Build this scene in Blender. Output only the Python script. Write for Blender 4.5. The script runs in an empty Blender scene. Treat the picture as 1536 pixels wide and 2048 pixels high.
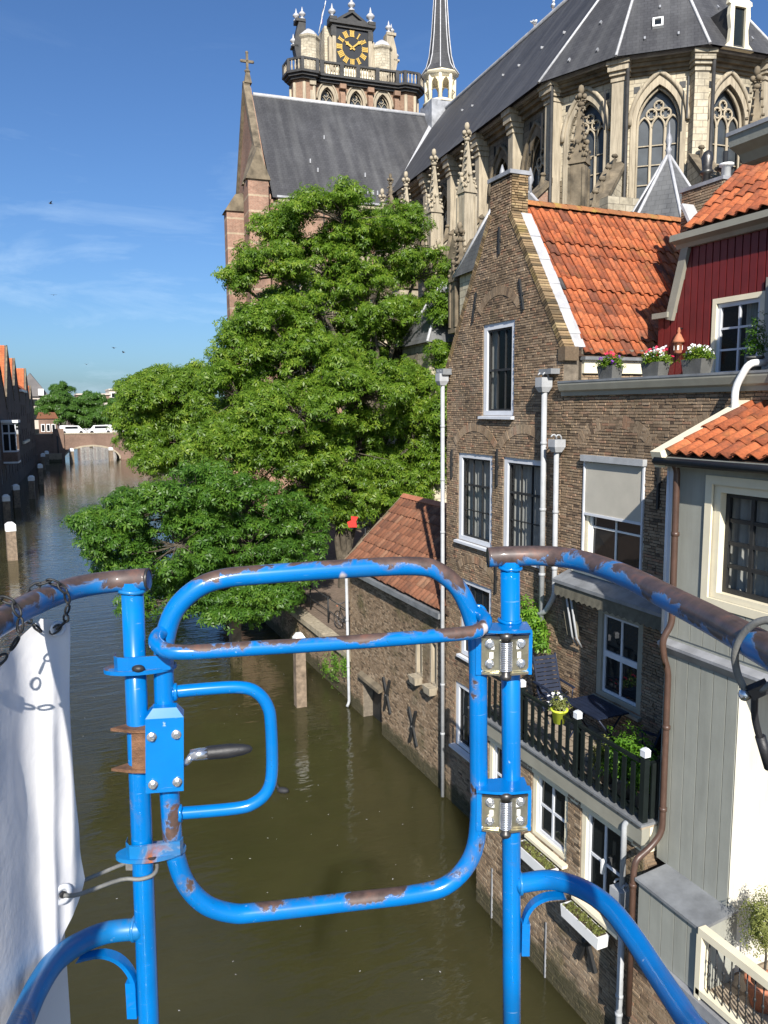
import bpy, math, random
import numpy as np
from mathutils import Vector, Matrix
from mathutils.geometry import tessellate_polygon

S = bpy.context.scene
R = math.radians
PI = math.pi
V = Vector

# ------------------------------------------------------------------ camera
HEAD, PITCH, ROLL = R(23.5), R(-7.5), R(-0.4)
cam_d = bpy.data.cameras.new('camera')
cam = bpy.data.objects.new('camera', cam_d)
S.collection.objects.link(cam)
S.camera = cam
cam_d.sensor_fit = 'VERTICAL'
cam_d.sensor_height = 24.0
cam_d.lens = 1580.0 / 2048.0 * 24.0
cam_d.clip_start = 0.05
cam_d.clip_end = 4000
_f = V((math.sin(HEAD) * math.cos(PITCH), math.cos(HEAD) * math.cos(PITCH), math.sin(PITCH)))
_r0 = V((math.cos(HEAD), -math.sin(HEAD), 0))
_u0 = _r0.cross(_f)
_r = _r0 * math.cos(ROLL) + _u0 * math.sin(ROLL)
_u = -_r0 * math.sin(ROLL) + _u0 * math.cos(ROLL)
cam.matrix_world = Matrix(((_r.x, _u.x, -_f.x, 0), (_r.y, _u.y, -_f.y, 0), (_r.z, _u.z, -_f.z, 10.0), (0, 0, 0, 1)))
S.render.resolution_x, S.render.resolution_y = 768, 1024

# ------------------------------------------------------------------ light
SUN_FROM = V((-0.385, -1.0, 0.70)).normalized()      # towards the sun
elev = math.asin(SUN_FROM.z)
azim = math.atan2(SUN_FROM.x, SUN_FROM.y)
world = bpy.data.worlds.new('World')
S.world = world
world.use_nodes = True
wn, wl = world.node_tree.nodes, world.node_tree.links
wn.clear()
w_out = wn.new('ShaderNodeOutputWorld')
w_bg = wn.new('ShaderNodeBackground')
w_sky = wn.new('ShaderNodeTexSky')
w_sky.sky_type = 'NISHITA'
w_sky.sun_disc = False
w_sky.sun_elevation = elev
w_sky.sun_rotation = azim
w_sky.air_density = 1.0
w_sky.dust_density = 1.2
w_sky.ozone_density = 2.0
w_bg.inputs['Strength'].default_value = 0.056
# thin cirrus streaks, the same all round the sky
w_tc = wn.new('ShaderNodeTexCoord')
w_map = wn.new('ShaderNodeMapping')
w_map.inputs['Rotation'].default_value = (0.0, R(18), R(30))
w_map.inputs['Scale'].default_value = (2.4, 2.4, 8.5)
w_n1 = wn.new('ShaderNodeTexNoise')
w_n1.inputs['Scale'].default_value = 1.5
w_n1.inputs['Detail'].default_value = 8
w_n1.inputs['Roughness'].default_value = 0.62
w_n1.inputs['Distortion'].default_value = 0.9
w_r1 = wn.new('ShaderNodeValToRGB')
w_r1.color_ramp.elements[0].position = 0.54
w_r1.color_ramp.elements[0].color = (0, 0, 0, 1)
w_r1.color_ramp.elements[1].position = 0.86
w_r1.color_ramp.elements[1].color = (1, 1, 1, 1)
w_mix = wn.new('ShaderNodeMixRGB')
w_mix.inputs['Color2'].default_value = (12.5, 11.0, 9.5, 1)
w_sep = wn.new('ShaderNodeSeparateXYZ')
w_mr = wn.new('ShaderNodeMapRange')
w_mr.inputs['From Min'].default_value = 0.42
w_mr.inputs['From Max'].default_value = 0.12
w_mr.inputs['To Min'].default_value = 0.0
w_mr.inputs['To Max'].default_value = 0.5
w_mul = wn.new('ShaderNodeMath')
w_mul.operation = 'MULTIPLY'
wl.new(w_tc.outputs['Generated'], w_map.inputs['Vector'])
wl.new(w_map.outputs['Vector'], w_n1.inputs['Vector'])
wl.new(w_n1.outputs['Fac'], w_r1.inputs['Fac'])
wl.new(w_tc.outputs['Generated'], w_sep.inputs['Vector'])
wl.new(w_sep.outputs['Z'], w_mr.inputs['Value'])
wl.new(w_r1.outputs['Color'], w_mul.inputs[0])
wl.new(w_mr.outputs['Result'], w_mul.inputs[1])
wl.new(w_mul.outputs['Value'], w_mix.inputs['Fac'])
wl.new(w_sky.outputs['Color'], w_mix.inputs['Color1'])
w_gain = wn.new('ShaderNodeMixRGB')
w_gain.blend_type = 'MULTIPLY'
w_gain.inputs['Fac'].default_value = 1.0
w_gain.inputs['Color2'].default_value = (0.72, 1.04, 1.46, 1)
wl.new(w_mix.outputs['Color'], w_gain.inputs['Color1'])
wl.new(w_gain.outputs['Color'], w_bg.inputs['Color'])
wl.new(w_bg.outputs['Background'], w_out.inputs['Surface'])

sun_d = bpy.data.lights.new('sun', 'SUN')
sun_d.energy = 5.0
sun_d.angle = R(0.5)
sun_d.color = (1.0, 0.945, 0.86)
sun = bpy.data.objects.new('sun', sun_d)
S.collection.objects.link(sun)
sun.rotation_euler = SUN_FROM.to_track_quat('Z', 'Y').to_euler()
sun.location = (0, -30, 60)

S.view_settings.view_transform = 'Standard'
S.view_settings.look = 'None'
S.view_settings.exposure = 0.66
S.view_settings.gamma = 1.0
S.view_settings.use_curve_mapping = False
S.render.engine = 'CYCLES'
S.cycles.max_bounces = 6
S.cycles.transparent_max_bounces = 12

# ------------------------------------------------------------------ helpers
COL = S.collection


def rnd(seed):
    return random.Random(seed)


class Fr:
    """local frame: a along u, b along v, c along n"""
    def __init__(s, o, u, v, n=None):
        s.o, s.u, s.v = V(o), V(u).normalized(), V(v).normalized()
        s.n = V(n).normalized() if n is not None else s.u.cross(s.v)

    def __call__(s, a, b, c=0.0):
        return s.o + s.u * a + s.v * b + s.n * c


WORLD = Fr((0, 0, 0), (1, 0, 0), (0, 1, 0), (0, 0, 1))


class MB:
    def __init__(s):
        s.v, s.f, s.sm = [], [], []

    def add(s, pts, faces, smooth=False):
        k = len(s.v)
        s.v += [tuple(p) for p in pts]
        for f in faces:
            s.f.append(tuple(i + k for i in f))
            s.sm.append(smooth)
        return s

    def poly(s, *pts):
        return s.add(pts, [tuple(range(len(pts)))])

    def box(s, F, a0, a1, b0, b1, c0, c1):
        p = [F(a, b, c) for c in (c0, c1) for b in (b0, b1) for a in (a0, a1)]
        return s.add(p, [(0, 2, 3, 1), (4, 5, 7, 6), (0, 1, 5, 4), (2, 6, 7, 3), (0, 4, 6, 2), (1, 3, 7, 5)])

    def wbox(s, x0, x1, y0, y1, z0, z1):
        return s.box(WORLD, x0, x1, y0, y1, z0, z1)

    def taper(s, F, a0, a1, b0, b1, c0, c1, k):
        """box whose far c end is scaled by k about its middle"""
        am, bm = (a0 + a1) / 2, (b0 + b1) / 2
        p = []
        for c, q in ((c0, 1), (c1, k)):
            for b in (b0, b1):
                for a in (a0, a1):
                    p.append(F(am + (a - am) * q, bm + (b - bm) * q, c))
        return s.add(p, [(0, 2, 3, 1), (4, 5, 7, 6), (0, 1, 5, 4), (2, 6, 7, 3), (0, 4, 6, 2), (1, 3, 7, 5)])

    def prism(s, F, poly, c0, c1):
        n = len(poly)
        p = [F(a, b, c0) for a, b in poly] + [F(a, b, c1) for a, b in poly]
        fs = [tuple(range(n))[::-1], tuple(range(n, 2 * n))]
        fs += [(i, (i + 1) % n, n + (i + 1) % n, n + i) for i in range(n)]
        return s.add(p, fs)

    def panel(s, F, outer, holes=(), c=0.0, depth=0.0, edge=0.0):
        """flat wall with holes; reveals of the holes go to c-depth, outer edge to c-edge"""
        loops = [list(outer)] + [list(h) for h in holes]
        tri = tessellate_polygon([[V((a, b, 0)) for a, b in l] for l in loops])
        flat = [q for l in loops for q in l]
        s.add([F(a, b, c) for a, b in flat], [tuple(t) for t in tri])
        for k, l in enumerate(loops):
            d = depth if k else edge
            if d:
                n = len(l)
                s.add([F(a, b, c) for a, b in l] + [F(a, b, c - d) for a, b in l],
                      [(i, (i + 1) % n, n + (i + 1) % n, n + i) for i in range(n)])
        return s

    def tube(s, path, r, n=8, caps=True, closed=False, smooth=True, up=None):
        P = [V(p) for p in path]
        m = len(P)
        rr = r if isinstance(r, (list, tuple)) else [r] * m
        prev = None
        pts = []
        for i in range(m):
            if closed:
                t = P[(i + 1) % m] - P[i - 1]
            else:
                t = P[min(i + 1, m - 1)] - P[max(i - 1, 0)]
            if t.length < 1e-9:
                t = V((0, 0, 1))
            t.normalize()
            if prev is None:
                w = V(up) if up is not None else (V((0, 0, 1)) if abs(t.z) < 0.9 else V((1, 0, 0)))
                x = w - t * w.dot(t)
            else:
                x = prev - t * prev.dot(t)
            x.normalize()
            prev = x
            y = t.cross(x)
            for k in range(n):
                a = 2 * PI * (k + 0.5) / n
                pts.append(P[i] + (x * math.cos(a) + y * math.sin(a)) * rr[i])
        fs = []
        for i in range(m if closed else m - 1):
            j = (i + 1) % m
            for k in range(n):
                fs.append((i * n + k, i * n + (k + 1) % n, j * n + (k + 1) % n, j * n + k))
        s.add(pts, fs, smooth)
        if caps and not closed:
            b = len(s.v) - len(pts)
            s.f.append(tuple(b + k for k in range(n))[::-1]); s.sm.append(False)
            s.f.append(tuple(b + (m - 1) * n + k for k in range(n))); s.sm.append(False)
        return s

    def lathe(s, o, prof, n=12, ax=(0, 0, 1), smooth=True, a0=0.0):
        ax = V(ax).normalized()
        x = (V((1, 0, 0)) if abs(ax.x) < 0.9 else V((0, 1, 0)))
        x = (x - ax * x.dot(ax)).normalized()
        y = ax.cross(x)
        o = V(o)
        pts = [o + ax * h + (x * math.cos(a0 + 2 * PI * k / n) + y * math.sin(a0 + 2 * PI * k / n)) * r for r, h in prof for k in range(n)]
        fs = []
        for i in range(len(prof) - 1):
            for k in range(n):
                fs.append((i * n + k, i * n + (k + 1) % n, (i + 1) * n + (k + 1) % n, (i + 1) * n + k))
        s.add(pts, fs, smooth)
        b = len(s.v) - len(pts)
        m = len(prof)
        s.f.append(tuple(b + k for k in range(n))[::-1]); s.sm.append(False)
        s.f.append(tuple(b + (m - 1) * n + k for k in range(n))); s.sm.append(False)
        return s

    def ball(s, o, r, n=8, m=6, sc=(1, 1, 1)):
        o = V(o)
        pts = []
        for i in range(m + 1):
            t = PI * i / m
            for k in range(n):
                a = 2 * PI * k / n
                pts.append(o + V((math.sin(t) * math.cos(a) * sc[0], math.sin(t) * math.sin(a) * sc[1], math.cos(t) * sc[2])) * r)
        fs = [(i * n + k, i * n + (k + 1) % n, (i + 1) * n + (k + 1) % n, (i + 1) * n + k) for i in range(m) for k in range(n)]
        return s.add(pts, fs, True)

    def mesh(s, name):
        me = bpy.data.meshes.new(name)
        me.from_pydata(s.v, [], s.f)
        me.polygons.foreach_set('use_smooth', s.sm)
        # uv in metres: along the surface's level line and up its slope
        uv = me.uv_layers.new(name='uv')
        nv = len(me.loops)
        li = np.zeros(nv, np.int32); me.loops.foreach_get('vertex_index', li)
        co = np.zeros(len(me.vertices) * 3); me.vertices.foreach_get('co', co); co = co.reshape(-1, 3)
        pn = np.zeros(len(me.polygons) * 3); me.polygons.foreach_get('normal', pn); pn = pn.reshape(-1, 3)
        tot = np.zeros(len(me.polygons), np.int32); me.polygons.foreach_get('loop_total', tot)
        N = np.repeat(pn, tot, axis=0)
        t = np.stack([-N[:, 1], N[:, 0], np.zeros(nv)], 1)
        ln = np.linalg.norm(t, axis=1)
        flat = ln < 0.12
        t[flat] = (1, 0, 0)
        ln[flat] = 1
        t /= ln[:, None]
        w = np.cross(N, t)
        p = co[li]
        out = np.stack([(p * t).sum(1), (p * w).sum(1)], 1)
        uv.data.foreach_set('uv', out.astype(np.float32).ravel())
        me.update()
        return me

    def build(s, name, mat, parent=None, kind=None, label=None):
        o = bpy.data.objects.new(name, s.mesh(name))
        if mat is not None:
            o.data.materials.append(mat)
        COL.objects.link(o)
        o.parent = parent
        if kind:
            o['kind'] = kind
        if label:
            o['label'] = label
        return o


def tag(o, label, cat, group=None):
    o['label'], o['category'] = label, cat
    if group:
        o['group'] = group
    return o


def thing(name, label, cat, group=None, loc=(0, 0, 0), rz=0.0):
    o = bpy.data.objects.new(name, None)
    o.empty_display_size = 0.2
    COL.objects.link(o)
    o.location = loc
    o.rotation_euler = (0, 0, rz)
    return tag(o, label, cat, group)


def structure(o):
    o['kind'] = 'structure'
    return o


def inst(name, me, parent, mat4):
    o = bpy.data.objects.new(name, me)
    o.parent = parent
    o.matrix_basis = mat4
    COL.objects.link(o)
    return o


def copy_tree(o, parent=None):
    c = o.copy()
    COL.objects.link(c)
    c.parent = parent
    for ch in list(o.children):
        copy_tree(ch, c)
    return c


def smooth_path(pts, k=6):
    P = [V(p) for p in pts]
    out = []
    for i in range(len(P) - 1):
        p0, p1, p2, p3 = P[max(i - 1, 0)], P[i], P[i + 1], P[min(i + 2, len(P) - 1)]
        for j in range(k):
            t = j / k
            out.append(0.5 * ((2 * p1) + (p2 - p0) * t + (2 * p0 - 5 * p1 + 4 * p2 - p3) * t * t + (3 * p1 - p0 - 3 * p2 + p3) * t ** 3))
    out.append(P[-1])
    return out


def fillet(pts, r, k=6, closed=False):
    P = [V(p) for p in pts]
    m = len(P)
    out = []
    for i in range(m):
        if not closed and i in (0, m - 1):
            out.append(P[i])
            continue
        a, b, c = P[i - 1], P[i], P[(i + 1) % m]
        rr = r[i] if isinstance(r, (list, tuple)) else r
        d1, d2 = (a - b), (c - b)
        q = min(rr, d1.length * 0.499, d2.length * 0.499)
        s, e = b + d1.normalized() * q, b + d2.normalized() * q
        for j in range(k + 1):
            t = j / k
            out.append(s * (1 - t) ** 2 + b * 2 * t * (1 - t) + e * t * t)
    return out


# ------------------------------------------------------------------ materials
def nodemat(name):
    m = bpy.data.materials.new(name)
    m.use_nodes = True
    nt = m.node_tree
    return m, nt, nt.nodes, nt.links, nt.nodes['Principled BSDF']


def ramp(n, stops, interp='LINEAR'):
    r = n.new('ShaderNodeValToRGB')
    r.color_ramp.interpolation = interp
    e = r.color_ramp.elements
    while len(e) < len(stops):
        e.new(0.5)
    for el, (p, c) in zip(e, stops):
        el.position = p
        el.color = (c[0], c[1], c[2], 1) if not isinstance(c, (int, float)) else (c, c, c, 1)
    return r


def noise(n, l, scale, detail=4, rough=0.55, coord='Object', stretch=None, dist=0.0):
    tc = n.new('ShaderNodeNewGeometry' if coord == 'Position' else 'ShaderNodeTexCoord')
    t = n.new('ShaderNodeTexNoise')
    t.inputs['Scale'].default_value = scale
    t.inputs['Detail'].default_value = detail
    t.inputs['Roughness'].default_value = rough
    t.inputs['Distortion'].default_value = dist
    src = tc.outputs[coord]
    if stretch:
        mp = n.new('ShaderNodeMapping')
        mp.inputs['Scale'].default_value = stretch
        l.new(src, mp.inputs['Vector'])
        src = mp.outputs['Vector']
    l.new(src, t.inputs['Vector'])
    return t


def mixc(n, l, fac, a, b, mode='MIX'):
    m = n.new('ShaderNodeMixRGB')
    m.blend_type = mode
    for k, x in (('Fac', fac), ('Color1', a), ('Color2', b)):
        if isinstance(x, (int, float)):
            m.inputs[k].default_value = x if k == 'Fac' else (x, x, x, 1)
        elif isinstance(x, tuple):
            m.inputs[k].default_value = (x[0], x[1], x[2], 1)
        else:
            l.new(x, m.inputs[k])
    return m.outputs['Color']


def bump(n, l, b, h, strength=0.3, dist=0.02):
    k = n.new('ShaderNodeBump')
    k.inputs['Strength'].default_value = strength
    k.inputs['Distance'].default_value = dist
    l.new(h, k.inputs['Height'])
    l.new(k.outputs['Normal'], b.inputs['Normal'])


def plain(name, col, rough=0.6, metal=0.0, var=0.18, scale=3.0, bmp=0.0, coat=0.0, spec=0.5):
    """one colour with soft dirt variation"""
    m, nt, n, l, b = nodemat(name)
    t = noise(n, l, scale, 6, 0.6)
    dark = tuple(c * (1 - var) for c in col)
    lite = tuple(min(c * (1 + var), 0.95) for c in col)
    r = ramp(n, [(0.3, dark), (0.7, lite)])
    l.new(t.outputs['Fac'], r.inputs['Fac'])
    l.new(r.outputs['Color'], b.inputs['Base Color'])
    b.inputs['Roughness'].default_value = rough
    b.inputs['Metallic'].default_value = metal
    b.inputs['Coat Weight'].default_value = coat
    b.inputs['Specular IOR Level'].default_value = spec
    if bmp:
        t2 = noise(n, l, scale * 9, 5, 0.6)
        bump(n, l, b, t2.outputs['Fac'], bmp, 0.02)
    return m


def idrand(n, l):
    """one random number per mesh island and per object"""
    g = n.new('ShaderNodeNewGeometry')
    oi = n.new('ShaderNodeObjectInfo')
    a = n.new('ShaderNodeMath'); a.operation = 'ADD'
    fr = n.new('ShaderNodeMath'); fr.operation = 'FRACT'
    l.new(g.outputs['Random Per Island'], a.inputs[0])
    l.new(oi.outputs['Random'], a.inputs[1])
    l.new(a.outputs[0], fr.inputs[0])
    return fr.outputs[0]


def pieces(name, stops, rough=0.85, dirt=(0.5, 0.9), dirtcol=(0.06, 0.05, 0.036), fine=0.35, bmp=0.35, moss=None, bscale=60, bloom=0.0):
    """bricks or tiles: each piece its own tone, with grime and grain"""
    m, nt, n, l, b = nodemat(name)
    r = ramp(n, stops)
    l.new(idrand(n, l), r.inputs['Fac'])
    t = noise(n, l, 28, 5, 0.65, 'Position')
    g = ramp(n, [(0.25, 1 - fine), (0.75, 1 + fine * 0.5)])
    l.new(t.outputs['Fac'], g.inputs['Fac'])
    c = mixc(n, l, 1.0, r.outputs['Color'], g.outputs['Color'], 'MULTIPLY')
    t2 = noise(n, l, dirt[1], 7, 0.65, 'Position')
    g2 = ramp(n, [(0.48, 0.0), (0.72, dirt[0])])
    l.new(t2.outputs['Fac'], g2.inputs['Fac'])
    c = mixc(n, l, g2.outputs['Color'], c, dirtcol)
    if moss:
        t3 = noise(n, l, moss[1], 6, 0.6, 'Position')
        g3 = ramp(n, [(0.55, 0.0), (0.7, moss[0])])
        l.new(t3.outputs['Fac'], g3.inputs['Fac'])
        c = mixc(n, l, g3.outputs['Color'], c, moss[2])
    t5 = noise(n, l, 0.7, 7, 0.68, 'Position')
    g5 = ramp(n, [(0.56, 0.0), (0.72, bloom)])
    l.new(t5.outputs['Fac'], g5.inputs['Fac'])
    c = mixc(n, l, g5.outputs['Color'], c, (0.42, 0.37, 0.30))
    if bloom:
        # green-black tide mark just above the canal
        ge = n.new('ShaderNodeNewGeometry')
        sp = n.new('ShaderNodeSeparateXYZ')
        l.new(ge.outputs['Position'], sp.inputs['Vector'])
        tn = noise(n, l, 2.5, 5, 0.6, 'Position')
        ma = n.new('ShaderNodeMath'); ma.operation = 'MULTIPLY_ADD'
        l.new(tn.outputs['Fac'], ma.inputs[0]); ma.inputs[1].default_value = -0.7
        l.new(sp.outputs['Z'], ma.inputs[2])
        rt = ramp(n, [(0.0, 0.85), (0.22, 0.0)])
        l.new(ma.outputs[0], rt.inputs['Fac'])
        c = mixc(n, l, rt.outputs['Color'], c, (0.045, 0.045, 0.022))
    l.new(c, b.inputs['Base Color'])
    b.inputs['Roughness'].default_value = rough
    b.inputs['Specular IOR Level'].default_value = 0.25
    t4 = noise(n, l, bscale, 4, 0.6, 'Position')
    bump(n, l, b, t4.outputs['Fac'], bmp, 0.01)
    return m


def masonry(name, c1, c2, mortar, bw, bh, ms=0.012, offset=0.5, rough=0.85, stain=0.5, staincol=(0.03, 0.028, 0.024), sscale=0.35, bands=None):
    """far walls whose courses are too small to pick apart"""
    m, nt, n, l, b = nodemat(name)
    uv = n.new('ShaderNodeUVMap')
    t = n.new('ShaderNodeTexBrick')
    t.offset = offset
    t.inputs['Scale'].default_value = 1.0
    t.inputs['Brick Width'].default_value = bw
    t.inputs['Row Height'].default_value = bh
    t.inputs['Mortar Size'].default_value = ms
    t.inputs['Color1'].default_value = (*c1, 1)
    t.inputs['Color2'].default_value = (*c2, 1)
    t.inputs['Mortar'].default_value = (*mortar, 1)
    l.new(uv.outputs['UV'], t.inputs['Vector'])
    c = t.outputs['Color']
    if bands:
        # courses of pale stone between the bricks
        sp = n.new('ShaderNodeSeparateXYZ')
        l.new(uv.outputs['UV'], sp.inputs['Vector'])
        mo = n.new('ShaderNodeMath'); mo.operation = 'PINGPONG'
        l.new(sp.outputs['Y'], mo.inputs[0]); mo.inputs[1].default_value = bands[0]
        gt = n.new('ShaderNodeMath'); gt.operation = 'LESS_THAN'
        l.new(mo.outputs[0], gt.inputs[0]); gt.inputs[1].default_value = bands[1]
        c = mixc(n, l, gt.outputs[0], c, bands[2])
    s1 = noise(n, l, sscale, 8, 0.68)
    r1 = ramp(n, [(0.46, 0.0), (0.72, stain)])
    l.new(s1.outputs['Fac'], r1.inputs['Fac'])
    c = mixc(n, l, r1.outputs['Color'], c, staincol)
    s2 = noise(n, l, 6, 5, 0.6)
    r2 = ramp(n, [(0.25, 0.72), (0.75, 1.15)])
    l.new(s2.outputs['Fac'], r2.inputs['Fac'])
    c = mixc(n, l, 1.0, c, r2.outputs['Color'], 'MULTIPLY')
    l.new(c, b.inputs['Base Color'])
    b.inputs['Roughness'].default_value = rough
    b.inputs['Specular IOR Level'].default_value = 0.2
    bump(n, l, b, t.outputs['Fac'], -0.5, 0.02)
    return m


def slate(name, base, streak=0.6):
    m, nt, n, l, b = nodemat(name)
    uv = n.new('ShaderNodeUVMap')
    t = n.new('ShaderNodeTexBrick')
    t.inputs['Scale'].default_value = 1.0
    t.inputs['Brick Width'].default_value = 0.3
    t.inputs['Row Height'].default_value = 0.22
    t.inputs['Mortar Size'].default_value = 0.012
    t.inputs['Color1'].default_value = (*[c * 0.88 for c in base], 1)
    t.inputs['Color2'].default_value = (*[c * 1.12 for c in base], 1)
    t.inputs['Mortar'].default_value = (*[c * 0.55 for c in base], 1)
    l.new(uv.outputs['UV'], t.inputs['Vector'])
    mp = n.new('ShaderNodeMapping')
    mp.inputs['Scale'].default_value = (0.9, 0.07, 1)
    l.new(uv.outputs['UV'], mp.inputs['Vector'])
    s = n.new('ShaderNodeTexNoise')
    s.inputs['Scale'].default_value = 1.6
    s.inputs['Detail'].default_value = 8
    l.new(mp.outputs['Vector'], s.inputs['Vector'])
    r = ramp(n, [(0.44, 0.0), (0.78, streak)])
    l.new(s.outputs['Fac'], r.inputs['Fac'])
    c = mixc(n, l, r.outputs['Color'], t.outputs['Color'], (0.2, 0.2, 0.195))
    s2 = noise(n, l, 0.25, 8, 0.65)
    r2 = ramp(n, [(0.3, 0.72), (0.7, 1.2)])
    l.new(s2.outputs['Fac'], r2.inputs['Fac'])
    c = mixc(n, l, 1.0, c, r2.outputs['Color'], 'MULTIPLY')
    l.new(c, b.inputs['Base Color'])
    b.inputs['Roughness'].default_value = 0.62
    b.inputs['Specular IOR Level'].default_value = 0.35
    bump(n, l, b, t.outputs['Fac'], -0.4, 0.02)
    return m


def worn_paint(name, col, under, lo, hi, topwear=0.0, scale=9.0, rough=0.22, pale=None):
    """gloss paint knocked off in patches with primer and rust beneath"""
    m, nt, n, l, b = nodemat(name)
    t = noise(n, l, scale, 9, 0.6, 'Object', dist=0.5)
    fac = t.outputs['Fac']
    if topwear:
        g = n.new('ShaderNodeNewGeometry')
        sp = n.new('ShaderNodeSeparateXYZ')
        l.new(g.outputs['Normal'], sp.inputs['Vector'])
        mu = n.new('ShaderNodeMath'); mu.operation = 'MULTIPLY_ADD'
        l.new(sp.outputs['Z'], mu.inputs[0]); mu.inputs[1].default_value = topwear
        l.new(fac, mu.inputs[2])
        fac = mu.outputs[0]
    r = ramp(n, [(lo - 0.004, 0.0), (hi + 0.008, 1.0)])
    l.new(fac, r.inputs['Fac'])
    t2 = noise(n, l, 34, 5, 0.6)
    r2 = ramp(n, [(0.3, tuple(c * 0.5 for c in under)), (0.55, under), (0.75, (under[0] * 1.9, under[1] * 1.3, under[2]))])
    l.new(t2.outputs['Fac'], r2.inputs['Fac'])
    t3 = noise(n, l, 5, 6, 0.6)
    r3 = ramp(n, [(0.3, tuple(c * 0.82 for c in col)), (0.7, tuple(c * 1.12 for c in col))])
    l.new(t3.outputs['Fac'], r3.inputs['Fac'])
    base = r3.outputs['Color']
    # small pale scuffs
    t5 = noise(n, l, 42, 4, 0.6)
    r5 = ramp(n, [(0.7, 0.0), (0.76, 0.75)])
    l.new(t5.outputs['Fac'], r5.inputs['Fac'])
    base = mixc(n, l, r5.outputs['Color'], base, (0.42, 0.52, 0.6))
    # fine scratches, rust bleeding into the paint and a pale primer edge round each chip
    ts = noise(n, l, 22, 3, 0.5, 'Object', stretch=(1, 1, 9), dist=0.2)
    rs = ramp(n, [(0.70, 0.0), (0.73, 0.35)])
    l.new(ts.outputs['Fac'], rs.inputs['Fac'])
    base = mixc(n, l, rs.outputs['Color'], base, (0.25, 0.36, 0.45))
    tb = noise(n, l, 3.2, 7, 0.7)
    rb_ = ramp(n, [(0.54, 0.0), (0.78, 0.35)])
    l.new(tb.outputs['Fac'], rb_.inputs['Fac'])
    base = mixc(n, l, rb_.outputs['Color'], base, (0.05, 0.10, 0.14))
    bl = ramp(n, [(max(lo - 0.07, 0), 0.0), (lo, 0.32)])
    l.new(fac, bl.inputs['Fac'])
    base = mixc(n, l, bl.outputs['Color'], base, (0.14, 0.11, 0.08))
    ed = ramp(n, [(lo - 0.012, 0.0), (lo - 0.004, 0.2), (hi, 0.0)])
    l.new(fac, ed.inputs['Fac'])
    base = mixc(n, l, ed.outputs['Color'], base, (0.38, 0.42, 0.46))
    c = mixc(n, l, r.outputs['Color'], base, r2.outputs['Color'])
    if pale:
        t4 = noise(n, l, 6.5, 3, 0.5, 'Object', dist=0.3)
        r4 = ramp(n, [(pale, 0.0), (pale + 0.015, 1.0)])
        l.new(t4.outputs['Fac'], r4.inputs['Fac'])
        c = mixc(n, l, r4.outputs['Color'], c, (0.55, 0.5, 0.5))
    l.new(c, b.inputs['Base Color'])
    rr = ramp(n, [(0.0, rough), (1.0, 0.55)])
    l.new(r.outputs['Color'], rr.inputs['Fac'])
    l.new(rr.outputs['Color'], b.inputs['Roughness'])
    b.inputs['Coat Weight'].default_value = 0.25
    b.inputs['Coat Roughness'].default_value = 0.12
    inv = n.new('ShaderNodeMath'); inv.operation = 'MULTIPLY'
    l.new(r.outputs['Color'], inv.inputs[0]); inv.inputs[1].default_value = -1
    bump(n, l, b, inv.outputs[0], 0.5, 0.002)
    return m


def streaked(name, col, dirt, rough=0.6, amt=0.55):
    """painted boards or render with rain streaks and grime"""
    m, nt, n, l, b = nodemat(name)
    t = noise(n, l, 5.5, 7, 0.65, 'Object', stretch=(1.6, 1.6, 0.14))
    r = ramp(n, [(0.42, 0.0), (0.75, amt)])
    l.new(t.outputs['Fac'], r.inputs['Fac'])
    t2 = noise(n, l, 1.1, 6, 0.6)
    r2 = ramp(n, [(0.3, 0.86), (0.7, 1.08)])
    l.new(t2.outputs['Fac'], r2.inputs['Fac'])
    c = mixc(n, l, r.outputs['Color'], col, dirt)
    c = mixc(n, l, 1.0, c, r2.outputs['Color'], 'MULTIPLY')
    t3 = noise(n, l, 38, 4, 0.6)
    r3 = ramp(n, [(0.68, 0.0), (0.75, 0.4)])
    l.new(t3.outputs['Fac'], r3.inputs['Fac'])
    c = mixc(n, l, r3.outputs['Color'], c, dirt)
    l.new(c, b.inputs['Base Color'])
    b.inputs['Roughness'].default_value = rough
    bump(n, l, b, t3.outputs['Fac'], 0.15, 0.01)
    return m


M = {}
M['paint'] = worn_paint('blue_gloss_paint', (0.0, 0.150, 0.46), (0.11, 0.06, 0.042), 0.70, 0.715)
M['paint_worn'] = worn_paint('blue_paint_worn_on_top', (0.0, 0.150, 0.46), (0.095, 0.058, 0.046), 0.60, 0.615, topwear=0.14, scale=10, pale=0.70)
M['paint_bare'] = worn_paint('blue_paint_mostly_bare', (0.001, 0.150, 0.43), (0.088, 0.058, 0.05), 0.52, 0.535, topwear=0.12, scale=8, rough=0.4, pale=0.72)
M['paint_rusty'] = worn_paint('blue_paint_with_rust', (0.003, 0.155, 0.41), (0.30, 0.10, 0.035), 0.60, 0.66, scale=7, rough=0.42)
M['rust'] = plain('rusty_steel', (0.17, 0.085, 0.045), 0.75, 0.2, 0.5, 30, 0.4)
M['zinc_plate'] = plain('zinc_plated_steel', (0.55, 0.50, 0.36), 0.28, 0.9, 0.35, 14, 0.1)
M['bolt'] = plain('bright_bolt', (0.72, 0.72, 0.72), 0.25, 0.9, 0.1, 30)
M['darksteel'] = plain('dark_steel', (0.10, 0.095, 0.09), 0.4, 0.8, 0.3, 20)
M['rubber'] = plain('black_rubber', (0.018, 0.018, 0.02), 0.5, 0, 0.3, 25, 0.1)
M['cable'] = plain('grey_cable', (0.16, 0.16, 0.15), 0.6, 0, 0.25, 40, 0.2)
M['iron'] = plain('black_iron', (0.016, 0.017, 0.018), 0.55, 0, 0.3, 12, 0.2)
M['dkgreen'] = plain('dark_green_paint', (0.007, 0.011, 0.0105), 0.4, 0, 0.25, 8)
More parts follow.
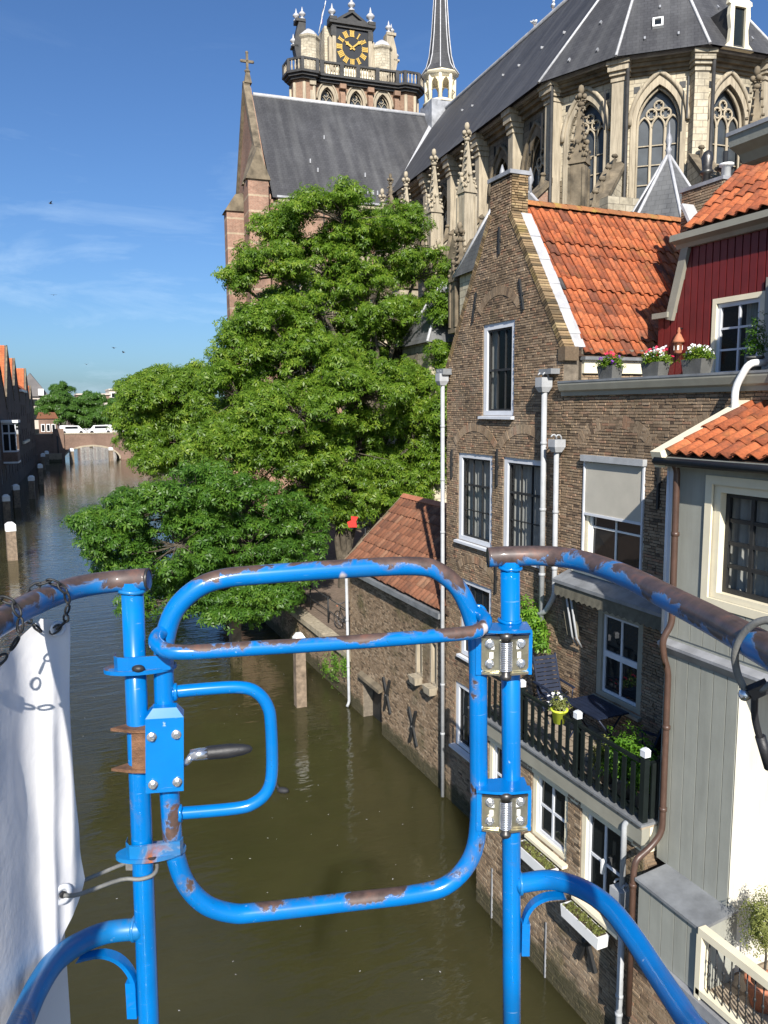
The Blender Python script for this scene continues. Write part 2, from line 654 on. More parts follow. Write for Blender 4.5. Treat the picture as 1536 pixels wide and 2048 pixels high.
M['white'] = plain('white_paint', (0.78, 0.78, 0.76), 0.45, 0, 0.06, 3)
M['offwhite'] = plain('grey_white_paint', (0.60, 0.62, 0.66), 0.45, 0, 0.06, 3)
M['cream'] = plain('cream_paint', (0.74, 0.67, 0.50), 0.5, 0, 0.06, 3)
M['greybeige'] = plain('grey_beige_paint', (0.28, 0.27, 0.22), 0.5, 0, 0.1, 3)

M['greengrey'] = streaked('grey_green_boards', (0.31, 0.315, 0.275), (0.20, 0.20, 0.175), amt=0.45)
M['pipe_grey'] = plain('grey_plastic_pipe', (0.36, 0.37, 0.38), 0.5, 0, 0.14, 5, 0.05)
M['pipe_brown'] = plain('brown_painted_pipe', (0.075, 0.042, 0.03), 0.4, 0, 0.2, 8)
M['lead'] = plain('lead_sheet', (0.30, 0.305, 0.32), 0.55, 0.2, 0.3, 2.5, 0.2)
M['leadwhite'] = plain('pale_lead_flashing', (0.44, 0.44, 0.45), 0.55, 0.1, 0.2, 4, 0.2)
M['zinc'] = plain('weathered_zinc', (0.22, 0.23, 0.24), 0.5, 0.2, 0.3, 3, 0.1)
M['red'] = plain('oxblood_boards', (0.13, 0.012, 0.012), 0.5, 0, 0.2, 3)
M['blueshade'] = plain('blue_garden_furniture', (0.012, 0.019, 0.042), 0.5, 0, 0.2, 6)
M['mortar'] = plain('old_mortar', (0.15, 0.125, 0.095), 0.95, 0, 0.35, 8, 0.5)
M['brick'] = pieces('brown_bricks', [(0.0, (0.10, 0.07, 0.05)), (0.06, (0.20, 0.138, 0.09)), (0.3, (0.275, 0.192, 0.122)), (0.6, (0.315, 0.225, 0.146)), (0.85, (0.355, 0.26, 0.172)), (0.95, (0.335, 0.185, 0.115)), (1.0, (0.41, 0.315, 0.215))], moss=(0.35, 1.1, (0.10, 0.085, 0.03)), bloom=0.25)
M['brick_old'] = pieces('weathered_quay_bricks', [(0.0, (0.10, 0.075, 0.05)), (0.15, (0.20, 0.14, 0.09)), (0.5, (0.27, 0.192, 0.122)), (0.8, (0.315, 0.232, 0.152)), (1.0, (0.37, 0.285, 0.195))], moss=(0.6, 0.9, (0.11, 0.10, 0.04)), bloom=0.22)
M['brick_lichen'] = pieces('lichened_bricks', [(0.0, (0.08, 0.06, 0.035)), (0.4, (0.22, 0.15, 0.08)), (0.8, (0.32, 0.22, 0.12)), (1.0, (0.40, 0.30, 0.16))], moss=(0.55, 2.4, (0.25, 0.19, 0.06)))
M['tile'] = pieces('orange_pantiles', [(0.0, (0.17, 0.07, 0.045)), (0.06, (0.29, 0.085, 0.04)), (0.3, (0.40, 0.112, 0.045)), (0.6, (0.46, 0.13, 0.05)), (0.9, (0.52, 0.16, 0.065)), (1.0, (0.36, 0.12, 0.06))], rough=0.8, dirt=(0.8, 5.0), dirtcol=(0.075, 0.042, 0.03), fine=0.4, moss=(0.3, 2.0, (0.25, 0.17, 0.05)), bscale=35)
M['tile_old'] = pieces('weathered_red_tiles', [(0.0, (0.14, 0.062, 0.038)), (0.3, (0.19, 0.08, 0.045)), (0.6, (0.22, 0.092, 0.05)), (0.9, (0.26, 0.115, 0.065)), (1.0, (0.28, 0.15, 0.09))], rough=0.85, dirt=(0.6, 5), fine=0.35, bscale=35)
M['tile_dark'] = plain('slate_coloured_tile', (0.07, 0.065, 0.065), 0.7, 0, 0.3, 10, 0.3)
M['slate'] = slate('church_slates', (0.052, 0.052, 0.056), 0.3)
M['slate2'] = slate('chapel_slates', (0.10, 0.102, 0.105), 0.7)
M['cstone'] = masonry('pale_church_stone', (0.47, 0.41, 0.30), (0.57, 0.51, 0.39), (0.30, 0.26, 0.20), 0.62, 0.30, 0.02, stain=0.75, sscale=0.3)
M['cshade'] = masonry('shaded_clerestory_stone', (0.17, 0.145, 0.11), (0.23, 0.20, 0.155), (0.12, 0.10, 0.08), 0.62, 0.30, 0.02, stain=0.8, sscale=0.3)  # church stone darkened to paint in the bays' shade, soot stains on top
M['cdress'] = streaked('dressed_sandstone', (0.41, 0.35, 0.255), (0.13, 0.105, 0.075), 0.85, 0.75)
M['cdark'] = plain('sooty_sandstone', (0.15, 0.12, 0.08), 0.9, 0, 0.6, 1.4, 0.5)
M['cbrick'] = masonry('red_church_brick', (0.30, 0.16, 0.11), (0.36, 0.21, 0.145), (0.32, 0.25, 0.19), 0.24, 0.085, 0.012, stain=0.55, sscale=0.2, staincol=(0.07, 0.05, 0.04))
M['cband'] = masonry('brick_with_stone_courses', (0.31, 0.16, 0.11), (0.36, 0.20, 0.14), (0.32, 0.25, 0.19), 0.24, 0.085, 0.012, stain=0.6, bands=(0.55, 0.07, (0.42, 0.33, 0.23)))
M['ctower'] = masonry('tower_brick', (0.26, 0.15, 0.105), (0.32, 0.19, 0.13), (0.30, 0.22, 0.15), 0.24, 0.085, 0.012, stain=0.6, sscale=0.16)
M['cblack'] = plain('black_timber_cornice', (0.030, 0.029, 0.028), 0.6, 0, 0.5, 2.0, 0.2)
M['dial'] = plain('black_clock_dial', (0.012, 0.013, 0.016), 0.45, 0, 0.2, 3)
M['gold'] = plain('gilded_metal', (0.80, 0.50, 0.12), 0.35, 0.75, 0.12, 4)
M['bridgebrick'] = masonry('bridge_brick', (0.20, 0.115, 0.085), (0.25, 0.15, 0.11), (0.24, 0.19, 0.15), 0.25, 0.08, 0.012, stain=0.4, sscale=0.3)
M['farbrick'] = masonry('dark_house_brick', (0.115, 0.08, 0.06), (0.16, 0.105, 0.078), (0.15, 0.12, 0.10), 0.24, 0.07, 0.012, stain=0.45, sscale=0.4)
M['fartile'] = masonry('distant_orange_tiles', (0.52, 0.15, 0.06), (0.60, 0.19, 0.07), (0.32, 0.09, 0.04), 0.25, 0.3, 0.03, offset=0.0, stain=0.4, sscale=0.6)
M['redtilefar'] = masonry('lean_to_roof_tiles', (0.36, 0.10, 0.05), (0.45, 0.14, 0.06), (0.2, 0.06, 0.03), 0.25, 0.3, 0.03, offset=0.0, stain=0.4)
M['wood_pile'] = plain('weathered_pile_wood', (0.20, 0.15, 0.105), 0.85, 0, 0.45, 5, 0.5)
M['bark'] = plain('tree_bark', (0.085, 0.07, 0.05), 0.9, 0, 0.5, 5, 0.8)
M['terracotta'] = plain('terracotta', (0.40, 0.15, 0.08), 0.8, 0, 0.2, 6, 0.2)
M['lime'] = plain('lime_plastic', (0.62, 0.70, 0.06), 0.4, 0, 0.06, 4)
M['planter'] = plain('grey_planter', (0.10, 0.10, 0.095), 0.7, 0, 0.25, 6, 0.2)
M['soil'] = plain('potting_soil', (0.05, 0.03, 0.018), 0.95, 0, 0.5, 30, 0.6)
M['paver'] = masonry('terrace_pavers', (0.33, 0.27, 0.20), (0.40, 0.33, 0.25), (0.2, 0.16, 0.12), 0.3, 0.3, 0.02, offset=0.0, stain=0.2)
M['street'] = masonry('street_clinker', (0.20, 0.15, 0.115), (0.26, 0.19, 0.145), (0.12, 0.10, 0.08), 0.2, 0.1, 0.012, stain=0.35, sscale=0.5)
M['render_wall'] = streaked('white_rendered_wall', (0.66, 0.63, 0.54), (0.42, 0.39, 0.31), 0.8, 0.6)
M['curtain'] = plain('pale_curtain', (0.42, 0.43, 0.40), 0.9, 0, 0.12, 6)
M['screen'] = plain('grey_sunscreen_cloth', (0.46, 0.43, 0.36), 0.85, 0, 0.06, 3)
M['awning'] = plain('folded_awning_cloth', (0.12, 0.11, 0.08), 0.9, 0, 0.3, 7)
M['signred'] = plain('red_enamel', (0.55, 0.03, 0.02), 0.4, 0, 0.1, 3)
M['van'] = plain('white_vehicle_paint', (0.76, 0.77, 0.78), 0.3, 0, 0.04, 2)
M['petal_red'] = plain('red_petals', (0.60, 0.02, 0.07), 0.7, 0, 0.3, 40)
M['petal_white'] = plain('white_petals', (0.82, 0.80, 0.82), 0.7, 0, 0.1, 40)
M['petal_purple'] = plain('purple_petals', (0.17, 0.04, 0.30), 0.7, 0, 0.3, 40)
M['tarp'] = plain('white_tarpaulin', (0.74, 0.74, 0.755), 0.5, 0, 0.05, 2.2, 0.05)
M['gull'] = plain('gull_feathers', (0.75, 0.75, 0.75), 0.8, 0, 0.1, 5)
M['gull_dark'] = plain('dark_feathers', (0.07, 0.07, 0.075), 0.8, 0, 0.2, 5)
M['coot'] = plain('sooty_feathers', (0.02, 0.02, 0.022), 0.7, 0, 0.2, 8)
M['farstone'] = plain('pale_concrete', (0.50, 0.44, 0.38), 0.8, 0, 0.12, 0.3)
M['farroof'] = plain('grey_roof', (0.13, 0.12, 0.115), 0.8, 0, 0.2, 0.4)


def glassmat(name, tint, mixf):
    m, nt, n, l, b = nodemat(name)
    b.inputs['Base Color'].default_value = (*tint, 1)
    b.inputs['Roughness'].default_value = 0.03
    b.inputs['IOR'].default_value = 1.5
    t = noise(n, l, 1.3, 2, 0.5)
    bump(n, l, b, t.outputs['Fac'], 0.05, 0.05)
    if mixf:
        tr = n.new('ShaderNodeBsdfTransparent')
        mx = n.new('ShaderNodeMixShader')
        mx.inputs['Fac'].default_value = mixf
        l.new(b.outputs['BSDF'], mx.inputs[1])
        l.new(tr.outputs['BSDF'], mx.inputs[2])
        l.new(mx.outputs['Shader'], n['Material Output'].inputs['Surface'])
    return m


M['glass'] = glassmat('dark_window_glass', (0.012, 0.015, 0.017), 0)
M['glass_clear'] = glassmat('clear_window_glass', (0.01, 0.012, 0.014), 0.72)
M['church_glass'] = plain('leaded_church_glass', (0.045, 0.052, 0.058), 0.35, 0, 0.35, 1.5)


def leafmat(name, dark, mid, lite, trans=0.3, rough=0.42):
    m, nt, n, l, b = nodemat(name)
    r = ramp(n, [(0.0, dark), (0.55, mid), (1.0, lite)])
    t = noise(n, l, 0.9, 5, 0.65)
    mt = n.new('ShaderNodeMath'); mt.operation = 'MULTIPLY_ADD'
    g = n.new('ShaderNodeNewGeometry')
    l.new(g.outputs['Random Per Island'], mt.inputs[0]); mt.inputs[1].default_value = 0.55
    sc = n.new('ShaderNodeMath'); sc.operation = 'MULTIPLY_ADD'
    l.new(t.outputs['Fac'], sc.inputs[0]); sc.inputs[1].default_value = 1.5; sc.inputs[2].default_value = -0.5
    l.new(sc.outputs[0], mt.inputs[2])
    l.new(mt.outputs[0], r.inputs['Fac'])
    l.new(r.outputs['Color'], b.inputs['Base Color'])
    b.inputs['Roughness'].default_value = rough
    b.inputs['Specular IOR Level'].default_value = 0.35
    tr = n.new('ShaderNodeBsdfTranslucent')
    l.new(mixc(n, l, 1.0, r.outputs['Color'], (1.25, 1.5, 0.5), 'MULTIPLY'), tr.inputs['Color'])
    mx = n.new('ShaderNodeMixShader')
    mx.inputs['Fac'].default_value = trans
    l.new(b.outputs['BSDF'], mx.inputs[1])
    l.new(tr.outputs['BSDF'], mx.inputs[2])
    l.new(mx.outputs['Shader'], n['Material Output'].inputs['Surface'])
    return m


M['leaf'] = leafmat('chestnut_leaves', (0.050, 0.105, 0.012), (0.125, 0.220, 0.021), (0.270, 0.350, 0.044), 0.44)
M['leaf_deep'] = leafmat('deep_green_leaves', (0.032, 0.085, 0.012), (0.072, 0.165, 0.019), (0.155, 0.260, 0.034), 0.40)
M['leaf_far'] = leafmat('far_leaves', (0.03, 0.075, 0.012), (0.06, 0.135, 0.02), (0.10, 0.19, 0.03), 0.25)
M['leaf_olive'] = leafmat('olive_leaves', (0.10, 0.12, 0.03), (0.20, 0.22, 0.06), (0.30, 0.30, 0.10), 0.25)
M['leaf_bright'] = leafmat('fresh_leaves', (0.06, 0.16, 0.015), (0.12, 0.26, 0.025), (0.22, 0.36, 0.04), 0.35)
# ------------------------------------------------------------------ ground and water
def water_mat():
    m, nt, n, l, b = nodemat('canal_water')
    b.inputs['Base Color'].default_value = (0.034, 0.029, 0.011, 1)
    b.inputs['Roughness'].default_value = 0.045
    b.inputs['IOR'].default_value = 1.333
    b.subsurface_method = 'BURLEY'
    b.inputs['Subsurface Weight'].default_value = 1.0
    b.inputs['Subsurface Radius'].default_value = (1.0, 0.9, 0.6)
    b.inputs['Subsurface Scale'].default_value = 2.5
    a = noise(n, l, 1.0, 3, 0.5, 'Object', stretch=(0.75, 2.3, 1), dist=0.4)
    c = noise(n, l, 1.0, 2, 0.5, 'Object', stretch=(3.0, 6.5, 1), dist=0.3)
    big = noise(n, l, 0.05, 3, 0.5, 'Object')
    rb = ramp(n, [(0.35, 0.35), (0.65, 1.0)])
    l.new(big.outputs['Fac'], rb.inputs['Fac'])
    ad = n.new('ShaderNodeMath'); ad.operation = 'MULTIPLY_ADD'
    l.new(c.outputs['Fac'], ad.inputs[0]); ad.inputs[1].default_value = 0.3
    l.new(a.outputs['Fac'], ad.inputs[2])
    mu = n.new('ShaderNodeMath'); mu.operation = 'MULTIPLY'
    l.new(ad.outputs[0], mu.inputs[0]); l.new(rb.outputs['Color'], mu.inputs[1])
    bump(n, l, b, mu.outputs[0], 0.5, 0.06)
    # silt clouds in the shallow brown water
    s = noise(n, l, 0.22, 5, 0.6, 'Object')
    r = ramp(n, [(0.3, (0.036, 0.034, 0.013)), (0.7, (0.052, 0.047, 0.019))])
    l.new(s.outputs['Fac'], r.inputs['Fac'])
    l.new(r.outputs['Color'], b.inputs['Base Color'])
    return m


M['water'] = water_mat()
structure(MB().poly((-70, -60, 0), (40, -60, 0), (40, 600, 0), (-70, 600, 0)).build('water', M['water']))
g = MB()
g.poly((-3000, -3000, -2), (3000, -3000, -2), (3000, 3000, -2), (-3000, 3000, -2))
structure(g.build('ground', M['street']))
# church side of the canal: street level behind the quay wall
g = MB()
g.prism(WORLD, [(9.6, -40), (300, -40), (300, 420), (26, 420), (24.5, 176), (20.5, 166), (14.4, 110), (9.7, 60), (9.6, 24.2)], -2, 1.7)
structure(g.build('street', M['street']))
g = MB()
g.prism(WORLD, [(-7.4, 40), (-4.1, 100), (-0.4, 168), (-1.0, 420), (-300, 420), (-300, 40)], -2, 1.6)
structure(g.build('far_bank', M['street']))
g = MB()
g.prism(WORLD, [(-1.5, 300), (27, 300), (300, 420), (300, 1800), (-300, 1800), (-300, 420)], -2, 2.2)
structure(g.build('harbour_bank', M['street']))

# ------------------------------------------------------------------ brickwork and openings
CAMP = V((0, 0, 10.0))


def in_view(p, mg=0):
    d = V(p) - CAMP
    z = d.dot(_f)
    if z < 0.2:
        return False
    x, y = 768 + 1580 * d.dot(_r) / z, 1024 - 1580 * d.dot(_u) / z
    return -mg < x < 1536 + mg and -mg < y < 2048 + mg


def spans(loops, b):
    xs = []
    for l in loops:
        for i in range(len(l)):
            (a0, b0), (a1, b1) = l[i], l[(i + 1) % len(l)]
            if (b0 <= b < b1) or (b1 <= b < b0):
                xs.append(a0 + (a1 - a0) * (b - b0) / (b1 - b0))
    xs.sort()
    return [(xs[i], xs[i + 1]) for i in range(0, len(xs) - 1, 2)]


_unit = MB().box(WORLD, -0.5, 0.5, -0.5, 0.5, 0, 1).mesh('brick')
_unit_by = {}


def unit_mesh(mat):
    if mat.name not in _unit_by:
        me = _unit.copy()
        me.materials.append(mat)
        _unit_by[mat.name] = me
    return _unit_by[mat.name]


def bricks(parent, F, outer, holes, mat, seed=1, L=0.18, course=0.051, joint=0.010, c0=0.0, proud=0.016, single=300, hide=None):
    q = rnd(seed)
    lo, hi = min(b for a, b in outer), max(b for a, b in outer)
    out = []
    row = 0
    b = lo
    while b + course * 0.6 < hi:
        bc = b + course / 2
        for a0, a1 in spans([outer] + list(holes), bc):
            a = a0 - (L / 2 if row % 2 else 0) - q.random() * 0.05
            while a < a1:
                w = L if q.random() < 0.62 else L * 0.52
                s, e = max(a, a0) + joint / 2, min(a + w, a1) - joint / 2
                if e - s > 0.03:
                    out.append((s, e, b + joint / 2 + q.uniform(-0.0035, 0.0035), b + course - joint / 2 + q.uniform(-0.0035, 0.0035), proud + q.uniform(-0.008, 0.006)))
                a += w
        b += course
        row += 1
    def key(t):
        p = F((t[0] + t[1]) / 2, (t[2] + t[3]) / 2, c0)
        return ((p - CAMP).length + (0 if in_view(p) else 1000) + (500 if hide and hide(t) else 0)) / (t[1] - t[0]) ** 0.5
    out.sort(key=key)
    um = unit_mesh(mat)
    for t in out[:single]:
        c = F((t[0] + t[1]) / 2, (t[2] + t[3]) / 2, c0 - 0.01)
        rot = Matrix((F.u, F.v, F.n)).transposed().to_4x4()
        inst('brick', um, parent, Matrix.Translation(c) @ rot @ Matrix.Diagonal((t[1] - t[0], t[3] - t[2], t[4] + 0.01, 1)))
    m = MB()
    for s, e, b0, b1, pr in out[single:]:
        k = 0.0025
        c1 = c0 + pr
        p = [F(s, b0, c0), F(e, b0, c0), F(e, b1, c0), F(s, b1, c0), F(s + k, b0 + k, c1), F(e - k, b0 + k, c1), F(e - k, b1 - k, c1), F(s + k, b1 - k, c1)]
        m.add(p, [(4, 5, 6, 7), (0, 1, 5, 4), (1, 2, 6, 5), (2, 3, 7, 6), (3, 0, 4, 7)])
    if m.v:
        m.build('brickwork', mat, parent, kind='stuff')


def rect(a0, a1, b0, b1):
    return [(a0, b0), (a1, b0), (a1, b1), (a0, b1)]


def seg_arch(a0, a1, b0, b1, rise, n=8):
    """opening with a low arched head"""
    pts = [(a0, b0), (a1, b0)]
    for i in range(n + 1):
        t = i / n
        a = a1 + (a0 - a1) * t
        pts.append((a, b1 + rise * (1 - (2 * t - 1) ** 2)))
    return pts


def pointed(a0, a1, b0, b1, k=1.0, n=8):
    """gothic arch; b1 is the spring line"""
    w = a1 - a0
    r = w * k
    pts = [(a0, b0), (a1, b0)]
    ca = a1 - r
    top = math.sqrt(max(r * r - (w / 2 - (w - r)) ** 2, 1e-6)) if k != 1 else w * math.sqrt(3) / 2
    am = (a0 + a1) / 2
    ang = math.acos((am - ca) / r)
    right = [(ca + r * math.cos(ang * i / n), b1 + r * math.sin(ang * i / n)) for i in range(n + 1)]
    left = [(2 * am - a, b) for a, b in right[:-1]][::-1]
    return pts + right + left


def arch_ring(parent, F, am, b, half, rise, h, mat, c0, seed=0, name='brick_arch', n=19):
    """voussoirs of a relieving arch over a window"""
    q = rnd(seed)
    rad = (half * half + rise * rise) / (2 * rise)
    cb = b + rise - rad
    t0 = math.asin(half / rad)
    m = MB()
    for i in range(n):
        s, e = -t0 + 2 * t0 * i / n + 0.004, -t0 + 2 * t0 * (i + 1) / n - 0.004
        pr = c0 + 0.012 + q.random() * 0.008
        h2 = h * q.uniform(0.93, 1.05)
        p = [(am + r * math.sin(t), cb + r * math.cos(t)) for t, r in ((s, rad), (e, rad), (e, rad + h2), (s, rad + h2))]
        m.prism(F, p, c0 - 0.02, pr)
    return m.build(name, mat, parent)


def window(parent, F, a0, a1, b0, b1, cols, rows, fm, sm, fw=0.1, sw=0.045, bar=0.022, c=-0.03, sill=0.0, sillm=None, glass='glass', meet=None, curtain=None, deep=0.10, name='window', label=None):
    w = MB().panel(F, rect(a0, a1, b0, b1), [rect(a0 + fw, a1 - fw, b0 + fw * 0.8, b1 - fw)], c, deep, deep + 0.05).build(name, fm, parent, label=label)
    i0, i1, j0, j1 = a0 + fw, a1 - fw, b0 + fw * 0.8, b1 - fw
    cs = c - deep * 0.75
    MB().panel(F, rect(i0, i1, j0, j1), [rect(i0 + sw, i1 - sw, j0 + sw, j1 - sw)], cs + 0.03, 0.05, 0.05).build('sash', sm, w)
    i0, i1, j0, j1 = i0 + sw, i1 - sw, j0 + sw, j1 - sw
    for k in range(1, cols):
        a = i0 + (i1 - i0) * k / cols
        MB().box(F, a - bar / 2, a + bar / 2, j0, j1, cs - 0.02, cs + 0.022).build('glazing_bar', sm, w)
    for k in range(1, rows):
        b = j0 + (j1 - j0) * k / rows
        t = bar * 2.4 if meet == k else bar
        MB().box(F, i0, i1, b - t / 2, b + t / 2, cs - 0.022, cs + (0.034 if meet == k else 0.019)).build('glazing_bar', sm, w)
    q = rnd(int(a0 * 1000) + int(b0 * 77))
    for k in range(cols):
        for r in range(rows):
            p0, p1 = i0 + (i1 - i0) * k / cols, i0 + (i1 - i0) * (k + 1) / cols
            q0, q1 = j0 + (j1 - j0) * r / rows, j0 + (j1 - j0) * (r + 1) / rows
            e1, e2 = q.uniform(-0.004, 0.004), q.uniform(-0.004, 0.004)
            MB().poly(F(p0, q0, cs - e1), F(p1, q0, cs + e1), F(p1, q1, cs + e2), F(p0, q1, cs - e2)).build('pane', M[glass], w)
    if curtain:
        m = MB()
        nn = 46
        for (s, e) in curtain:
            pts = []
            for k in range(nn + 1):
                t = s + (e - s) * k / nn
                a = a0 + 0.02 + (a1 - a0 - 0.04) * t
                d = cs - 0.14 + 0.03 * math.sin(k * 1.35 + s * 9) + 0.012 * math.sin(k * 2.9)
                pts += [F(a, j0 - 0.05, d), F(a, j1 + 0.05, d)]
            m.add(pts, [(2 * k, 2 * k + 2, 2 * k + 3, 2 * k + 1) for k in range(nn)], True)
        m.build('curtain', M['curtain'], w)
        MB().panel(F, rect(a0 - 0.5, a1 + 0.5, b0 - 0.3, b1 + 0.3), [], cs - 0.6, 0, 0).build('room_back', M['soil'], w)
    if sill:
        MB().prism(Fr(F(a0 - 0.05, b0, 0), F.n, F.v, F.u), [(-0.1, 0.0), (sill, -0.02), (sill, -0.075), (-0.1, -0.075)], 0, a1 - a0 + 0.1).build('sill', sillm or fm, w)
    return w


def anchor_bar(parent, F, a, b0, b1, mat, lean=0.0):
    m = MB()
    m.box(Fr(F(a, b0, 0), F.u, F.v + F.u * lean, F.n), -0.022, 0.022, 0, b1 - b0, 0.0, 0.055)
    m.box(Fr(F(a, b0, 0), F.u, F.v + F.u * lean, F.n), -0.05, 0.05, (b1 - b0) * 0.45, (b1 - b0) * 0.55, 0.0, 0.04)
    return m.build('wall_anchor', mat, parent)


def cross_anchor(parent, F, a, b, size, mat):
    m = MB()
    for ang in (62, 112):
        t = R(ang)
        u2, v2 = F.u * math.sin(t) - F.v * math.cos(t), F.u * math.cos(t) + F.v * math.sin(t)
        G = Fr(F(a, b, 0), u2, v2, F.n)
        m.box(G, -0.035, 0.035, -size, size, 0.03 if ang > 90 else 0.035, 0.10 if ang > 90 else 0.095)
    m.lathe(F(a, b, 0), [(0.05, 0), (0.05, 0.13), (0.03, 0.15)], 8, F.n)
    return m.build('wall_anchor', mat, parent)


def downpipe(parent, pts, r, mat, name='downpipe', rings=()):
    m = MB().tube(fillet(pts, 0.12, 4), r, 10)
    o = m.build(name, mat, parent)
    for p, ax in rings:
        MB().lathe(V(p) - V(ax) * 0.03, [(r * 1.0, 0), (r * 1.22, 0.005), (r * 1.22, 0.055), (r * 1.0, 0.06)], 10, ax).build('pipe_collar', mat, o)
    return o


def hopper(parent, F, a, b, c, mat, w=0.2, h=0.26):
    m = MB()
    m.taper(Fr(F(a, b, c), F.u, F.n, F.v), -w / 2, w / 2, -w * 0.55, w * 0.55, 0.10, h, 1.0)
    m.taper(Fr(F(a, b + 0.10, c), F.u, F.n, -F.v), -w / 2, w / 2, -w * 0.55, w * 0.55, 0.0, 0.10, 0.6)
    for s in (-1, 1):
        m.tube([F(a + s * w * 0.35, b + h, c - 0.05)] + [F(a + s * w * 0.35 , b + h + 0.09 * math.sin(t), c - 0.05 + 0.07 * (1 - math.cos(t))) for t in (0.6, 1.2, 1.9, 2.6)], 0.016, 6)
    return m.build('rain_hopper', mat, parent)


# pantile: s-shaped section, laid up the slope
def pantile_mesh(name, W, Lg, mat, amp=0.032):
    m = MB()
    n = 9
    th = 0.014
    prof = []
    for i in range(n + 1):
        t = i / n
        prof.append((t * W * 1.12, amp * math.sin(t * 2 * PI * 0.93 + 0.3) + 0.02))
    pts = []
    for y, dz in ((0.0, 0.016), (Lg * 1.12, -0.006)):
        for z in (0, -th):
            for a, h in prof:
                pts.append((a, y, h + dz + z))
    k = n + 1
    fs = []
    for i in range(n):
        fs.append((i, i + 1, 2 * k + i + 1, 2 * k + i))
    b = len(m.v)
    m.add(pts, fs, True)
    m.f += [(b + k + i + 1, b + k + i, b + i, b + i + 1) for i in range(n)]
    m.sm += [False] * n
    m.f += [(b + 0, b + k, b + 3 * k, b + 2 * k), (b + n, b + 2 * k + n, b + 3 * k + n, b + k + n)]
    m.sm += [False] * 2
    me = m.mesh(name)
    me.materials.append(mat)
    return me


def lay_tiles(parent, F, width, length, cw, rh, me, seed, dark=0.03, me_dark=None, keep=None, name='roof_tile'):
    q = rnd(seed)
    nr, nc = int(round(length / rh)), int(round(width / cw))
    rot = Matrix((F.u, F.v, F.n)).transposed().to_4x4()
    cnt = 0
    for r in range(nr):
        sag = 0.012 * math.sin(r * 1.7 + seed)
        for c in range(nc):
            a, b = c * cw, r * rh
            if keep and not keep(a + cw / 2, b + rh / 2):
                continue
            p = F(a + q.uniform(-0.006, 0.006), b + q.uniform(-0.012, 0.012), 0.02 + sag + q.uniform(-0.004, 0.006))
            mesh = me_dark if (me_dark and q.random() < dark) else me
            tl = Matrix.Rotation(q.uniform(-0.018, 0.018), 4, 'Z') @ Matrix.Rotation(q.uniform(-0.012, 0.02), 4, 'X')
            inst(name, mesh, parent, Matrix.Translation(p) @ rot @ tl)
            cnt += 1
    return cnt


# leaves: fans of narrow leaflets as one mesh
def leaf_cloud(pos, nrm, size, seed, leaflets=5, droop=0.35, width=0.36):
    rg = np.random.default_rng(seed)
    N = len(pos)
    nrm = nrm / np.maximum(np.linalg.norm(nrm, axis=1, keepdims=True), 1e-6)
    t = rg.normal(size=(N, 3))
    t -= nrm * (t * nrm).sum(1, keepdims=True)
    t /= np.linalg.norm(t, axis=1, keepdims=True)
    w = np.cross(nrm, t)
    vs = []
    for k in range(leaflets):
        a = (k - (leaflets - 1) / 2) * (2.0 * PI / (leaflets + 1.2))
        d = t * math.cos(a) + w * math.sin(a)
        e = -t * math.sin(a) + w * math.cos(a)
        L = size * (1.0 - 0.09 * abs(k - (leaflets - 1) / 2)) * rg.uniform(0.85, 1.15, N)
        L = L[:, None]
        p0 = pos + d * L * 0.06
        mid = pos + d * L * 0.55 + nrm * L * 0.03
        tip = pos + d * L - nrm * L * droop
        hw = L * width * 0.5
        vs.append(np.stack([p0, mid + e * hw, tip, mid - e * hw], 1))
    P = np.concatenate(vs, 0).reshape(-1, 3)
    return P


def quads_mesh(name, P):
    me = bpy.data.meshes.new(name)
    nv = len(P)
    nf = nv // 4
    me.vertices.add(nv)
    me.vertices.foreach_set('co', P.astype(np.float32).ravel())
    me.loops.add(nv)
    me.loops.foreach_set('vertex_index', np.arange(nv, dtype=np.int32))
    me.polygons.add(nf)
    me.polygons.foreach_set('loop_start', np.arange(0, nv, 4, dtype=np.int32))
    me.update(calc_edges=True)
    me.validate()
    return me


def quads_obj(name, P, mat, parent=None, kind=None):
    me = quads_mesh(name, P)
    me.materials.append(mat)
    o = bpy.data.objects.new(name, me)
    COL.objects.link(o)
    o.parent = parent
    if kind:
        o['kind'] = kind
    return o
# ------------------------------------------------------------------ gabled brick house
XF = 9.15
FH = Fr((XF, 0, 0), (0, 1, 0), (0, 0, 1), (-1, 0, 0))          # canal front: a = Y, b = height, c = out over the water
house = thing('gabled_house', 'narrow brown brick house with steep pointed gable and orange pantile roof', 'house', loc=(XF, 14.8, 0))
house.location = (0, 0, 0)
YL, YR, YM = 17.15, 12.5, 14.82
gout = [(YR, -0.6), (YL, -0.6), (YL, 10.95), (15.22, 14.05), (15.22, 14.72), (14.4, 14.72), (14.4, 13.95), (YR, 11.12)]
gw = [(14.2, 15.46, 9.82, 11.8), (15.02, 16.56, 6.86, 8.96), (13.02, 14.56, 6.86, 8.96), (15.0, 16.4, 4.05, 5.95), (15.35, 16.65, 1.65, 3.3)]
gh = [rect(*w) for w in gw]
MB().panel(FH, gout, gh, 0.0, 0.22, 0.34).build('wall', M['mortar'], house)
bricks(house, FH, gout, gh, M['brick'], 11, hide=lambda t: t[0] < 13.0 and t[3] < 4.2)
dark = M['dkgreen']
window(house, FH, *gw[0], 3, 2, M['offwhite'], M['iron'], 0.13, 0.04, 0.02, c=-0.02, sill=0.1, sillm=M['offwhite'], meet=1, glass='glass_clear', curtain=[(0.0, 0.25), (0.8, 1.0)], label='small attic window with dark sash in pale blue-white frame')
window(house, FH, *gw[1], 3, 3, M['offwhite'], M['iron'], 0.13, 0.04, 0.02, c=-0.02, sill=0.1, sillm=M['offwhite'], meet=2, glass='glass_clear', curtain=[(0.0, 1.0)])
